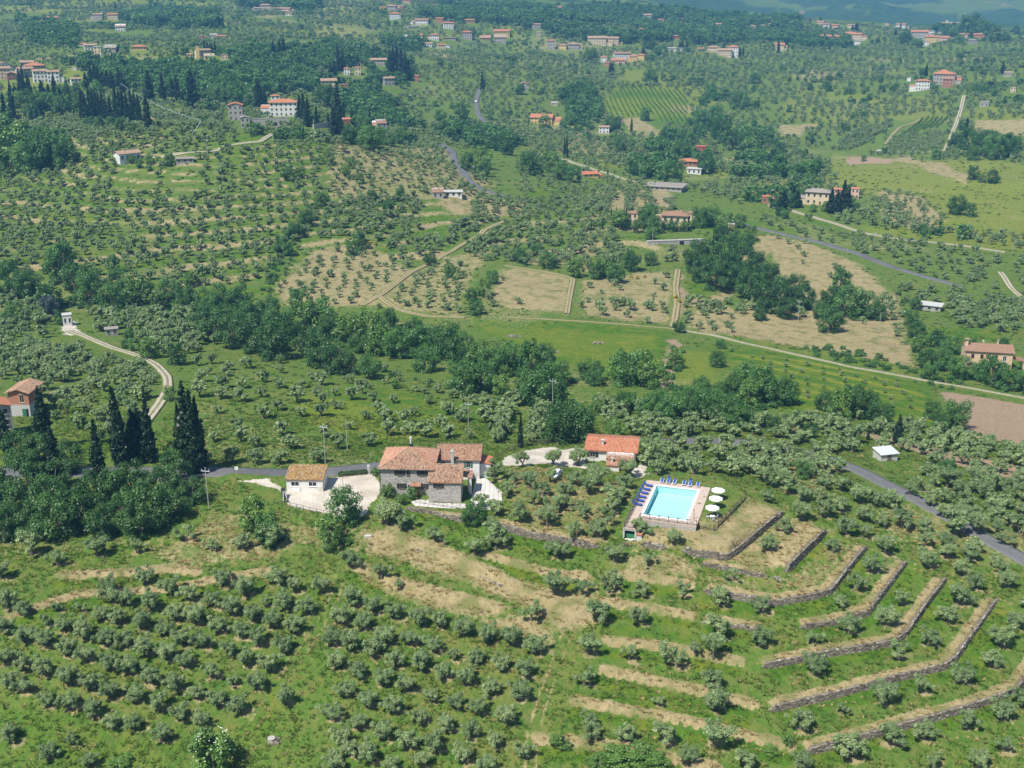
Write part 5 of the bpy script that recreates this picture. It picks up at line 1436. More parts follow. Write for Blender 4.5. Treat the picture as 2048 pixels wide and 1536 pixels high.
for words, px in (('row of dark posts and wire along the farm track', [(1455, 668), (1490, 676), (1540, 684), (1600, 700)]), ('post and wire fence below the mown olive terrace', [(1150, 640), (1200, 638), (1260, 640)]), ('post and wire fence across the straw field', [(1755, 690), (1790, 694)]),
                  ('post and wire fence down the right edge of the straw field', [(1785, 575), (1803, 620), (1815, 665)])):
    fence(words, px, 1.3, 7.0, 'r', 'wood', r=.04)

# ------------------------------------------------------------------ dry stone terrace walls: real stones on a dark core
def stone_wall(pl, h, words):
    p = resample(pl, .55)
    t = np.gradient(p, axis=0); t /= np.linalg.norm(t, axis=1)[:, None]
    nr = np.stack([-t[:, 1], t[:, 0]], 1)            # uphill
    up_, dn_ = p + nr * .9, p - nr * 1.0
    p = p - nr * .42
    zt, zb = height(up_[:, 0], up_[:, 1]), height(dn_[:, 0], dn_[:, 1])
    L = np.concatenate([[0], np.cumsum(np.linalg.norm(np.diff(p, axis=0), axis=1))]); T = L[-1]
    e = tag(empty('dry_stone_wall', (p[0, 0], p[0, 1], float(zb[0]))), words, 'stone wall')
    o = np.array([p[0, 0], p[0, 1], float(zb[0])])
    ragged = fbm(L / 2.5, L * 0 + len(p), 7) * 1.1 + fbm(L / 9, L * 0 + len(p), 8) * .8
    endf = np.minimum(1, np.minimum(L, T - L) / 1.2 + .35)
    top = np.minimum(zt + .02 + ragged * .5, zb + h * 1.2 + .15) * 1.0
    top = np.where(top < zb + h * .55, zb + h * .55, top); top = zb + (top - zb) * endf
    mb = MB()
    vs = []
    for i in range(len(p)):
        for off, z in ((-.16, zb[i] - .5), (-.02, top[i] - .14), (.8, top[i] - .14), (.8, zb[i] - .5)):
            vs.append((p[i, 0] + nr[i, 0] * off - o[0], p[i, 1] + nr[i, 1] * off - o[1], z - o[2]))
    fs = [(4 * i + a, 4 * i + 4 + a, 4 * i + 4 + b, 4 * i + b) for i in range(len(p) - 1) for a, b in ((0, 1), (1, 2), (2, 3))]
    fs += [(0, 1, 2, 3), tuple(4 * len(p) - 4 + q for q in (3, 2, 1, 0))]
    mb.add(vs, fs); mb.build('wall_core', 'dark' if False else 'bark', e)
    st = MB(); rows = max(2, int(h * 1.25 / .24) + 2)
    for r in range(rows):
        s_ = random.uniform(0, .3)
        while s_ < T - .15:
            ln = random.uniform(.25, .62); c = s_ + ln / 2; s_ += ln + .03
            if c > T: break
            x, y = np.interp(c, L, p[:, 0]), np.interp(c, L, p[:, 1]); b0, t0 = np.interp(c, L, zb), np.interp(c, L, top)
            z = b0 - .1 + r * .235 + random.uniform(-.03, .03)
            if z > t0 + .02 or random.random() < .03: continue
            i = min(len(p) - 1, np.searchsorted(L, c)); tx, ty, nx, ny = t[i, 0], t[i, 1], nr[i, 0], nr[i, 1]
            batter = -.15 + (z - b0) * .10 + random.uniform(-.06, .05)
            hh, dd = random.uniform(.10, .135), random.uniform(.2, .32)
            vv = []
            for sz in (-hh, hh):
                for sl, sd in ((-1, -1), (1, -1), (1, 1), (-1, 1)):
                    a = sl * ln / 2 * random.uniform(.78, 1.0); d = batter + (sd + 1) * dd * .5 + random.uniform(-.03, .03)
                    vv.append((x + tx * a + nx * d - o[0], y + ty * a + ny * d - o[1], z + sz * random.uniform(.7, 1.1) - o[2]))
            st.add(vv, [(0, 3, 2, 1), (4, 5, 6, 7), (0, 1, 5, 4), (1, 2, 6, 5), (2, 3, 7, 6), (3, 0, 4, 7)], 0, min(.999, max(0, random.gauss(.45, .25))))
    s2 = st.build('stones', 'stone', e, tint=True); tag(s2, kind='stuff')
for pl, h, words in WALL_W: stone_wall(pl, h * .72, words)

# loose stones and the old well head
def rubble_heap(words, px, py, n, spread, size, tone=.62):
    x, y, z = G(px, py)
    e = tag(empty('stone_heap', (x, y, z)), words, 'stone heap')
    st = MB()
    for k in range(n):
        a, r = random.uniform(0, 6.28), spread * math.sqrt(random.random()); sx, sy, sz = [size * random.uniform(.5, 1.2) for _ in range(3)]
        cx, cy = r * math.cos(a), r * math.sin(a) * .6; cz = HZ(x + cx, y + cy) - z + sz * .3 + max(0, (1 - r / spread)) * size
        st.add([(cx + q[0] * sx * random.uniform(.7, 1), cy + q[1] * sy * random.uniform(.7, 1), cz + q[2] * sz * .6) for q in ((-1, -1, -1), (1, -1, -1), (1, 1, -1), (-1, 1, -1), (-1, -1, 1), (1, -1, 1), (1, 1, 1), (-1, 1, 1))], [(0, 3, 2, 1), (4, 5, 6, 7), (0, 1, 5, 4), (1, 2, 6, 5), (2, 3, 7, 6), (3, 0, 4, 7)], 0, min(.99, max(.2, random.gauss(tone, .2))))
    tag(st.build('stones', 'stone', e, tint=True), kind='stuff')
rubble_heap('pale corner stones spilling between the two terrace walls', 1553, 1158, 16, .9, .22)
rubble_heap('broken grey stones around the old well in the lower grove', 548, 1482, 22, 1.2, .2, .4)
rubble_heap('pale pile of white stones in the green valley field', 1028, 673, 30, 3.0, .35)
rubble_heap('dark heap of earth and stones in the green valley field', 1196, 687, 24, 2.2, .35)
rubble_heap('pale stones scattered on the grass below the brick house', 128, 787, 26, 2.2, .35)
rubble_heap('white stones along the grassy corner at the field trees', 1105, 705, 22, 2.6, .3)
x, y, z = G(543, 1481)
wl = tag(empty('well_head', (x, y, z)), 'grey round concrete well cover among stones in the lower grove', 'well')
MB().tube((0, 0, -.4), (0, 0, .4), .6, .55, 16).build('ring', 'grey_wall', wl); MB().tube((0, 0, .4), (0, 0, .47), .58, .58, 16).build('lid', 'grey_wood', wl)
x, y, z = G(736, 1072)
wl = tag(empty('stone_slab', (x, y, z), .3), 'flat dark grey stone slab lying on the straw bank', 'slab')
MB().box(-.6, .6, -.35, .35, -.1, .14).build('slab', 'concrete', wl)

# ------------------------------------------------------------------ poles
def pole(words, base, top_py, arms=1, m='grey_wood', lean=0.0, lamp=False):
    x, y, z = G(*base); k = mpp(x, y, z)
    h = max(3.0, (base[1] - top_py) * k / math.cos(PITCH + math.atan((base[1] - 768) / FPX)))
    e = tag(empty('utility_pole', (x, y, z), random.uniform(-.3, .3)), words, 'utility pole', 'utility poles across the valley')
    r = max(.11, .035 + k * .35)
    MB().tube((0, 0, -.8), (lean, 0, h), r, r * .65, 8).build('pole', m, e)
    for a in range(arms):
        zz = h - .45 - a * .8
        ar = MB().box(-.85, .85, -.06, .06, zz, zz + .12).build('crossarm', 'metal' if m != 'wood' else 'wood', e)
        for q in (-.75, .75): MB().tube((q, 0, zz + .12), (q, 0, zz + .5), .05).build('insulator', 'white_plastic', ar)
        if a == 0: MB().tube((0, 0, h), (0, 0, h + .4), .05).build('insulator', 'white_plastic', ar)
    if lamp: MB().box(-.1, .7, -.1, .1, h, h + .12).build('lamp_head', 'metal', e)
    return e
for w, b, t, a in [('tall pole with three insulators behind the white shed', (651, 928), 852, 1), ('slender pole between shed and farmhouse across the road', (695, 903), 838, 0), ('pale pole in front of the broadleaf grove by the road', (418, 1019), 940, 1),
                   ('tall pale pole in the olive rows behind the farmhouse', (937, 866), 806, 1), ('tall pale pole before the stream trees behind the yard', (1105, 818), 760, 1), ('pole in the straw field beside the oak clump', (1596, 642), 602, 1), ('bare pole near the bush at the straw field edge', (1758, 664), 626, 0),
                   ('pole by the asphalt road above the straw field', (1692, 524), 496, 0), ('pole with crossarm above the right hand road', (1748, 490), 466, 1), ('second pole above the gravel road at right', (1810, 505), 480, 1), ('pole at the right edge of the valley', (2024, 508), 484, 0), ('pole with crossarm near the pink house', (1735, 418), 396, 0),
                   ('pole below the villa lane on the left hillside', (416, 317), 280, 1), ('pole on the left hillside beneath the cypress block', (197, 297), 262, 1), ('shorter pole left of the stone barn', (173, 305), 276, 0), ('pole at the foot of the overhead wire on the knoll', (404, 269), 243, 0), ('leaning pole near the villa tower on the slope', (386, 281), 268, 0),
                   ('pole in front of the villa knoll house', (759, 254), 228, 0), ('second pole in front of the villa knoll house', (770, 250), 226, 0), ('pole right of the villa knoll house', (781, 264), 244, 0), ('pole beside the villa gateway wall', (628, 262), 240, 0), ('lone pole on the pale road below the vineyard', (1068, 304), 286, 0),
                   ('pole at the village road on the far left', (153, 141), 117, 0), ('pole by the brown farm lane at left', (52, 645), 612, 0), ('white pole behind the white roofed shed', (1751, 896), 875, 0), ('pole at the corner of the hedged villa', (1305, 488), 452, 0), ('pole right of the oak wood', (1480, 502), 488, 0), ('pole above the long flat roofed shed', (1413, 386), 364, 0)]:
    pole(w, b, t, a)
def thin_post(words, base, top_py, m='black'):
    x, y, z = G(*base); k = mpp(x, y, z); h = (base[1] - top_py) * k / .91
    e = tag(empty('iron_post', (x, y, z)), words, 'post'); MB().tube((0, 0, -.3), (0, 0, h), .05, .04).build('shaft', m, e); MB().tube((0, 0, h), (0, 0, h + .08), .07, .02).build('finial', m, e)
thin_post('thin dark post standing in the gravel yard by the walnut bush', (687, 990), 955)
thin_post('thin grey post at the road corner near the farmhouse', (742, 917), 905, 'metal')
x, y, z = G(474, 950)
sg = tag(empty('road_sign', (x, y, z)), 'small white road sign on a post in the olives beside the road', 'sign')
MB().tube((0, 0, 0), (0, 0, 1.9), .04).build('post', 'metal', sg); MB().box(-.35, .35, -.07, -.045, 1.2, 1.9).build('board', 'white_plastic', sg)

def cable(words, a, ta, b, tb, sag):
    (xa, ya, za), (xb, yb, zb) = G(*a), G(*b)
    pa = Vector((xa, ya, za + (a[1] - ta) * mpp(xa, ya, za) / .95)); pb = Vector((xb, yb, zb + (b[1] - tb) * mpp(xb, yb, zb) / .95))
    mb = MB(); n = 14; o = pa.copy()
    pts = [pa.lerp(pb, i / n) - Vector((0, 0, sag * 4 * (i / n) * (1 - i / n))) - o for i in range(n + 1)]
    for p, q in zip(pts[:-1], pts[1:]): mb.tube(p, q, .10, n=4)
    tag(mb.build('overhead_cable', 'metal', None, o), words, 'cable')
cable('pale overhead cable sloping across the left hillside to the knoll pole', (246, 205), 170, (404, 269), 243, 3)
cable('overhead cable from the knoll pole down to the short pole', (404, 269), 243, (386, 281), 268, .5)

# ------------------------------------------------------------------ cars and small things
def car(words, px, py, m, rot, z=None):
    x, y, gz2 = G(px, py)
    e = tag(empty('parked_car', (x, y, gz2 + .02), rot), words, 'car', 'cars parked about the valley')
    b = MB()
    prof = [(-2, .35), (-2, .8), (-1.9, .95), (-1.1, .98), (-.6, 1.42), (.8, 1.45), (1.5, .98), (1.95, .9), (2, .7), (2, .35)]
    n = len(prof); vs = [(a, -.82 + (.12 if c > 1.1 else 0), c) for a, c in prof] + [(a, .82 - (.12 if c > 1.1 else 0), c) for a, c in prof]
    b.add(vs, [tuple(range(n)), tuple(range(2 * n - 1, n - 1, -1))] + [(i, i + n, (i + 1) % n + n, (i + 1) % n) for i in range(n)])
    b.build('body', m, e)
    for q in (-1, 1):
        MB().add([(-.98, q * .80, 1.0), (1.35, q * .80, 1.0), (.78, q * .725, 1.38), (-.56, q * .725, 1.38)], [(0, 1, 2, 3)]).build('side_window', 'glass', e)
        for ax in (-1.25, 1.25):
            w = MB().tube((ax, q * .70, .32), (ax, q * .86, .32), .32, .32, 12).build('wheel', 'black', e)
            MB().tube((ax, q * .861, .32), (ax, q * .875, .32), .18, .16, 10).build('rim', 'metal', w)
    MB().add([(1.47, -.7, 1.02), (1.47, .7, 1.02), (.86, .64, 1.41), (.86, -.64, 1.41)], [(0, 1, 2, 3)]).build('windscreen', 'glass', e)
    for q in (-.6, .6): MB().cbox((2.0, q, .72), .06, .3, .14).build('headlight', 'white_plastic', e)
for w, px, py, m, r in [('white car half hidden among the olives behind the pool', 1112, 953, 'car_white', 1.2), ('red car by the pink wall of the hedged villa', 1463, 462, 'red_car', .6), ('white car beside the red car at the hedged villa', 1458, 467, 'car_white', .2),
                        ('silver car on the sandy yard below the small vineyard', 1758, 303, 'car_white', .1), ('dark car beside the sandy yard track', 1794, 306, 'car_grey', .1), ('white car at the end of the sandy yard', 1828, 304, 'car_white', .1), ('white car on the winding road in the valley', 952, 204, 'car_white', 1.4),
                        ('white car on the road at the right hand village', 1570, 128, 'car_white', .4), ('silver car by the brick and cream houses above the grey road', 1552, 417, 'car_grey', .2), ('blue grey car in the shade of the hedge at the lane end', 137, 647, 'car_grey', 1.5)]:
    car(w, px, py, m, r)
# dark farm implement on the yard beside the shed
x, y, z = G(571, 1003)
fi = tag(empty('farm_implement', (x, y, z), .35), 'dark leaning metal farm implement beside the yard railing near the shed', 'implement')
fr = MB(); fr.tube((-.4, 0, 0), (-.1, 1.6, 1.5), .07); fr.tube((.4, 0, 0), (.2, 1.6, 1.5), .07); fr.tube((-.4, .1, .1), (.4, .1, .1), .06); fr.build('frame', 'metal', fi)
MB().add([(-.45, 1.0, .7), (.45, 1.0, .7), (.4, 2.4, 1.9), (-.4, 2.4, 1.9), (-.45, 1.2, .45), (.45, 1.2, .45), (.4, 2.6, 1.6), (-.4, 2.6, 1.6)], [(0, 1, 2, 3), (7, 6, 5, 4), (0, 4, 5, 1), (1, 5, 6, 2), (2, 6, 7, 3), (3, 7, 4, 0)]).build('hopper', 'black', fi)
MB().tube((0, 2.6, 0), (0, 2.6, 1.7), .06).build('stand', 'black', fi)
for q in (-.3, .3): MB().tube((q - .05, -.2, .35), (q + .05, -.2, .35), .35, .35, 12).build('wheel', 'black', fi)
# ------------------------------------------------------------------ trees: crowns of many leaf-clump faces over a branching trunk
def leaf_cloud(name, centres, radii, n, size, m, seed, aspect=1.6, flat=.5, up=.35, shell=.55, dark=.0):
    """n leaf faces in clumps; each face is a small kite turned mostly outward, tinted clump by clump"""
    r = np.random.default_rng(seed)
    centres = np.array(centres, float); radii = np.array(radii, float)
    if radii.ndim == 1: radii = np.stack([radii] * 3, 1)
    vol = radii.prod(1) ** .67; k = r.choice(len(centres), n, p=vol / vol.sum())
    d = r.normal(size=(n, 3)); d /= np.linalg.norm(d, axis=1)[:, None]
    rad = (shell + (1 - shell) * r.random(n)) * (r.random(n) ** .18)
    pos = centres[k] + d * radii[k] * rad[:, None]
    nrm = d * (1 - flat) + r.normal(size=(n, 3)) * flat + np.array([0, 0, up]); nrm /= np.linalg.norm(nrm, axis=1)[:, None]
    a = np.cross(nrm, r.normal(size=(n, 3))); a /= np.linalg.norm(a, axis=1)[:, None] + 1e-9
    b = np.cross(nrm, a)
    s = size * r.uniform(.6, 1.35, n)[:, None]
    a, b = a * s * aspect * .5, b * s * .5
    bend = nrm * s * .18
    V = np.stack([pos - a - bend, pos - b, pos + a - bend, pos + b], 1).reshape(-1, 3)
    F = np.arange(4 * n).reshape(-1, 4)
    me = set_mesh(name, V, F, False)
    ct = r.random(len(centres))
    add_attr(me, 'tint', np.clip(ct[k] * .55 + r.random(n) * .45 - dark, 0, 1), 'FACE')
    smat(me, m)
    return me

def branch_mesh(name, segs, m='bark', n=6):
    mb = MB()
    for p0, p1, r0, r1 in segs: mb.tube(p0, p1, r0, r1, n, cap=False)
    return mb.mesh(name, m)

def fit(crown, trunk, R, only=None):
    """scale a plant so its crown's half width is R"""
    co = np.empty(len(crown.vertices) * 3, np.float32); crown.vertices.foreach_get('co', co); co = co.reshape(-1, 3)
    k = R / np.percentile(np.hypot(co[:, 0], co[:, 1]), 94)
    for me in (crown, trunk):
        c = np.empty(len(me.vertices) * 3, np.float32); me.vertices.foreach_get('co', c); me.vertices.foreach_set('co', c * k); me.update()
    return crown, trunk

def olive_proto(seed, n=3800, size=.122, rounded=False):
    r = random.Random(seed)
    segs = []; cs = []; rs = []
    h0 = r.uniform(.5, .9)
    base = Vector((r.uniform(-.08, .08), r.uniform(-.08, .08), h0))
    segs.append(((0, 0, -.4), tuple(base), .24, .17))
    nl = r.choice((3, 4, 4))
    for i in range(nl):
        an = 6.283 * i / nl + r.uniform(-.5, .5)
        p1 = base + Vector((math.cos(an) * r.uniform(.5, .8), math.sin(an) * r.uniform(.5, .8), r.uniform(.55, .9)))
        p2 = p1 + Vector((math.cos(an) * r.uniform(.25, .6), math.sin(an) * r.uniform(.25, .6), r.uniform(.5, .95)))
        segs += [(tuple(base), tuple(p1), .12, .08), (tuple(p1), tuple(p2), .075, .03)]
        for q in range(r.choice((3, 4))):
            c = p1.lerp(p2, r.uniform(.2, 1.2)) + Vector((r.gauss(0, .42), r.gauss(0, .42), r.gauss(.05, .3)))
            cs.append(tuple(c)); rs.append((r.uniform(.42, .75), r.uniform(.42, .75), r.uniform(.38, .62)))
    if rounded:
        for q in range(13):
            zz = r.uniform(-.75, .95); an = q * 2.4 + r.uniform(-.4, .4); d = math.sqrt(max(.05, 1 - zz * zz)) * r.uniform(.75, 1.05)
            cs.append((math.cos(an) * d, math.sin(an) * d, 1.55 + zz * .8)); rs.append((r.uniform(.42, .6),) * 3)
    for q in range(5):
        an = r.uniform(0, 6.28); d = r.uniform(.2, 1.0)
        cs.append((math.cos(an) * d, math.sin(an) * d, r.uniform(1.7, 2.7))); rs.append((r.uniform(.4, .65),) * 3)
    return fit(leaf_cloud('olive_crown', cs, rs, n, size, 'olive', seed, 2.0, .32, .5, .35), branch_mesh('olive_trunk', segs), 1.5)

def broad_proto(seed, n=4600, size=.215, m='broad', tall=1.0, bark='bark'):
    """crown about 2 across and 2*tall high in unit radius, trunk from -1.2"""
    r = random.Random(seed); cs = []; rs = []; segs = [((0, 0, -1.5 * tall), (0, 0, -.45 * tall), .10, .075)]
    for i in range(30):
        z = r.uniform(-.75, .85); rr = math.sqrt(max(.05, 1 - z * z)) * r.uniform(.35, .82)
        an = i * 2.4 + r.uniform(-.4, .4)
        c = (math.cos(an) * rr, math.sin(an) * rr, z * .8 * tall); cs.append(c)
        q = r.uniform(.22, .40); rs.append((q, q, q * r.uniform(.75, 1.0)))
        if i % 5 == 0: segs.append(((0, 0, -.45 * tall), tuple(v * .8 for v in c), .05, .015))
    return fit(leaf_cloud('broad_crown', cs, rs, n, size / 3.5, m, seed, 1.35, .30, .5, .6), branch_mesh('broad_trunk', segs, bark), .98)

def cypress_proto(seed, n=3200, wide=1.0):
    """unit height 1, unit half width 1"""
    r = random.Random(seed); cs = []; rs = []
    for i in range(46):
        z = .03 + .94 * i / 45; prof = min(1.0, (z / .14) ** .6) * (1 - max(0, (z - .3) / .7) ** 1.35) + .05
        for q in range(2):
            an = r.uniform(0, 6.28); o = prof * r.uniform(.25, .55)
            cs.append((math.cos(an) * o, math.sin(an) * o, z)); rs.append((prof * .55 + .06, prof * .55 + .06, .045))
    me = leaf_cloud('cypress_crown', cs, rs, n, .11, 'cypress', seed, 1.0, .55, .1, .6)
    co = np.empty(len(me.vertices) * 3, np.float32); me.vertices.foreach_get('co', co); co = co.reshape(-1, 3)
    c = co.reshape(-1, 4, 3).mean(1, keepdims=True); d = co.reshape(-1, 4, 3) - c; d[..., 2] *= .42; d[..., :2] *= 2.6
    me.vertices.foreach_set('co', (c + d).reshape(-1).astype(np.float32)); me.update()
    return me, branch_mesh('cypress_trunk', [((0, 0, -.05), (0, 0, .5), .12, .03)])

OLIVES = [olive_proto(100 + i) for i in range(7)]
ROUNDED = [olive_proto(130 + i, 4200, .122, True) for i in range(7)]
DARKS = [broad_proto(220 + i, 5200, .20, 'dark_broad') for i in range(5)]
BROADS = [broad_proto(200 + i) for i in range(7)]
TALLS = [broad_proto(240 + i, 2600, .32, 'broad', 1.5) for i in range(3)]
LIGHTS = [broad_proto(260 + i, 2400, .30, 'light_broad', 1.1) for i in range(2)]
LEAFY = BROADS
BLUES = [broad_proto(280, 2400, .28, 'blueish', 1.0)]
CYPS = [cypress_proto(300 + i) for i in range(5)]

def plant(name, proto, loc, scale, words, cat, group, rotz=None, parts=('crown', 'trunk')):
    e = tag(empty(name, loc, random.uniform(0, 6.28) if rotz is None else rotz, scale), words, cat, group)
    for pn, me in zip(parts, proto): link(pn, me, e)
    return e

ORD = 'first second third fourth fifth sixth seventh eighth ninth tenth eleventh twelfth'.split()
def singled(px, py, words, group):
    """words that tell apart trees of one group: rows counted upward, places counted from the left"""
    n = len(px)
    if not group or n < 2: return [words] * n
    if n <= 9: rows = [sorted(range(n), key=lambda i: px[i])]
    else:
        k = max(2, round(n / 8)); o = sorted(range(n), key=lambda i: -py[i])
        rows = [sorted(o[j * n // k:(j + 1) * n // k], key=lambda i: px[i]) for j in range(k)]
    out = [None] * n
    for r, row in enumerate(rows):
        for c, i in enumerate(row):
            out[i] = f'{words}, {ORD[min(c, 11)]} from left' + (f', row {ORD[min(r, 11)]} up' if len(rows) > 1 else '')
    return out

N_OLIVE = [0]
PLACED = []          # (x, y, r) of trees already standing
def olive_at(pts, words, group, r_px=None, spread=1.0):
    """pts: crown centres (and crown half widths) on the survey sheet"""
    px = np.array([p[0] for p in pts], float); py = np.array([p[1] for p in pts], float)
    x, y, z = survey(px, py); k = mpp(x, y, z)
    dep = PITCH + np.arctan((py - 768) / FPX)
    x, y, z = survey(px, py + 1.55 * np.cos(dep) / k)
    lab = singled(px, py, words, group)
    for i, p in enumerate(pts):
        rad = (p[2] if len(p) > 2 else r_px) * k[i]
        s = rad / 1.5 * random.uniform(.93, 1.08)
        pr = ROUNDED if 'rounded' in words or 'terraces' in words and i % 2 else OLIVES
        plant('olive_tree', pr[N_OLIVE[0] % len(pr)], (x[i], y[i], z[i]), (s * random.uniform(.92, 1.08), s * random.uniform(.92, 1.08), s * random.uniform(.9, 1.12)), lab[i], 'olive tree', group)
        N_OLIVE[0] += 1
        PLACED.append((x[i], y[i], rad))

def cz(ox, oy, s, pts): return [(ox + p[0] / s, oy + p[1] / s, *( [p[2] / s] if len(p) > 2 else [])) for p in pts]
S29 = 2.926
olive_at(cz(0, 1050, S29, [(40, 440), (140, 480), (40, 590), (375, 570), (255, 660), (140, 640), (490, 620), (600, 510), (700, 530), (830, 560), (965, 600), (1070, 650), (1140, 530), (1030, 510), (1240, 430), (1110, 400), (1005, 360), (665, 410), (1300, 310), (1430, 370), (1360, 480), (1270, 580), (1410, 610), (1510, 660), (1190, 670), (1090, 780), (970, 740), (850, 720), (720, 670), (610, 650), (390, 720), (510, 750), (635, 800), (750, 830), (880, 880), (1020, 920), (1240, 840), (1440, 770), (1660, 700), (1600, 550), (1480, 510), (1660, 440), (1620, 300), (1800, 480), (1720, 590), (1890, 350), (1580, 810), (1510, 920), (1400, 1050), (1270, 1010), (1150, 970), (790, 990), (650, 960), (530, 920), (395, 880), (250, 830), (140, 800), (30, 760), (60, 910), (150, 930), (270, 1010), (410, 1030), (550, 1080), (660, 1140), (790, 1150), (930, 1040), (1050, 1090), (1180, 1130), (950, 1220), (60, 1220), (290, 1320), (520, 1370), (1670, 1000), (850, 300), (640, 345), (740, 430), (880, 450)]), 'rounded olive in the grove left of the wheel track', 'olives left of the wheel track', 20)
olive_at(cz(0, 1050, S29, [(270, 540, 38), (1340, 720, 42), (1360, 890, 42), (1720, 350, 40), (420, 1240, 45), (470, 460, 42), (1550, 430, 36), (330, 460, 34)]), 'young olive bush left of the long wheel track', 'young olives left of the wheel track', 14)
olive_at(cz(0, 1050, S29, [(190, 130), (340, 190), (570, 140), (800, 120), (1090, 50), (1240, 110), (1420, 100), (1600, 80, 66), (20, 60), (10, 270, 50)]), 'greyish olive on the bank under the broadleaf grove', 'olives on the bank under the grove', 20)
olive_at(cz(650, 1020, S29, [(40, 740), (65, 880), (150, 780), (95, 620), (220, 650), (170, 520), (280, 550), (410, 590), (355, 730), (280, 810), (410, 870), (200, 930), (340, 980), (480, 1010), (120, 1050), (250, 1100), (400, 1140), (550, 1200), (190, 1230), (330, 1290), (90, 1320), (40, 1180), (50, 1470), (250, 1420), (390, 1470), (490, 740), (560, 630), (670, 640), (630, 780), (810, 690), (560, 890), (690, 940), (890, 850), (830, 970), (1030, 890), (950, 730), (1090, 740), (1235, 790), (1170, 930), (980, 1030), (1130, 1060), (760, 1110), (900, 1150), (1060, 1200), (710, 1250), (850, 1280), (1000, 1340), (640, 1370), (800, 1430), (1165, 1400), (950, 1480), (480, 1350), (140, 1390), (560, 1450)]), 'rounded olive in the grove between two wheel tracks', 'olives between the wheel tracks', 20)
olive_at(cz(650, 1020, S29, [(750, 830, 40), (620, 1080, 38), (430, 420, 34), (880, 870, 40)]), 'small sparse olive between the two wheel tracks', 'small olives between the wheel tracks', 14)
olive_at(cz(650, 1020, S29, [(640, 140), (880, 220), (1000, 150), (1360, 230), (1340, 450), (1500, 450), (1210, 600, 74), (330, 340, 60), (150, 290), (360, 40, 70), (450, 70)]), 'olive on the straw banks below the farmhouse', 'olives on the banks below the farmhouse', 22)
olive_at(cz(650, 1020, S29, [(1690, 260, 50), (1890, 280, 50), (1660, 440), (1690, 390), (1850, 460, 50), (1605, 610), (1830, 620), (1540, 800), (1780, 830), (1520, 980), (1550, 1220), (1560, 1290), (1990, 1320), (1750, 1310), (2000, 850), (1950, 1100, 40)]), 'olive on grassy banks right of the right track', 'olives on the grassy banks', 21)
olive_at(cz(1348, 1100, S29, [(50, 230), (270, 280), (510, 320), (975, 290, 48), (1075, 190), (1150, 80), (1330, 280), (1240, 390), (810, 500), (1025, 440, 66), (260, 470), (500, 520), (230, 590), (825, 680, 68), (1310, 580, 68), (1490, 510), (1660, 270, 74), (1600, 380), (1860, 640), (1680, 730, 74), (1440, 790), (1220, 850, 74), (985, 910, 50), (740, 1000, 74), (220, 760), (235, 890, 72), (240, 1110, 84), (80, 1190), (20, 640), (1010, 1170, 84), (1265, 1090, 88), (1470, 1060, 72), (1710, 1000, 72), (1915, 940, 74), (1930, 1130), (1780, 1230), (1510, 1230), (2030, 860), (420, 1230), (740, 1235), (1990, 420, 60), (1920, 520, 72)]), 'olive on the green walled terraces below the pool', 'olives on the walled terraces', 21)
olive_at(cz(1348, 1100, S29, [(335, 135, 48), (120, 570, 36)]) + [(1572, 1050, 17), (1538, 1086, 19), (1664, 1088, 17)], 'olive alone on the upper terraces just below the pool', 'olives on the upper straw terraces', 17)
S316 = 3.16
olive_at(cz(1400, 950, S316, [(640, 240), (650, 120), (760, 130), (780, 220), (890, 60), (890, 180), (920, 330, 76), (1030, 240), (1030, 350), (1010, 130), (1150, 280), (1110, 150), (1280, 290), (1220, 180), (1170, 450), (1430, 530, 66), (1420, 400), (1410, 320), (1560, 480), (1550, 400), (1700, 490), (1640, 580), (1900, 580), (1930, 660), (1860, 530), (1730, 670), (550, 70), (450, 30), (420, 130, 46)]), 'olive between walled terraces and the asphalt road', 'olives above the road at right', 19)
olive_at(cz(1400, 950, S316, [(1330, 90), (1400, 60), (1450, 150), (1540, 230), (1640, 260), (1720, 240), (1750, 330), (1880, 330), (1920, 400), (1960, 270), (1680, 160), (1800, 120), (1620, 80), (1560, 40), (1480, 30), (1960, 110), (2010, 200), (1880, 220), (2020, 330), (2020, 20), (1740, 30), (1870, 40)]), 'olive beyond the asphalt road at right', 'olives beyond the road at right', 19)
S41 = 4.096
olive_at(cz(950, 820, S41, [(160, 520, 100), (390, 410), (640, 400), (840, 400), (260, 660), (450, 580), (480, 720), (320, 540), (620, 530), (820, 560), (1000, 560), (730, 640), (930, 630), (960, 480), (640, 790), (860, 780), (700, 740), (370, 860), (180, 800), (590, 890), (880, 830), (1080, 860), (830, 980, 92), (1010, 980, 92), (1130, 720), (1220, 590), (1250, 500), (1130, 780), (1180, 670), (560, 650)]), 'grey green olive in the grove between farmhouse and pool', 'olives between farmhouse and pool', 19)
olive_at([(1279, 1055, 20)], 'spreading olive leaning over the front corner of the pool fence', None, 20)
olive_at([(1347, 1073, 14)], 'small olive standing on straw before the pool front wall', None, 14)
olive_at([(961, 999, 17), (772, 965, 15)], 'silvery olive close to the farmhouse terrace railing', 'olives at the farmhouse terrace', 17)
olive_at(cz(950, 820, S41, [(230, 1060), (680, 1140, 90), (170, 1070)]), 'olive in front of the grey rubble wall below the grove', 'olives below the rubble wall', 20)
S34 = 3.4133
MOWN = cz(880, 640, S34, [(1400, 860), (1400, 950), (1480, 800), (1480, 1010), (1600, 900), (1640, 840), (1620, 990), (1740, 930), (1730, 1010), (1790, 850), (1870, 1000), (1900, 920), (1950, 850), (2020, 930), (1430, 720), (1520, 730), (1720, 740), (1800, 720), (1900, 730), (2000, 760), (1290, 690), (1310, 750)])

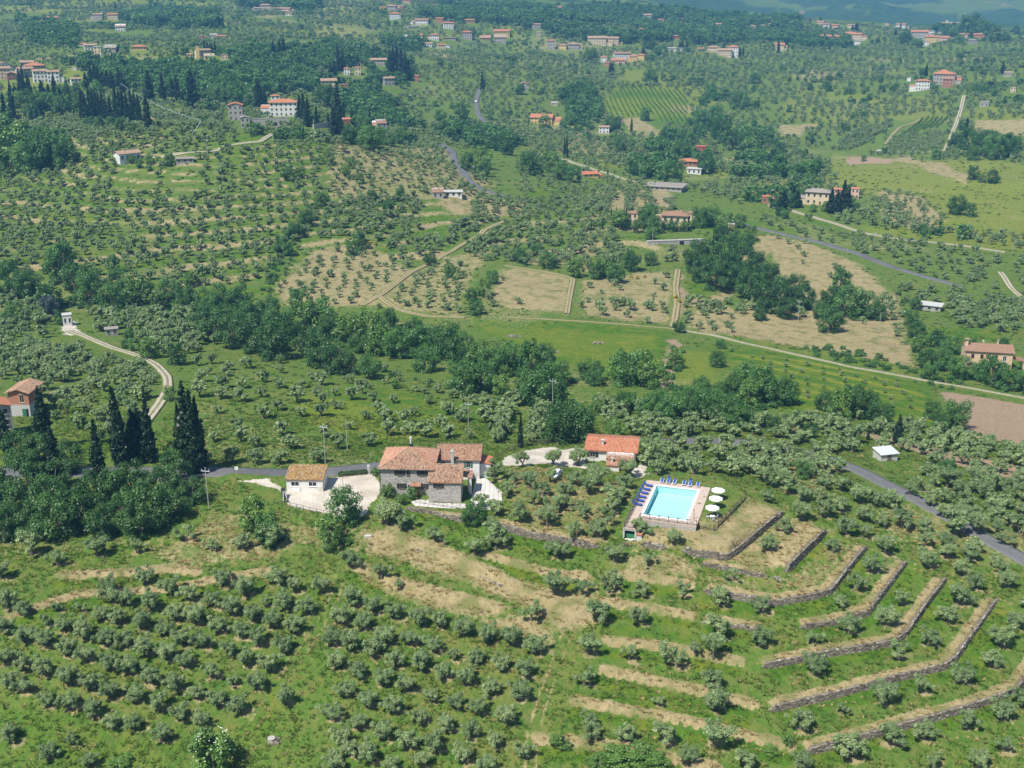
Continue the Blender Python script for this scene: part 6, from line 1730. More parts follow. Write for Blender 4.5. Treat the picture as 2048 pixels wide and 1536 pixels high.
# the near hillside behind the road, and groves farther off
FIELD = cz(330, 640, S34, [(225, 190), (320, 270), (220, 280), (295, 340), (415, 350), (435, 310), (560, 300), (240, 390), (240, 490), (395, 430), (385, 500), (530, 430), (520, 520), (665, 390), (660, 490), (790, 330), (780, 430), (930, 430), (905, 525), (930, 620), (770, 580), (675, 635), (360, 600), (495, 710), (520, 790), (800, 750), (830, 820), (330, 790), (460, 930), (620, 940), (300, 930), (785, 940), (1045, 930), (1185, 840), (1260, 710), (1065, 620), (1080, 540), (1040, 480), (1160, 480), (1170, 570), (1000, 370), (1070, 410), (1275, 510), (1345, 470), (1415, 520), (1560, 530), (1450, 590), (1370, 640), (1500, 660), (1520, 750), (1395, 820), (1630, 670), (1660, 740), (1700, 620), (1780, 760), (1885, 690), (1930, 610), (1925, 760), (1800, 540), (1250, 400), (1960, 500), (2020, 660), (620, 830), (870, 840), (1090, 760)])
FIELD += cz(880, 640, S34, [(60, 600), (150, 650), (50, 770), (200, 770), (230, 540), (110, 500)])

# worn, dry ground round the foot of each near olive
_near = np.nonzero(gy < 262)[0]; _d = mask['dry'].copy(); _px, _py = gx[_near], gy[_near]
_n = fbm(_px / 1.5, _py / 1.5, 190)
for tx, ty, tr in PLACED:
    k = np.nonzero((abs(_px - tx - .7) < 3.2) & (abs(_py - ty - .2) < 3.2))[0]
    if len(k): _d[_near[k]] = np.maximum(_d[_near[k]], np.clip(1.05 - np.hypot(_px[k] - tx - .7, (_py[k] - ty - .2) * 1.2) / (tr * 1.15) + _n[k] * 1.4, 0, .62))
gme.attributes['dry'].data.foreach_set('value', _d.astype(np.float32))

# ---------------------------------------------------------------- broadleaf trees
def broad_at(pts, words, group, protos=None, name='broadleaf_tree', cat='tree', sq=1.0, zs=1.0):
    protos = protos or (BROADS + LIGHTS[:1] + BROADS[2:5] + TALLS[:1] + LIGHTS[1:])
    px = np.array([p[0] for p in pts], float); py = np.array([p[1] for p in pts], float); rp = np.array([p[2] for p in pts], float)
    x, y, z = survey(px, py + rp * .75 * zs); k = mpp(x, y, z)
    lab = singled(px, py, words, group)
    for i in range(len(pts)):
        R = rp[i] * k[i] * 1.08
        pr = protos[(i * 5 + int(px[i]) * 3) % len(protos)]
        plant(name, pr, (x[i], y[i], z[i] + R * .92 * zs), (R * random.uniform(.85, 1.05), R * random.uniform(.85, 1.05), R * zs * random.uniform(.92, 1.22)), lab[i], cat, group)
        PLACED.append((x[i], y[i], R))
broad_at([(30, 1010, 38), (60, 960, 40), (95, 1000, 42), (120, 1040, 42), (160, 1030, 42), (190, 990, 40), (235, 980, 40), (270, 970, 38), (300, 1020, 42), (280, 1045, 36), (330, 975, 36), (350, 940, 34), (40, 905, 34), (80, 905, 32), (140, 920, 32), (385, 985, 28), (20, 1050, 34), (210, 1048, 32), (60, 1055, 30), (-20, 970, 40), (-15, 1040, 36), (110, 960, 34), (345, 1015, 32), (250, 1030, 34)], 'dense broadleaf tree in the left grove below the road', 'broadleaf grove at the left', DARKS)
broad_at([(692, 1018, 34)], 'round dark green bush tree in front of the gravel yard railing', None)
broad_at([(505, 1030, 33), (535, 1062, 26)], 'broadleaf tree on the bank below the shed railing', 'trees below the shed railing')
broad_at([(660, 1058, 26), (664, 1085, 20)], 'leafy light shrub tree on the bank by the wheel track top', 'shrubs by the wheel track top', LIGHTS)
broad_at([(775, 985, 15), (802, 1000, 12), (825, 988, 12)], 'bright shrub against the stone front of the farmhouse', 'shrubs before the farmhouse', LIGHTS, 'shrub', 'shrub')
broad_at([(752, 945, 9)], 'climbing green shrub at the left corner of the farmhouse', None, LIGHTS, 'shrub', 'shrub')
broad_at([(948, 1030, 26)], 'glossy dark tree standing at the patio wall right of the farmhouse', None)
broad_at([(20, 560, 30), (60, 575, 28), (100, 600, 26), (180, 580, 30), (225, 600, 24), (240, 570, 28), (280, 590, 30), (320, 605, 20), (370, 600, 24), (400, 600, 22), (440, 590, 22), (480, 600, 26), (500, 635, 28), (560, 655, 28), (600, 612, 26), (610, 645, 30), (640, 640, 30), (150, 560, 26), (340, 585, 22), (420, 620, 22), (540, 620, 24)], 'leafy stream belt tree below the left hillside', 'stream belt trees at the left')
broad_at([(128, 525, 30), (115, 545, 22), (228, 535, 14)], 'taller open crowned tree rising over the left stream belt', 'tall trees of the left stream belt', TALLS)
broad_at([(430, 655, 34), (470, 668, 36), (520, 678, 38), (552, 692, 34), (405, 640, 26), (640, 708, 34), (670, 725, 30), (692, 732, 22), (620, 690, 28)], 'big rounded oak at the olive hillside edge', 'oaks edging the olive hillside', DARKS)
broad_at([(738, 736, 27)], 'single round topped tree on a bare trunk below the oaks', None)
broad_at([(352, 715, 20)], 'lone tall tree with high crown beside the curving gravel lane', None, TALLS)
broad_at([(660, 655, 28), (700, 668, 30), (740, 660, 28), (760, 688, 28), (800, 692, 32), (850, 690, 30), (890, 692, 32), (922, 702, 28), (780, 642, 18), (850, 725, 24), (990, 722, 32), (1060, 732, 32), (1090, 722, 26), (1020, 715, 24), (960, 715, 26), (830, 660, 20), (720, 690, 22), (1110, 752, 26)], 'leafy tree in the middle stretch of the stream belt', 'stream belt trees in the middle')
broad_at([(930, 762, 34), (962, 762, 30), (1000, 772, 20), (1080, 780, 38), (1055, 770, 26), (1122, 792, 18)], 'rounded tree between the stream and the farmhouse olive rows', 'trees this side of the stream')
broad_at([(1180, 742, 24), (1190, 760, 16), (1250, 745, 32), (1280, 738, 28), (1306, 756, 26)], 'tree at the near edge of the green valley field', 'trees at the green field edge')
broad_at([(1350, 722, 20), (1356, 655, 13), (1434, 722, 16), (1440, 690, 10)], 'round bush tree by the bare earth strip beside the field', 'bushes by the earth strip')
broad_at([(1117, 855, 37), (1162, 855, 36), (1135, 840, 30)], 'large dark tree behind the gravel turning yard', 'large trees behind the turning yard', DARKS)
broad_at([(1228, 862, 22)], 'low rounded dome shaped tree behind the red roof', None, LIGHTS, sq=1, zs=.8)
broad_at([(1245, 805, 20), (1300, 815, 24), (1340, 820, 30), (1370, 818, 26), (1392, 800, 28), (1420, 812, 30), (1442, 822, 28), (1472, 832, 28), (1402, 778, 20), (1460, 772, 20), (1492, 760, 28), (1522, 768, 30), (1552, 785, 30), (1576, 792, 22), (1500, 790, 24), (1320, 800, 20), (1195, 815, 14), (1285, 820, 16)], 'dark tree in the belt behind the mown olive rows', 'tree belt behind the mown rows')
broad_at([(1650, 805, 22), (1682, 815, 28), (1722, 812, 30), (1760, 828, 24), (1700, 800, 22), (1740, 815, 22)], 'tree in the clump before the bright green field', 'clump before the bright green field')
broad_at([(1862, 822, 18), (1908, 836, 28), (1880, 850, 18), (1545, 850, 16), (1620, 865, 14), (1890, 940, 18), (1605, 945, 16)], 'single leafy tree near the brown ploughed field or the right groves', 'single trees at the right')
broad_at([(1822, 640, 16), (1832, 665, 17), (1838, 692, 18), (1850, 720, 20), (1858, 745, 18), (1880, 720, 24), (1900, 692, 20), (1918, 738, 24), (1872, 682, 18), (1982, 752, 26), (2012, 762, 24), (1958, 746, 20), (2040, 765, 18), (1940, 690, 14), (2005, 690, 12), (1830, 610, 12)], 'hedge tree around the long peach farmhouse at right', 'trees round the peach farmhouse')
broad_at([(1395, 510, 26), (1420, 515, 28), (1450, 510, 28), (1480, 525, 28), (1510, 535, 28), (1400, 545, 24), (1430, 560, 26), (1470, 560, 28), (1500, 575, 28), (1540, 560, 26), (1530, 600, 28), (1560, 590, 28), (1590, 580, 26), (1610, 600, 22), (1570, 620, 22), (1520, 630, 14), (1490, 492, 20), (1385, 530, 20), (1450, 535, 26)], 'dense oak in the wood beside the straw field', 'oak wood beside the straw field', DARKS)
broad_at([(1660, 605, 26), (1700, 612, 30), (1732, 617, 26), (1680, 572, 22), (1640, 625, 16), (1758, 628, 16)], 'broad oak in the clump standing on the straw field', 'oak clump on the straw field')
broad_at([(1660, 645, 25)], 'single round oak in front of the clump on the straw field', None)
broad_at([(1290, 440, 20), (1310, 455, 16), (1240, 442, 18), (1400, 440, 20), (1425, 437, 20), (1450, 452, 20), (1438, 470, 14), (1275, 455, 14), (1305, 425, 14), (1330, 452, 11), (1345, 455, 11), (1368, 455, 11), (1300, 470, 12), (1480, 445, 14), (1500, 470, 14), (1470, 480, 16)], 'garden tree around the distant hedged villa', 'garden trees of the hedged villa')
broad_at([(1190, 545, 16), (1207, 540, 20), (1232, 552, 18), (1265, 527, 20), (1150, 540, 18), (1095, 525, 16), (985, 557, 14), (970, 580, 16), (942, 592, 14), (950, 618, 15), (702, 500, 14), (722, 486, 14), (590, 462, 18), (612, 440, 16), (642, 402, 14), (562, 492, 16), (775, 415, 12), (800, 392, 12), (575, 500, 14), (860, 520, 14), (900, 545, 12), (1040, 515, 14), (1300, 520, 14), (1070, 500, 12), (745, 395, 10)], 'dark round tree among middle slope terraced olives', 'trees among the middle slope olives')
broad_at([(30, 300, 40), (60, 322, 30), (92, 312, 34), (128, 312, 26), (10, 280, 34), (20, 332, 26), (-20, 310, 34), (75, 290, 26)], 'dark tree at the upper left edge grove', 'grove at the left edge')
broad_at([(702, 275, 18), (722, 262, 24), (745, 282, 24), (690, 262, 14), (775, 280, 16), (760, 270, 14), (735, 285, 18), (650, 196, 20), (672, 210, 14), (590, 215, 12), (505, 205, 16), (470, 200, 14), (450, 195, 16), (430, 195, 14), (800, 275, 16)], 'tree growing round the villa knoll buildings', 'trees of the villa knoll')
broad_at([(30, 205, 16), (52, 200, 16), (75, 215, 20), (100, 208, 18), (125, 215, 20), (145, 210, 16), (180, 250, 12), (200, 252, 12), (225, 250, 14), (245, 252, 14), (265, 258, 10), (65, 228, 14), (130, 190, 16), (160, 180, 14), (195, 180, 16)], 'rounded green tree under the cypresses of the left village', 'trees under the left cypresses')
broad_at([(960, 320, 22), (1000, 290, 16), (980, 230, 12), (922, 226, 16), (1140, 215, 14), (1290, 345, 14), (1345, 350, 22), (1355, 305, 18), (1410, 330, 18), (1405, 245, 18), (1440, 262, 20), (1430, 232, 16), (1476, 205, 18), (1470, 200, 12), (1500, 300, 22), (1488, 288, 16), (1300, 160, 14), (1240, 300, 12), (1222, 292, 10), (1266, 306, 10), (1100, 330, 20), (1060, 332, 22), (1122, 346, 18), (1145, 352, 16), (1505, 282, 18), (1225, 250, 15), (1090, 250, 14), (1140, 240, 12), (1175, 175, 10), (1320, 330, 14), (1380, 280, 14), (1460, 285, 16), (1395, 265, 12), (890, 260, 14), (935, 330, 14), (970, 340, 16), (1015, 300, 14), (880, 235, 14), (1180, 115, 14), (1295, 85, 16), (1320, 105, 12), (1040, 180, 12), (1510, 160, 10), (1420, 180, 10), (1290, 232, 12)], 'dark round tree in the valley around the vineyard hill', 'trees in the vineyard valley')
broad_at([(1932, 290, 22), (1960, 292, 24), (1990, 300, 24), (2016, 300, 18), (1910, 285, 16), (1975, 285, 18), (1945, 310, 14), (2030, 290, 14)], 'tree in the dark copse on the far right field', 'copse on the far right field')
broad_at([(1945, 350, 12), (1985, 356, 13), (1962, 358, 8), (1912, 415, 18), (1940, 424, 12), (1620, 280, 10), (1610, 310, 8), (1727, 318, 6), (1550, 405, 14), (1505, 300, 12), (1570, 430, 10), (1560, 300, 12), (1620, 175, 7), (1920, 115, 8), (1985, 125, 7), (1650, 170, 8), (1565, 140, 8), (1700, 172, 6), (1725, 172, 6), (1850, 470, 10)], 'single tree on the open right hand hillside', 'single trees of the right hillside')
broad_at([(1600, 85, 10), (1620, 90, 10), (1635, 88, 9), (1690, 85, 10), (1660, 92, 8), (1810, 80, 12), (1835, 88, 11), (1870, 60, 8), (1890, 70, 8), (1930, 60, 16), (1960, 62, 16), (1945, 52, 16), (1990, 75, 12), (2030, 62, 8), (1920, 80, 8), (1575, 75, 8), (1540, 95, 8), (2010, 78, 10), (1640, 40, 5)], 'tree among the houses of the right hand hill villages', 'trees of the right hill villages')
broad_at([(1608, 395, 12), (1585, 405, 14), (1650, 415, 10), (1560, 425, 10), (1625, 418, 8), (1640, 400, 9), (1700, 402, 9), (1712, 415, 9)], 'garden tree among the houses above the grey road', 'garden trees above the grey road')
broad_at([(100, 615, 18)], 'blue grey cedar beside the brown farm lane', None, BLUES)
broad_at([(30, 625, 18), (50, 632, 14), (15, 640, 12), (120, 640, 12), (250, 690, 9), (258, 672, 10), (300, 700, 22), (270, 690, 14)], 'bushy tree along the farm lane at the left', 'trees along the farm lane')
broad_at([(575, 350, 14), (600, 345, 10), (380, 560, 14), (340, 322, 12), (300, 322, 10), (280, 328, 10), (265, 320, 8), (655, 320, 12), (700, 330, 10), (692, 345, 10), (720, 360, 10)], 'bush on the terraced olive hillside', 'bushes on the terraced hillside', LIGHTS)
broad_at([(470, 862, 10), (340, 790, 14), (346, 905, 16), (560, 720, 9), (1010, 745, 12), (790, 770, 9), (860, 800, 8)], 'low green shrub on the slopes near the road', 'low shrubs near the road', LIGHTS, 'shrub', 'shrub')
eb = broad_proto(290, 2600, .30, 'light_broad', .9)
broad_at([(428, 1500, 44)], 'big elder bush with white blossom at the bottom edge', None, [eb], 'elder_bush', 'bush')
fl = MB(); rr_ = random.Random(5)
eo = [o for o in COL.objects if o.name.startswith('elder_bush')][0]
for k in range(46):
    ang_, zz = rr_.uniform(0, 6.28), rr_.uniform(-.1, .9); q = math.sqrt(1 - zz * zz) * 1.0
    c = Vector((math.cos(ang_) * q, math.sin(ang_) * q, zz * .84))
    fl.add([c + Vector((.03 * math.cos(t), .03 * math.sin(t), .06)) for t in (0, 1.26, 2.5, 3.8, 5.0)], [(0, 1, 2, 3, 4)])
tag(fl.build('blossom', 'flower', eo), kind='stuff')
broad_at([(1230, 1512, 34), (1275, 1508, 34), (1310, 1520, 26), (1195, 1525, 24)], 'low dark ivy like bush at the bottom of the grassy banks', 'low bushes at the bottom', LIGHTS, 'bush', 'bush', zs=.45)
broad_at([(1112, 1478, 16), (1130, 1490, 14), (250, 1520, 18), (225, 1525, 14), (1540, 1500, 16), (1575, 1480, 14)], 'bright low creeper bush in the lower grass', 'low creeper bushes', LIGHTS, 'bush', 'bush', zs=.45)
# clipped hedge by the road
(xa, ya, za), (xb, yb, zb) = G(680, 953), G(734, 948)
hd = tag(empty('clipped_hedge', ((xa + xb) / 2, (ya + yb) / 2, (za + zb) / 2), math.atan2(yb - ya, xb - xa)), 'low dark clipped hedge between the yard and the road', 'hedge')
L_ = math.hypot(xb - xa, yb - ya)
link('foliage', leaf_cloud('hedge_foliage', [(t * L_ / 14 - L_ / 2, 0, .6) for t in range(15)], [(.5, .45, .55)] * 15, 2200, .22, 'broad', 9, 1.3, .5, .3, .8), hd)
MB().box(-L_ / 2, L_ / 2, -.3, .3, -.3, .8).build('stems', 'bark', hd)
MB().box(L_ / 2 + .1, L_ / 2 + .6, -.3, .3, -.5, 1.9).build('gate_pillar', 'concrete', tag(empty('gate_pillar_base', hd.location, hd.rotation_euler[2]), 'square stone gate pillar at the end of the clipped hedge', 'pillar'))

# ---------------------------------------------------------------- cypresses
def cypress(words, group, rows, ox=0, oy=0, s=1.0, w=None):
    lab = singled([r[0] for r in rows], [r[2] for r in rows], words, group)
    for q, r in enumerate(rows):
        px, top, base = ox + r[0] / s, oy + r[1] / s, oy + r[2] / s
        wid = (r[3] / s if len(r) > 3 else w)
        lean = (px - 1024) / 7400 * (base - top)
        x, y, z = G(px - lean * (1 if len(r) > 4 else 1), base); k = mpp(x, y, z)
        h = 1.06 * (base - top) * k / math.cos(PITCH + math.atan((base - 768) / FPX)); hw_ = wid * k * .64
        plant('cypress_tree', random.choice(CYPS), (x, y, z - .3), (hw_, hw_, h + .3), lab[q], 'cypress', group)
        PLACED.append((x, y, hw_))
cypress('tall dark cypress in front of the red brick house', None, [(78, 783, 900, 34)])
cypress('cypress rising from the grove just right of the brick house cypress', None, [(100, 861, 975, 26)])
cypress('slim pointed cypress in the middle of the left broadleaf grove', None, [(188, 850, 975, 26)])
cypress('tallest slim pointed cypress left of the pale lane', None, [(225, 786, 935, 30)])
cypress('slim cypress directly right of the pale lane bend', None, [(289, 800, 925, 26)])
cypress('broad dark cypress pair left of the slim lane cypress', 'broad cypresses at the lane', [(262, 826, 925, 34), (274, 824, 922, 30)])
cypress('massive dark cypress of the double clump at the road edge', 'double cypress clump at the road', [(364, 777, 945, 36), (378, 795, 948, 32), (390, 806, 945, 28), (354, 815, 940, 22)])
cypress('cypress cut by the left edge before the ruined house', None, [(4, 826, 905, 22)])
cypress('small lone cypress among the olive rows behind the yard', None, [(1041, 830, 895, 10)])
cypress('stout cypress behind the white roofed shed', None, [(1800, 832, 886, 17)])
cypress('tiny young cypress near the white roofed shed', 'young cypresses near the shed', [(1708, 857, 882, 6), (1738, 853, 881, 6)])
cypress('dark cypress in the line along the left village', 'cypresses along the left village', [(15, 740, 930), (70, 660, 940), (110, 680, 760), (140, 560, 750), (165, 540, 760), (210, 590, 770), (320, 640, 740), (375, 670, 770), (415, 600, 760), (465, 700, 830), (515, 640, 760), (590, 650, 740), (665, 580, 690), (705, 530, 690), (735, 520, 690), (765, 540, 690), (800, 570, 690), (835, 560, 690), (870, 570, 700), (925, 545, 700), (955, 570, 730)], 0, 0, S4, 11)
cypress('dark cypress in the packed block on the left slope', 'packed cypress block', [(630, 720, 950), (655, 740, 960), (690, 690, 950), (715, 720, 950), (740, 730, 950), (765, 740, 950), (795, 730, 950), (825, 800, 960), (855, 770, 960), (895, 690, 960), (925, 720, 960), (950, 690, 950), (985, 740, 960), (1020, 720, 960), (1050, 730, 960), (1080, 760, 970)], 0, 0, S4, 11)
cypress('cypress standing apart at the right end of the packed block', None, [(1142, 768, 1030, 58)], 0, 0, S4)
cypress('broad cypress in the spaced row right of the packed block', 'spaced row of cypresses', [(1160, 570, 800, 62), (1265, 590, 790, 48), (1345, 625, 800, 50), (1382, 610, 800, 50), (1430, 730, 820, 36), (1495, 570, 850, 92)], 0, 0, S4)
cypress('dark cypress around the white villa on the knoll', 'cypresses of the white villa', [(25, 650, 880, 56), (70, 700, 830, 44), (230, 670, 750, 36), (345, 760, 960, 50), (375, 750, 970, 50), (408, 790, 1000, 60), (480, 850, 1000, 36), (575, 900, 1000, 30), (640, 680, 1050, 70), (610, 850, 1080, 50), (660, 850, 1080, 50), (695, 800, 930, 22), (765, 880, 1000, 48), (840, 940, 1030, 40), (900, 890, 1070, 50), (930, 1000, 1080, 40), (5, 640, 860, 40)], 510, 0, S4)
cypress('cypress in the dark clump of the wooded dell', 'cypresses of the wooded dell', [(645, 360, 560, 36), (690, 400, 560, 34), (620, 480, 610, 40), (590, 500, 610, 36), (1085, 390, 600, 50), (1115, 385, 600, 50), (1150, 400, 620, 50), (1180, 430, 630, 50), (1207, 480, 630, 40), (1060, 420, 600, 46), (320, 440, 520, 30), (345, 450, 520, 30), (470, 400, 500, 26), (140, 330, 460, 40), (220, 310, 440, 44), (190, 330, 460, 36)], 510, 0, S4)
cypress('tall lone cypress beside the winding valley road', None, [(1790, 578, 720, 32)], 510, 0, S4)
cypress('slender cypress near the vineyard hill', 'slender cypresses round the vineyard hill', [(1050, 370, 440, 26), (1395, 330, 400, 20), (432, 1085, 1235, 20), (450, 1070, 1240, 20), (960, 930, 1045, 20), (798, 500, 590, 42), (770, 1340, 1390, 14), (1690, 330, 380, 16), (1815, 370, 440, 16), (1840, 370, 440, 16), (1720, 300, 350, 30), (1360, 310, 400, 22), (1340, 330, 400, 26)], 1020, 0, S4)
cypress('cypress on the far right hillside', 'cypresses of the far right hillside', [(1605, 930, 1060, 28), (1890, 490, 580, 26), (1285, 510, 600, 26), (118, 310, 420, 22), (730, 190, 250, 34), (700, 200, 250, 24), (185, 150, 210, 14), (168, 150, 200, 12), (365, 150, 185, 16), (1080, 180, 240, 14), (1040, 230, 280, 20), (1350, 215, 270, 40), (645, 220, 260, 16), (480, 270, 340, 26)], 1528, 0, S4)
cypress('thin pencil cypress in the hedged villa garden', 'pencil cypresses of the hedged villa', [(900, 125, 290, 16), (918, 125, 290, 16), (970, 130, 190, 8), (640, 240, 360, 12), (730, 240, 310, 12), (1410, 190, 310, 16), (1605, 330, 450, 14), (1760, 380, 470, 12), (840, 130, 210, 10), (800, 140, 210, 10), (717, 150, 210, 8), (1470, 130, 190, 8), (1050, 130, 180, 8)], 1020, 380, S4)
cypress('thick dark cypress among the houses above the grey road', 'cypresses above the grey road', [(160, 20, 175, 90), (130, 60, 170, 50), (270, 10, 140, 60), (540, 0, 185, 60), (585, 10, 190, 60), (640, -60, 185, 66), (672, 0, 150, 50), (240, -20, 120, 60)], 1528, 380, S4)
cypress('small cypress in the church group', 'cypresses of the church group', [(1605, 320, 420), (1630, 330, 410), (1655, 340, 410), (1690, 330, 420), (1665, 350, 420), (780, 430, 490), (820, 440, 500), (770, 440, 480), (880, 420, 490), (905, 20, 90)], 0, 0, S4, 6)
# ---------------------------------------------------------------- masses nobody could count: far olives, woods, vines, grass
HIDE = {}
def proto_coll(name, objs):
    c = bpy.data.collections.new(name)
    for i, me in enumerate(objs):
        o = bpy.data.objects.new(f'{name}_{i}', me); c.objects.link(o)
    return c

def scatter(name, words, coll, pts, rot, scl):
    """points carry rotation and scale; geometry nodes set a plant on each"""
    me = bpy.data.meshes.new(name)
    n = len(pts); me.vertices.add(n); me.vertices.foreach_set('co', np.asarray(pts, np.float32).ravel())
    add_attr(me, 'turn', rot, 'POINT', 'FLOAT_VECTOR'); add_attr(me, 'size', scl, 'POINT', 'FLOAT_VECTOR'); me.update()
    o = link(name, me); tag(o, words, None, None, 'stuff')
    g = bpy.data.node_groups.new(name + '_layout', 'GeometryNodeTree')
    g.interface.new_socket('Geometry', in_out='INPUT', socket_type='NodeSocketGeometry'); g.interface.new_socket('Geometry', in_out='OUTPUT', socket_type='NodeSocketGeometry')
    nd = g.nodes; i_, o_ = nd.new('NodeGroupInput'), nd.new('NodeGroupOutput')
    ci = nd.new('GeometryNodeCollectionInfo'); ci.inputs['Collection'].default_value = coll; ci.inputs['Separate Children'].default_value = True; ci.inputs['Reset Children'].default_value = True
    ip = nd.new('GeometryNodeInstanceOnPoints'); ip.inputs['Pick Instance'].default_value = True
    a1, a2 = nd.new('GeometryNodeInputNamedAttribute'), nd.new('GeometryNodeInputNamedAttribute')
    for a, nm in ((a1, 'turn'), (a2, 'size')): a.data_type = 'FLOAT_VECTOR'; a.inputs['Name'].default_value = nm
    ri = nd.new('FunctionNodeRandomValue'); ri.data_type = 'INT'; ri.inputs[4].default_value = 0; ri.inputs[5].default_value = max(0, len(coll.objects) - 1)
    L = g.links.new
    L(i_.outputs[0], ip.inputs['Points']); L(ci.outputs[0], ip.inputs['Instance']); L(ri.outputs[2], ip.inputs['Instance Index'])
    L(a1.outputs[0], ip.inputs['Rotation']); L(a2.outputs[0], ip.inputs['Scale']); L(ip.outputs[0], o_.inputs[0])
    md = o.modifiers.new('layout', 'NODES'); md.node_group = g
    return o

def merged(crown, trunk):
    """one light mesh of crown and trunk"""
    me = bpy.data.meshes.new('plant_mass')
    import bmesh
    b = bmesh.new(); b.from_mesh(crown); k = len(b.faces); b.from_mesh(trunk); b.faces.ensure_lookup_table()
    for f in list(b.faces)[k:]: f.material_index = 1
    b.to_mesh(me); b.free()
    for m in (crown.materials[0], trunk.materials[0]): me.materials.append(m)
    return me

def to_sheet(x, y, z):
    d = y * CP + (CAM_H - z) * SP
    return 1024 + FPX * x / d, 768 - FPX * ((z - CAM_H) * CP + y * SP) / d

ROADS_PX = []
def grid_in(poly, sp, jit=.3, ang=0.0, sp2=None):
    w = GP(poly); p = np.array(w); c = p.mean(0); R = np.hypot(*(p - c).T).max() + sp
    sp2 = sp2 or sp
    a, b = np.meshgrid(np.arange(-R, R, sp), np.arange(-R, R, sp2)); a, b = a.ravel(), b.ravel()
    a = a + RNG.normal(size=a.shape) * sp * jit; b = b + RNG.normal(size=b.shape) * sp2 * jit
    x, y = c[0] + a * math.cos(ang) - b * math.sin(ang), c[1] + a * math.sin(ang) + b * math.cos(ang)
    k = inside(x, y, w); return x[k], y[k]

mids = [merged(*olive_proto(400 + i, 700, .30)) for i in range(6)]
lows = [merged(*olive_proto(420 + i, 330, .42)) for i in range(4)]
OM, OL = proto_coll('olive_mid', mids), proto_coll('olive_far', lows)
bm = [merged(*broad_proto(440 + i, 900, .50)) for i in range(5)]
bl = [merged(*broad_proto(460 + i, 380, .72)) for i in range(4)]
BMC, BLC = proto_coll('broad_mid', bm), proto_coll('broad_far', bl)

# no tree on roads, yards, open fields
OPEN = [GP(p) for p in [
    [(930, 640), (1335, 662), (1320, 745), (1230, 760), (1050, 700)], [(1450, 692), (1850, 770), (1890, 860), (1600, 825), (1480, 765)], [(1350, 690), (1450, 700), (1440, 785), (1325, 790)],
    [(1880, 783), (2060, 810), (2060, 892), (1936, 872)], [(1200, 212), (1250, 175), (1370, 182), (1378, 215), (1370, 258), (1310, 250), (1222, 234)], [(1240, 234), (1320, 230), (1330, 270), (1250, 268)],
    [(1950, 238), (2060, 238), (2060, 275), (1945, 268)], [(1800, 308), (1890, 328), (1945, 352), (1930, 372), (1860, 345)], [(1560, 248), (1640, 246), (1600, 272), (1555, 270)],
    [(1660, 305), (1900, 320), (2060, 330), (2060, 470), (1860, 460), (1660, 350)], [(980, 548), (1148, 556), (1138, 630), (975, 612)], [(1770, 235), (1905, 228), (1890, 262), (1780, 272)], [(1770, 275), (1890, 262), (1885, 302), (1765, 300)],
    [(1475, 955), (1495, 1000), (1400, 1060), (1240, 1070), (1290, 950)], [(850, 430), (920, 430), (890, 470), (830, 480)], [(1490, 690), (1830, 740), (1830, 730), (1470, 660), (1500, 690)], [(640, 690), (800, 730), (1010, 790), (990, 760), (760, 690)],
    [(1250, 142), (1290, 140), (1290, 170), (1240, 165)], [(830, 240), (880, 215), (1000, 240), (870, 248)]]]
ROADP = []
for o in [o for o in COL.objects if o.name.split('.')[0] in ('road', 'path')]:
    me = o.data; co = np.empty(len(me.vertices) * 3, np.float32); me.vertices.foreach_get('co', co); ROADP.append(co.reshape(-1, 3)[3::7][:, :2])
ROADP = np.concatenate(ROADP)
HOUSEP = np.array([(o.location.x, o.location.y) for o in COL.objects if o.parent is None and o.type == 'EMPTY' and o.get('category') in ('house', 'villa', 'tower', 'church', 'barn', 'farmhouse', 'shed', 'terrace wall')])
_n = np.hypot(HOUSEP[:, 0], HOUSEP[:, 1])[:, None]
HOUSEP = np.concatenate([HOUSEP, HOUSEP * (1 - 12 / _n), HOUSEP * (1 - 24 / _n), HOUSEP * (1 - 37 / _n)])
def near_mask(x, y, P, r):
    cell = max(r, 1.0); d = {}
    rr = np.broadcast_to(r, (len(P),)) if np.ndim(r) else None
    for q in P: d.setdefault((int(q[0] // cell), int(q[1] // cell)), []).append((q[0], q[1]))
    out = np.zeros(len(x), bool)
    for i, (a, b) in enumerate(zip(x, y)):
        ca, cb = int(a // cell), int(b // cell)
        for u in (-1, 0, 1):
            for v in (-1, 0, 1):
                for q in d.get((ca + u, cb + v), ()):
                    if (q[0] - a) ** 2 + (q[1] - b) ** 2 < r * r: out[i] = True
    return out
PT = np.array([(a, b) for a, b, c in PLACED])
def clear(x, y, gap=3.0, open_=True, house_r=9.0):
    bad = near_mask(x, y, ROADP, 3.0) | near_mask(x, y, HOUSEP, house_r)
    if gap: bad |= near_mask(x, y, PT, gap)
    if open_:
        for p in OPEN:
            k = bbox_sel(x, y, p, 0)
            if len(k): bad[k] |= inside(x[k], y[k], p)
    return ~bad

def spread(lst_x, lst_y, base, name, words, coll, szl=.8, szh=1.2, zoff=0.0, zs=1.0):
    x, y = np.concatenate(lst_x), np.concatenate(lst_y); n = len(x)
    s = (np.concatenate(base) if isinstance(base, list) else base) * RNG.uniform(szl, szh, n)
    z = height(x, y) + zoff * s
    rot = np.zeros((n, 3)); rot[:, 2] = RNG.uniform(0, 6.28, n)
    scl = np.stack([s * RNG.uniform(.9, 1.1, n), s * RNG.uniform(.9, 1.1, n), s * zs * RNG.uniform(.88, 1.12, n)], 1)
    return scatter(name, words, coll, np.stack([x, y, z], 1), rot, scl)

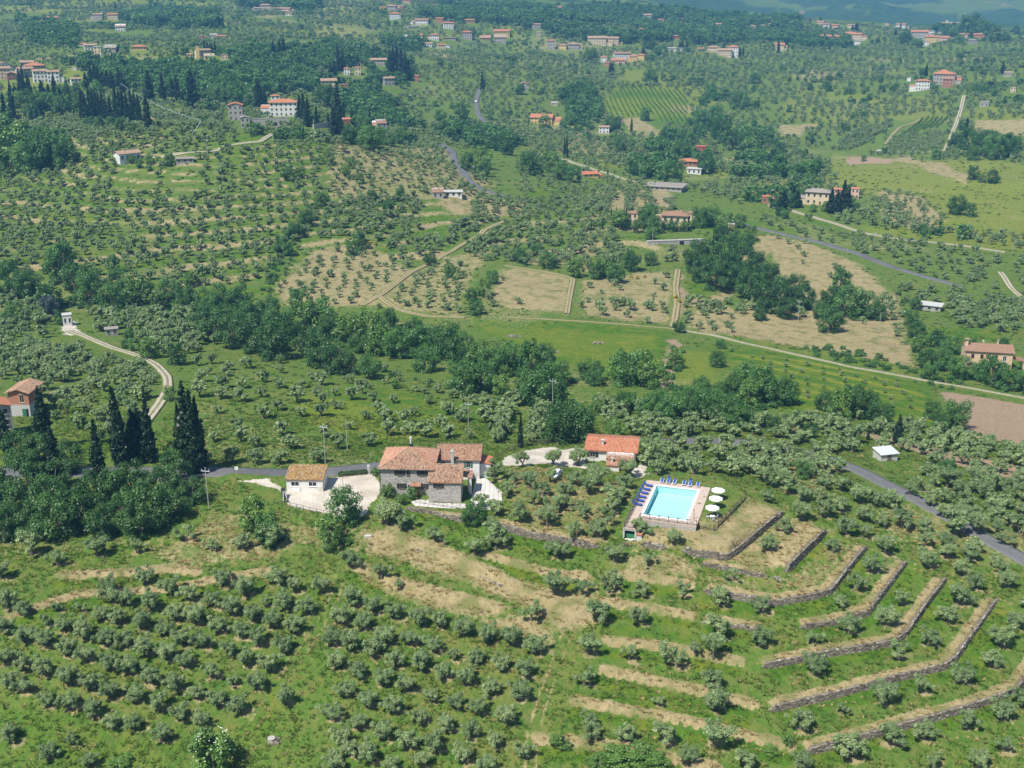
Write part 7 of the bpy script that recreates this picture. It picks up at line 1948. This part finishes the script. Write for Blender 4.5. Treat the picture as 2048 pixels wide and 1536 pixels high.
# --- olives of the middle distance
MX, MY, MS = [], [], []
def grove(poly, sp, size, jit=.22, ang=0.0, sp2=None, gap=3.2, open_=True, keep=1.0):
    x, y = grid_in(poly, sp, jit, ang, sp2)
    k = clear(x, y, gap, open_) & (RNG.random(len(x)) < keep)
    MX.append(x[k]); MY.append(y[k]); MS.append(np.full(k.sum(), size))
fx_ = np.array([p[0] for p in FIELD + MOWN]); fy_ = np.array([p[1] for p in FIELD + MOWN])
ax, ay, az = survey(fx_, fy_); kk = mpp(ax, ay, az); ax, ay, az = survey(fx_, fy_ + 1.5 * .93 / kk)
MX.append(ax); MY.append(ay); MS.append(np.concatenate([np.full(len(FIELD), 1.12), np.full(len(MOWN), 1.2)]))
PT = np.concatenate([PT, np.stack([ax, ay], 1)])
grove([(0, 335), (200, 318), (450, 286), (640, 292), (650, 420), (580, 500), (540, 560), (300, 590), (0, 545)], 6.0, 1.1, .2, .2)
grove([(650, 300), (760, 285), (900, 300), (1000, 395), (880, 470), (640, 480), (650, 400)], 6.8, 1.0, .22, -.1)
grove([(640, 400), (900, 400), (1000, 480), (830, 540), (740, 480), (590, 480)], 5.6, 1.15, .25)
grove([(560, 500), (740, 485), (830, 540), (930, 520), (930, 630), (720, 615), (550, 585)], 6.0, .85, .15, .05, 7.0)
grove([(950, 400), (1200, 400), (1260, 470), (1350, 480), (1350, 540), (1150, 540), (960, 520), (880, 480)], 5.2, 1.15, .25)
grove([(1040, 300), (1300, 360), (1300, 400), (1040, 400)], 7.0, 1.1, .3, keep=.6)
grove([(1195, 372), (1345, 372), (1350, 425), (1195, 425)], 2.6, 1.0, .15, 1.45, 12.0)
grove([(1160, 555), (1350, 545), (1345, 650), (1160, 640)], 12, 1.0, .35, keep=.8)
grove([(980, 555), (1140, 560), (1130, 625), (975, 615)], 15, .95, .35, open_=False, keep=.6)
grove([(1360, 600), (1480, 610), (1470, 670), (1370, 655)], 6.5, .9, .3)
grove([(1530, 470), (1620, 485), (1790, 585), (1825, 700), (1600, 640), (1560, 560)], 15, 1.05, .35, keep=.7)
grove([(1480, 430), (1560, 468), (1720, 510), (1925, 570), (2060, 600), (2060, 520), (1800, 480), (1600, 450)], 7.5, 1.1, .3)
grove([(1790, 570), (1925, 575), (2060, 610), (2060, 670), (1870, 650), (1820, 600)], 7.5, 1.1, .3)
grove([(1750, 380), (1850, 395), (1890, 440), (1860, 470), (1770, 440)], 7.0, 1.0, .2, .3, open_=False)
grove([(1860, 620), (2060, 640), (2060, 662), (1860, 655)], 8, 1.0, .3)
grove([(0, 655), (110, 668), (230, 705), (310, 735), (325, 780), (285, 850), (210, 900), (110, 840), (60, 780), (0, 760)], 5.6, 1.05, .3, gap=2.4)
grove([(130, 700), (320, 745), (300, 800), (200, 780)], 4.6, .8, .3, gap=2)
grove([(0, 690), (160, 700), (180, 745), (100, 760), (0, 750)], 4.4, 1.25, .3, gap=2)
grove([(160, 630), (400, 620), (430, 690), (330, 720), (240, 690), (180, 670)], 4.4, 1.2, .3, gap=2)
grove([(0, 580), (90, 590), (110, 650), (0, 660)], 4.6, 1.2, .3, gap=2.4)
grove([(970, 800), (1110, 800), (1090, 888), (960, 888)], 3.2, 1.2, .14, 1.45, 8.0, gap=2.6)
grove([(1200, 800), (1300, 830), (1480, 845), (1480, 880), (1280, 880), (1190, 850)], 4.6, 1.15, .25, gap=2.6)
grove([(1470, 845), (1640, 840), (1700, 870), (1760, 930), (1790, 960), (1700, 950), (1600, 960), (1470, 930)], 4.5, 1.3, .25, gap=2.6)
grove([(1280, 895), (1470, 890), (1500, 960), (1440, 970), (1310, 950)], 5.2, 1.2, .25, gap=3.0)
grove([(1480, 930), (1640, 960), (1760, 985), (1840, 1020), (1700, 1050), (1600, 1000), (1500, 970)], 5.2, 1.2, .25, gap=3.0)
grove([(1640, 845), (1760, 868), (2060, 935), (2060, 985), (1930, 950), (1800, 910), (1690, 870)], 4.4, 1.1, .15, -.55, 6.5, gap=2.6)
grove([(1700, 830), (1890, 862), (2060, 905), (2060, 940), (1760, 866)], 4.2, 1.1, .2, -.5, gap=2.6)
grove([(1800, 940), (1930, 960), (2060, 1000), (2060, 1110), (1960, 1050), (1860, 1000)], 4.8, 1.25, .25, gap=2.8)
grove([(1840, 1010), (1960, 1075), (2060, 1140), (2060, 1230), (1900, 1150), (1780, 1080), (1700, 1040)], 5.4, 1.25, .25, gap=3.4)
grove([(560, 690), (900, 760), (1060, 800), (1000, 820), (740, 780), (600, 730)], 5.0, .8, .35, gap=3.0, keep=.45)
grove([(100, 245), (440, 225), (470, 270), (230, 310), (60, 300)], 6.2, 1.05, .2, .1)
grove([(1460, 700), (1830, 765), (1860, 830), (1600, 800), (1480, 740)], 5.5, .5, .12, -.2, 9.0, open_=False)
spread(MX, MY, MS, 'olive_groves', 'grey green olive groves over the middle slopes, too many to count', OM, .8, 1.2)

# --- far olives over the hills behind, woods, and the ridge
def far_field(y0, y1, sp0):
    X, Y = [], []; y = y0
    while y < y1:
        sp = sp0 * (y / y0) ** .42
        xs = np.arange(-.56 * y - 20, .56 * y + 20, sp); X.append(xs + RNG.normal(size=len(xs)) * sp * .22 + (sp / 2 if len(X) % 2 else 0)); Y.append(np.full(len(xs), y) + RNG.normal(size=len(xs)) * sp * .2)
        y += sp
    return np.concatenate(X), np.concatenate(Y)
x, y = far_field(430, 2300, 5.9)
z = height(x, y); sx, sy = to_sheet(x, y, z)
WOODS = [
    [(300, 130), (420, 120), (520, 95), (700, 95), (820, 125), (835, 165), (760, 190), (690, 195), (620, 185), (540, 190), (460, 210), (390, 205), (330, 190), (190, 175), (170, 130)],
    [(860, -20), (1500, -60), (1575, 62), (1480, 52), (1330, 30), (1250, 50), (1160, 52), (1060, 30), (960, 24), (880, 12)],
    [(1100, 58), (1280, 75), (1320, 82), (1240, 88), (1130, 80)], [(230, 40), (320, 20), (380, 40), (300, 60)], [(40, 45), (150, 60), (160, 100), (60, 90)], [(560, 10), (640, -10), (640, 20), (570, 24)], [(330, 20), (430, 30), (440, 60), (350, 62)],
    [(640, 190), (760, 200), (800, 235), (820, 262), (720, 240), (650, 215)], [(1400, 225), (1500, 190), (1560, 240), (1530, 300), (1440, 300), (1390, 265)], [(880, 250), (1010, 270), (1060, 330), (960, 340), (900, 300)],
    [(1330, 260), (1420, 300), (1420, 380), (1330, 390), (1250, 340)], [(1460, 330), (1560, 300), (1560, 420), (1480, 430)], [(1860, 55), (1960, 45), (2000, 70), (1900, 80)], [(1590, 82), (1700, 80), (1700, 96), (1600, 98)], [(470, 5), (540, -5), (560, 15), (490, 22)],
    [(120, 130), (200, 115), (260, 130), (200, 150)], [(760, 85), (860, 90), (850, 105), (780, 100)], [(1380, 215), (1420, 190), (1500, 200), (1480, 240)], [(1560, 330), (1640, 330), (1640, 390), (1560, 400)],
    [(1120, 190), (1180, 170), (1210, 215), (1180, 260), (1110, 240)], [(-60, 260), (120, 285), (150, 330), (-60, 345)],
]
wood = np.zeros(len(x), bool)
for p in WOODS: wood |= inside(sx, sy, p)
wood &= (fbm(x / 45, y / 45, 160) > np.where((sx > 1200) & (sx < 1660) & (sy > 180), .13, -.22))
ridge = (y > 1750) & (sx > 840)
wood |= ridge & (fbm(x / 160, y / 160, 140) > -.12) & (sx < 1600)
ok = clear(x, y, 3.4, True, 10.0)
for poly in [[(0, 335), (200, 318), (450, 286), (640, 292), (1040, 300), (1300, 360), (1600, 440), (2060, 500), (2060, 600), (0, 620)]]:
    ok &= ~inside(sx, sy, poly)
nv = fbm(x / 70, y / 70, 120) + .5 * fbm(x / 200, y / 200, 121)
dens = np.where(nv > -.12, .93, .55)
openm = fbm(x / 120, y / 90, 131) < -.19
ol = ok & ~wood & (RNG.random(len(x)) < dens) & ~openm
bush = ol & (fbm(x / 28, y / 28, 150) > .19)
ol &= ~bush
spread([x[ol]], [y[ol]], [1.22 + .00045 * (y[ol] - 430)], 'distant_olives', 'pale grey olive orchards covering the distant hillsides', OL, .8, 1.25)
wx1, wy1 = x[wood & ok], y[wood & ok]
wsz = RNG.uniform(3.4, 5.6, len(wx1)) + (wy1 > 1500) * 2.0
spread([wx1, x[bush]], [wy1, y[bush]], [wsz, RNG.uniform(2.2, 4.0, bush.sum())], 'distant_woods', 'dark green woods and thickets across the distant hills', BLC, .85, 1.2, .8)
# far mountains keep a fringe of forest relief in their own surface

# --- undergrowth: shrubs of the stream belt and field edges
UX, UY = [], []
for poly, sp in [([(0, 590), (300, 600), (480, 590), (560, 640), (700, 650), (930, 690), (1120, 740), (1100, 770), (900, 730), (700, 700), (560, 690), (420, 640), (200, 620), (0, 610)], 2.8),
                 ([(1180, 800), (1420, 770), (1580, 770), (1600, 810), (1480, 840), (1300, 830)], 3.0), ([(1120, 745), (1320, 765), (1320, 780), (1120, 765)], 3.0), ([(1330, 680), (1345, 690), (1330, 780), (1345, 790), (1365, 700)], 4.0),
                 ([(1640, 720), (1850, 755), (1840, 740), (1700, 700), (1600, 690)], 3.6), ([(1840, 770), (2060, 800), (2060, 780), (1850, 745)], 3.4), ([(470, 1050), (560, 1080), (640, 1050), (720, 1080), (640, 1110), (540, 1100)], 2.6),
                 ([(560, 480), (600, 430), (650, 390), (660, 400), (610, 460), (570, 520), (530, 600), (520, 590)], 3.2), ([(640, 710), (900, 775), (1040, 800), (1000, 800), (700, 735)], 4.2), ([(1790, 570), (1840, 700), (1850, 690), (1800, 580)], 3.0)]:
    a, b = grid_in(poly, sp, .4); k = clear(a, b, 0, False, 6); UX.append(a[k]); UY.append(b[k])
spread(UX, UY, 1.25, 'undergrowth', 'low green undergrowth along the stream and the field edges', BMC, .5, 1.25, .35, .8)

# --- vine rows
def vine_mesh(seed):
    r = np.random.default_rng(seed); k = 5
    return leaf_cloud('vine', [(t * .55 - 1.1, 0, .95) for t in range(k)], [(.36, .22, .55)] * k, 90, .36, 'vine', seed, 1.3, .6, .3, .6)
VC = proto_coll('vine_run', [vine_mesh(600 + i) for i in range(4)])
def vines(words, name, poly, row, ang, size=1.0):
    x, y = grid_in(poly, 2.6 * size, .05, ang, row)
    n = len(x); rot = np.zeros((n, 3)); rot[:, 2] = ang
    s = np.repeat(RNG.uniform(.85, 1.15, n)[:, None], 3, 1) * size
    scatter(name, words, VC, np.stack([x, y, height(x, y)], 1), rot, s)
def row_angle(p, q):
    (a, b), (c, d) = GP([p, q]); return math.atan2(d - b, c - a)
vines('straight vine rows on the round vineyard hill', 'vine_rows', [(1200, 213), (1222, 192), (1262, 172), (1320, 180), (1370, 182), (1376, 215), (1370, 258), (1318, 240), (1310, 232), (1225, 234)], 5.2, row_angle((1270, 180), (1300, 228)), 1.5)
vines('green vine rows of the small vineyard on the right hillside', 'vine_rows', [(1800, 268), (1850, 234), (1900, 236), (1885, 254), (1822, 268)], 4.4, row_angle((1812, 268), (1850, 236)), 1.7)
vines('vine rows on the far right terrace', 'vine_rows', [(1600, 62), (1620, 52), (1690, 62), (1690, 68), (1640, 70)], 8, row_angle((1610, 64), (1640, 56)), 3.0)
x, y = grid_in([(1660, 300), (1700, 265), (1800, 236), (1790, 246), (1740, 285), (1690, 302)], 4.0, .1, row_angle((1665, 295), (1790, 240)), 8)
x2, y2 = grid_in([(1765, 300), (1790, 275), (1890, 262), (1885, 300)], 4.2, .12, row_angle((1775, 298), (1885, 290)), 8)
spread([x, x2], [y, y2], 1.35, 'orchard_rows', 'dark olive rows beside the small vineyard', OL, .85, 1.15)

# --- grass: tufts in the meadows, straw on banks and dry ground
def tuft_mesh(seed, m, h, n=9):
    r = random.Random(seed); vs, fs, t = [], [], []
    for i in range(n):
        an, d = r.uniform(0, 6.28), r.uniform(0, .22); c = Vector((math.cos(an) * d, math.sin(an) * d, 0)); ln = h * r.uniform(.6, 1.2)
        out = Vector((math.cos(an), math.sin(an), 0)) * ln * r.uniform(.2, .7); w = Vector((-math.sin(an), math.cos(an), 0)) * .05
        b = len(vs); vs += [c - w, c + w, c + out * .5 + w * .8 + Vector((0, 0, ln * .7)), c + out + Vector((0, 0, ln * .9))]; fs.append((b, b + 1, b + 2, b + 3)); t.append(r.random())
    me = bpy.data.meshes.new('tuft'); me.from_pydata([tuple(v) for v in vs], [], fs); add_attr(me, 'tint', t, 'FACE'); smat(me, m); return me
GT = proto_coll('grass_tuft', [tuft_mesh(700 + i, 'tuft', .34) for i in range(5)])
DT = proto_coll('straw_tuft', [tuft_mesh(720 + i, 'straw', .28, 11) for i in range(5)])
n = 95000
u = RNG.random(n); yy = 112 + (270 - 112) * u ** .8; xx = RNG.uniform(-.62, .62, n) * yy
col = np.clip(np.round((xx / yy + .72) / .0023).astype(int), 0, NC - 1); rw = np.clip(np.searchsorted(ys, yy), 0, NR - 1); vi = rw * NC + col
dry, soil, grav = mask['dry'][vi], mask['soil'][vi], mask['gravel'][vi]
okk = (grav < .2) & (soil < .4) & (RNG.random(n) < np.where(dry > .5, .55, .7)) & (fbm(xx / 4, yy / 4, 170) + RNG.normal(size=n) * .1 > -.12)
for p in (POOL_PAD, DRY_PAD): okk &= ~inside(xx, yy, p) | (RNG.random(n) < .06)
okk &= ~inside(xx, yy, YARD) & ~near_mask(xx, yy, ROADP, 3.4)
xx, yy, dry = xx[okk], yy[okk], dry[okk]
ds = (dry > .38) | (RNG.random(len(xx)) < .06 + .2 * (fbm(xx / 9, yy / 9, 171) > .1))
for sel, nm, wd, cl in ((~ds, 'grass', 'tufts of green grass over the near meadows', GT), (ds, 'dry_grass', 'tufts of straw coloured grass on banks and terrace edges', DT)):
    a, b = xx[sel], yy[sel]; k = len(a); rot = np.zeros((k, 3)); rot[:, 2] = RNG.uniform(0, 6.28, k)
    s = RNG.uniform(.6, 1.5, k)
    scatter(nm, wd, cl, np.stack([a, b, height(a, b) - .03], 1), rot, np.stack([s * 1.3, s * 1.3, s], 1))

# low weeds and scrub in the meadows farther off
WM = proto_coll('weed_clump', [leaf_cloud('weed', [(0, 0, .1), (.4, .1, .1), (-.3, .3, .08)], [(.5, .5, .28)] * 3, 46, .30, 'tuft', 850 + i, 1.3, .5, .5, .5) for i in range(4)])
n = 30000
yy = 215 * np.exp(RNG.random(n) * math.log(950 / 215)); xx = RNG.uniform(-.6, .6, n) * yy
col = np.clip(np.round((xx / yy + .72) / .0023).astype(int), 0, NC - 1); vi = np.clip(np.searchsorted(ys, yy), 0, NR - 1) * NC + col
kk = (mask['gravel'][vi] < .2) & (mask['soil'][vi] < .3) & (mask['dry'][vi] < .6) & (fbm(xx / 14, yy / 14, 180) + RNG.normal(size=n) * .12 > .02) & ~near_mask(xx, yy, ROADP, 3.6)
for p in OPEN[:4] + [YARD, POOL_PAD, DRY_PAD]: kk &= ~inside(xx, yy, p)
xx, yy = xx[kk], yy[kk]
spread([xx], [yy], [.55 + yy * .0012], 'weeds', 'low weeds and rough grass clumps in the valley meadows', WM, .6, 1.4)

# yellow broom on the dry slopes
BR = [leaf_cloud('broom', [(0, 0, .5), (.4, .2, .4), (-.3, .3, .45)], [(.5, .5, .5)] * 3, 160, .28, 'broom', 801, 1.2, .6, .3, .7)]
BRW = ['by the rock ledge above the mown field', 'right of the rock ledge', 'beside the bare earth strip', 'between the strip and the oak wood', 'under the oak wood edge', 'right of the oak wood edge', 'at the foot of the oak clump', 'at the top of the earth strip', 'near the rock ledge tree', 'on the olive terrace corner', 'by the dark tree pair']
for i, (px, py) in enumerate([(1262, 556), (1290, 556), (1360, 605), (1420, 615), (1456, 600), (1570, 622), (1540, 612), (1352, 598), (1276, 558), (750, 488), (735, 486)]):
    a, b, c = G(px, py); e = tag(empty('broom_bush', (a, b, c), i, random.uniform(1.2, 1.9)), f'yellow flowering broom bush {BRW[i]}', 'bush', 'yellow broom bushes'); link('flowers', BR[0], e)

# ---------------------------------------------------------------- sky dome is the world; air between here and the mountains
hz = MB().box(-9500, 9500, -60, 12900, -120, 900)
hm = bpy.data.materials.new('haze'); hm.use_nodes = True; nt = hm.node_tree
nt.nodes.remove(nt.nodes['Principled BSDF'])
pv = nt.nodes.new('ShaderNodeVolumePrincipled'); pv.inputs['Color'].default_value = (.20, .54, 1.0, 1); pv.inputs['Density'].default_value = 1.5e-4; pv.inputs['Anisotropy'].default_value = .0
nt.links.new(pv.outputs[0], nt.nodes['Material Output'].inputs['Volume'])
M['haze'] = hm
tag(hz.build('haze', 'haze'), 'thin blue haze over the distant hills', None, None, 'stuff')
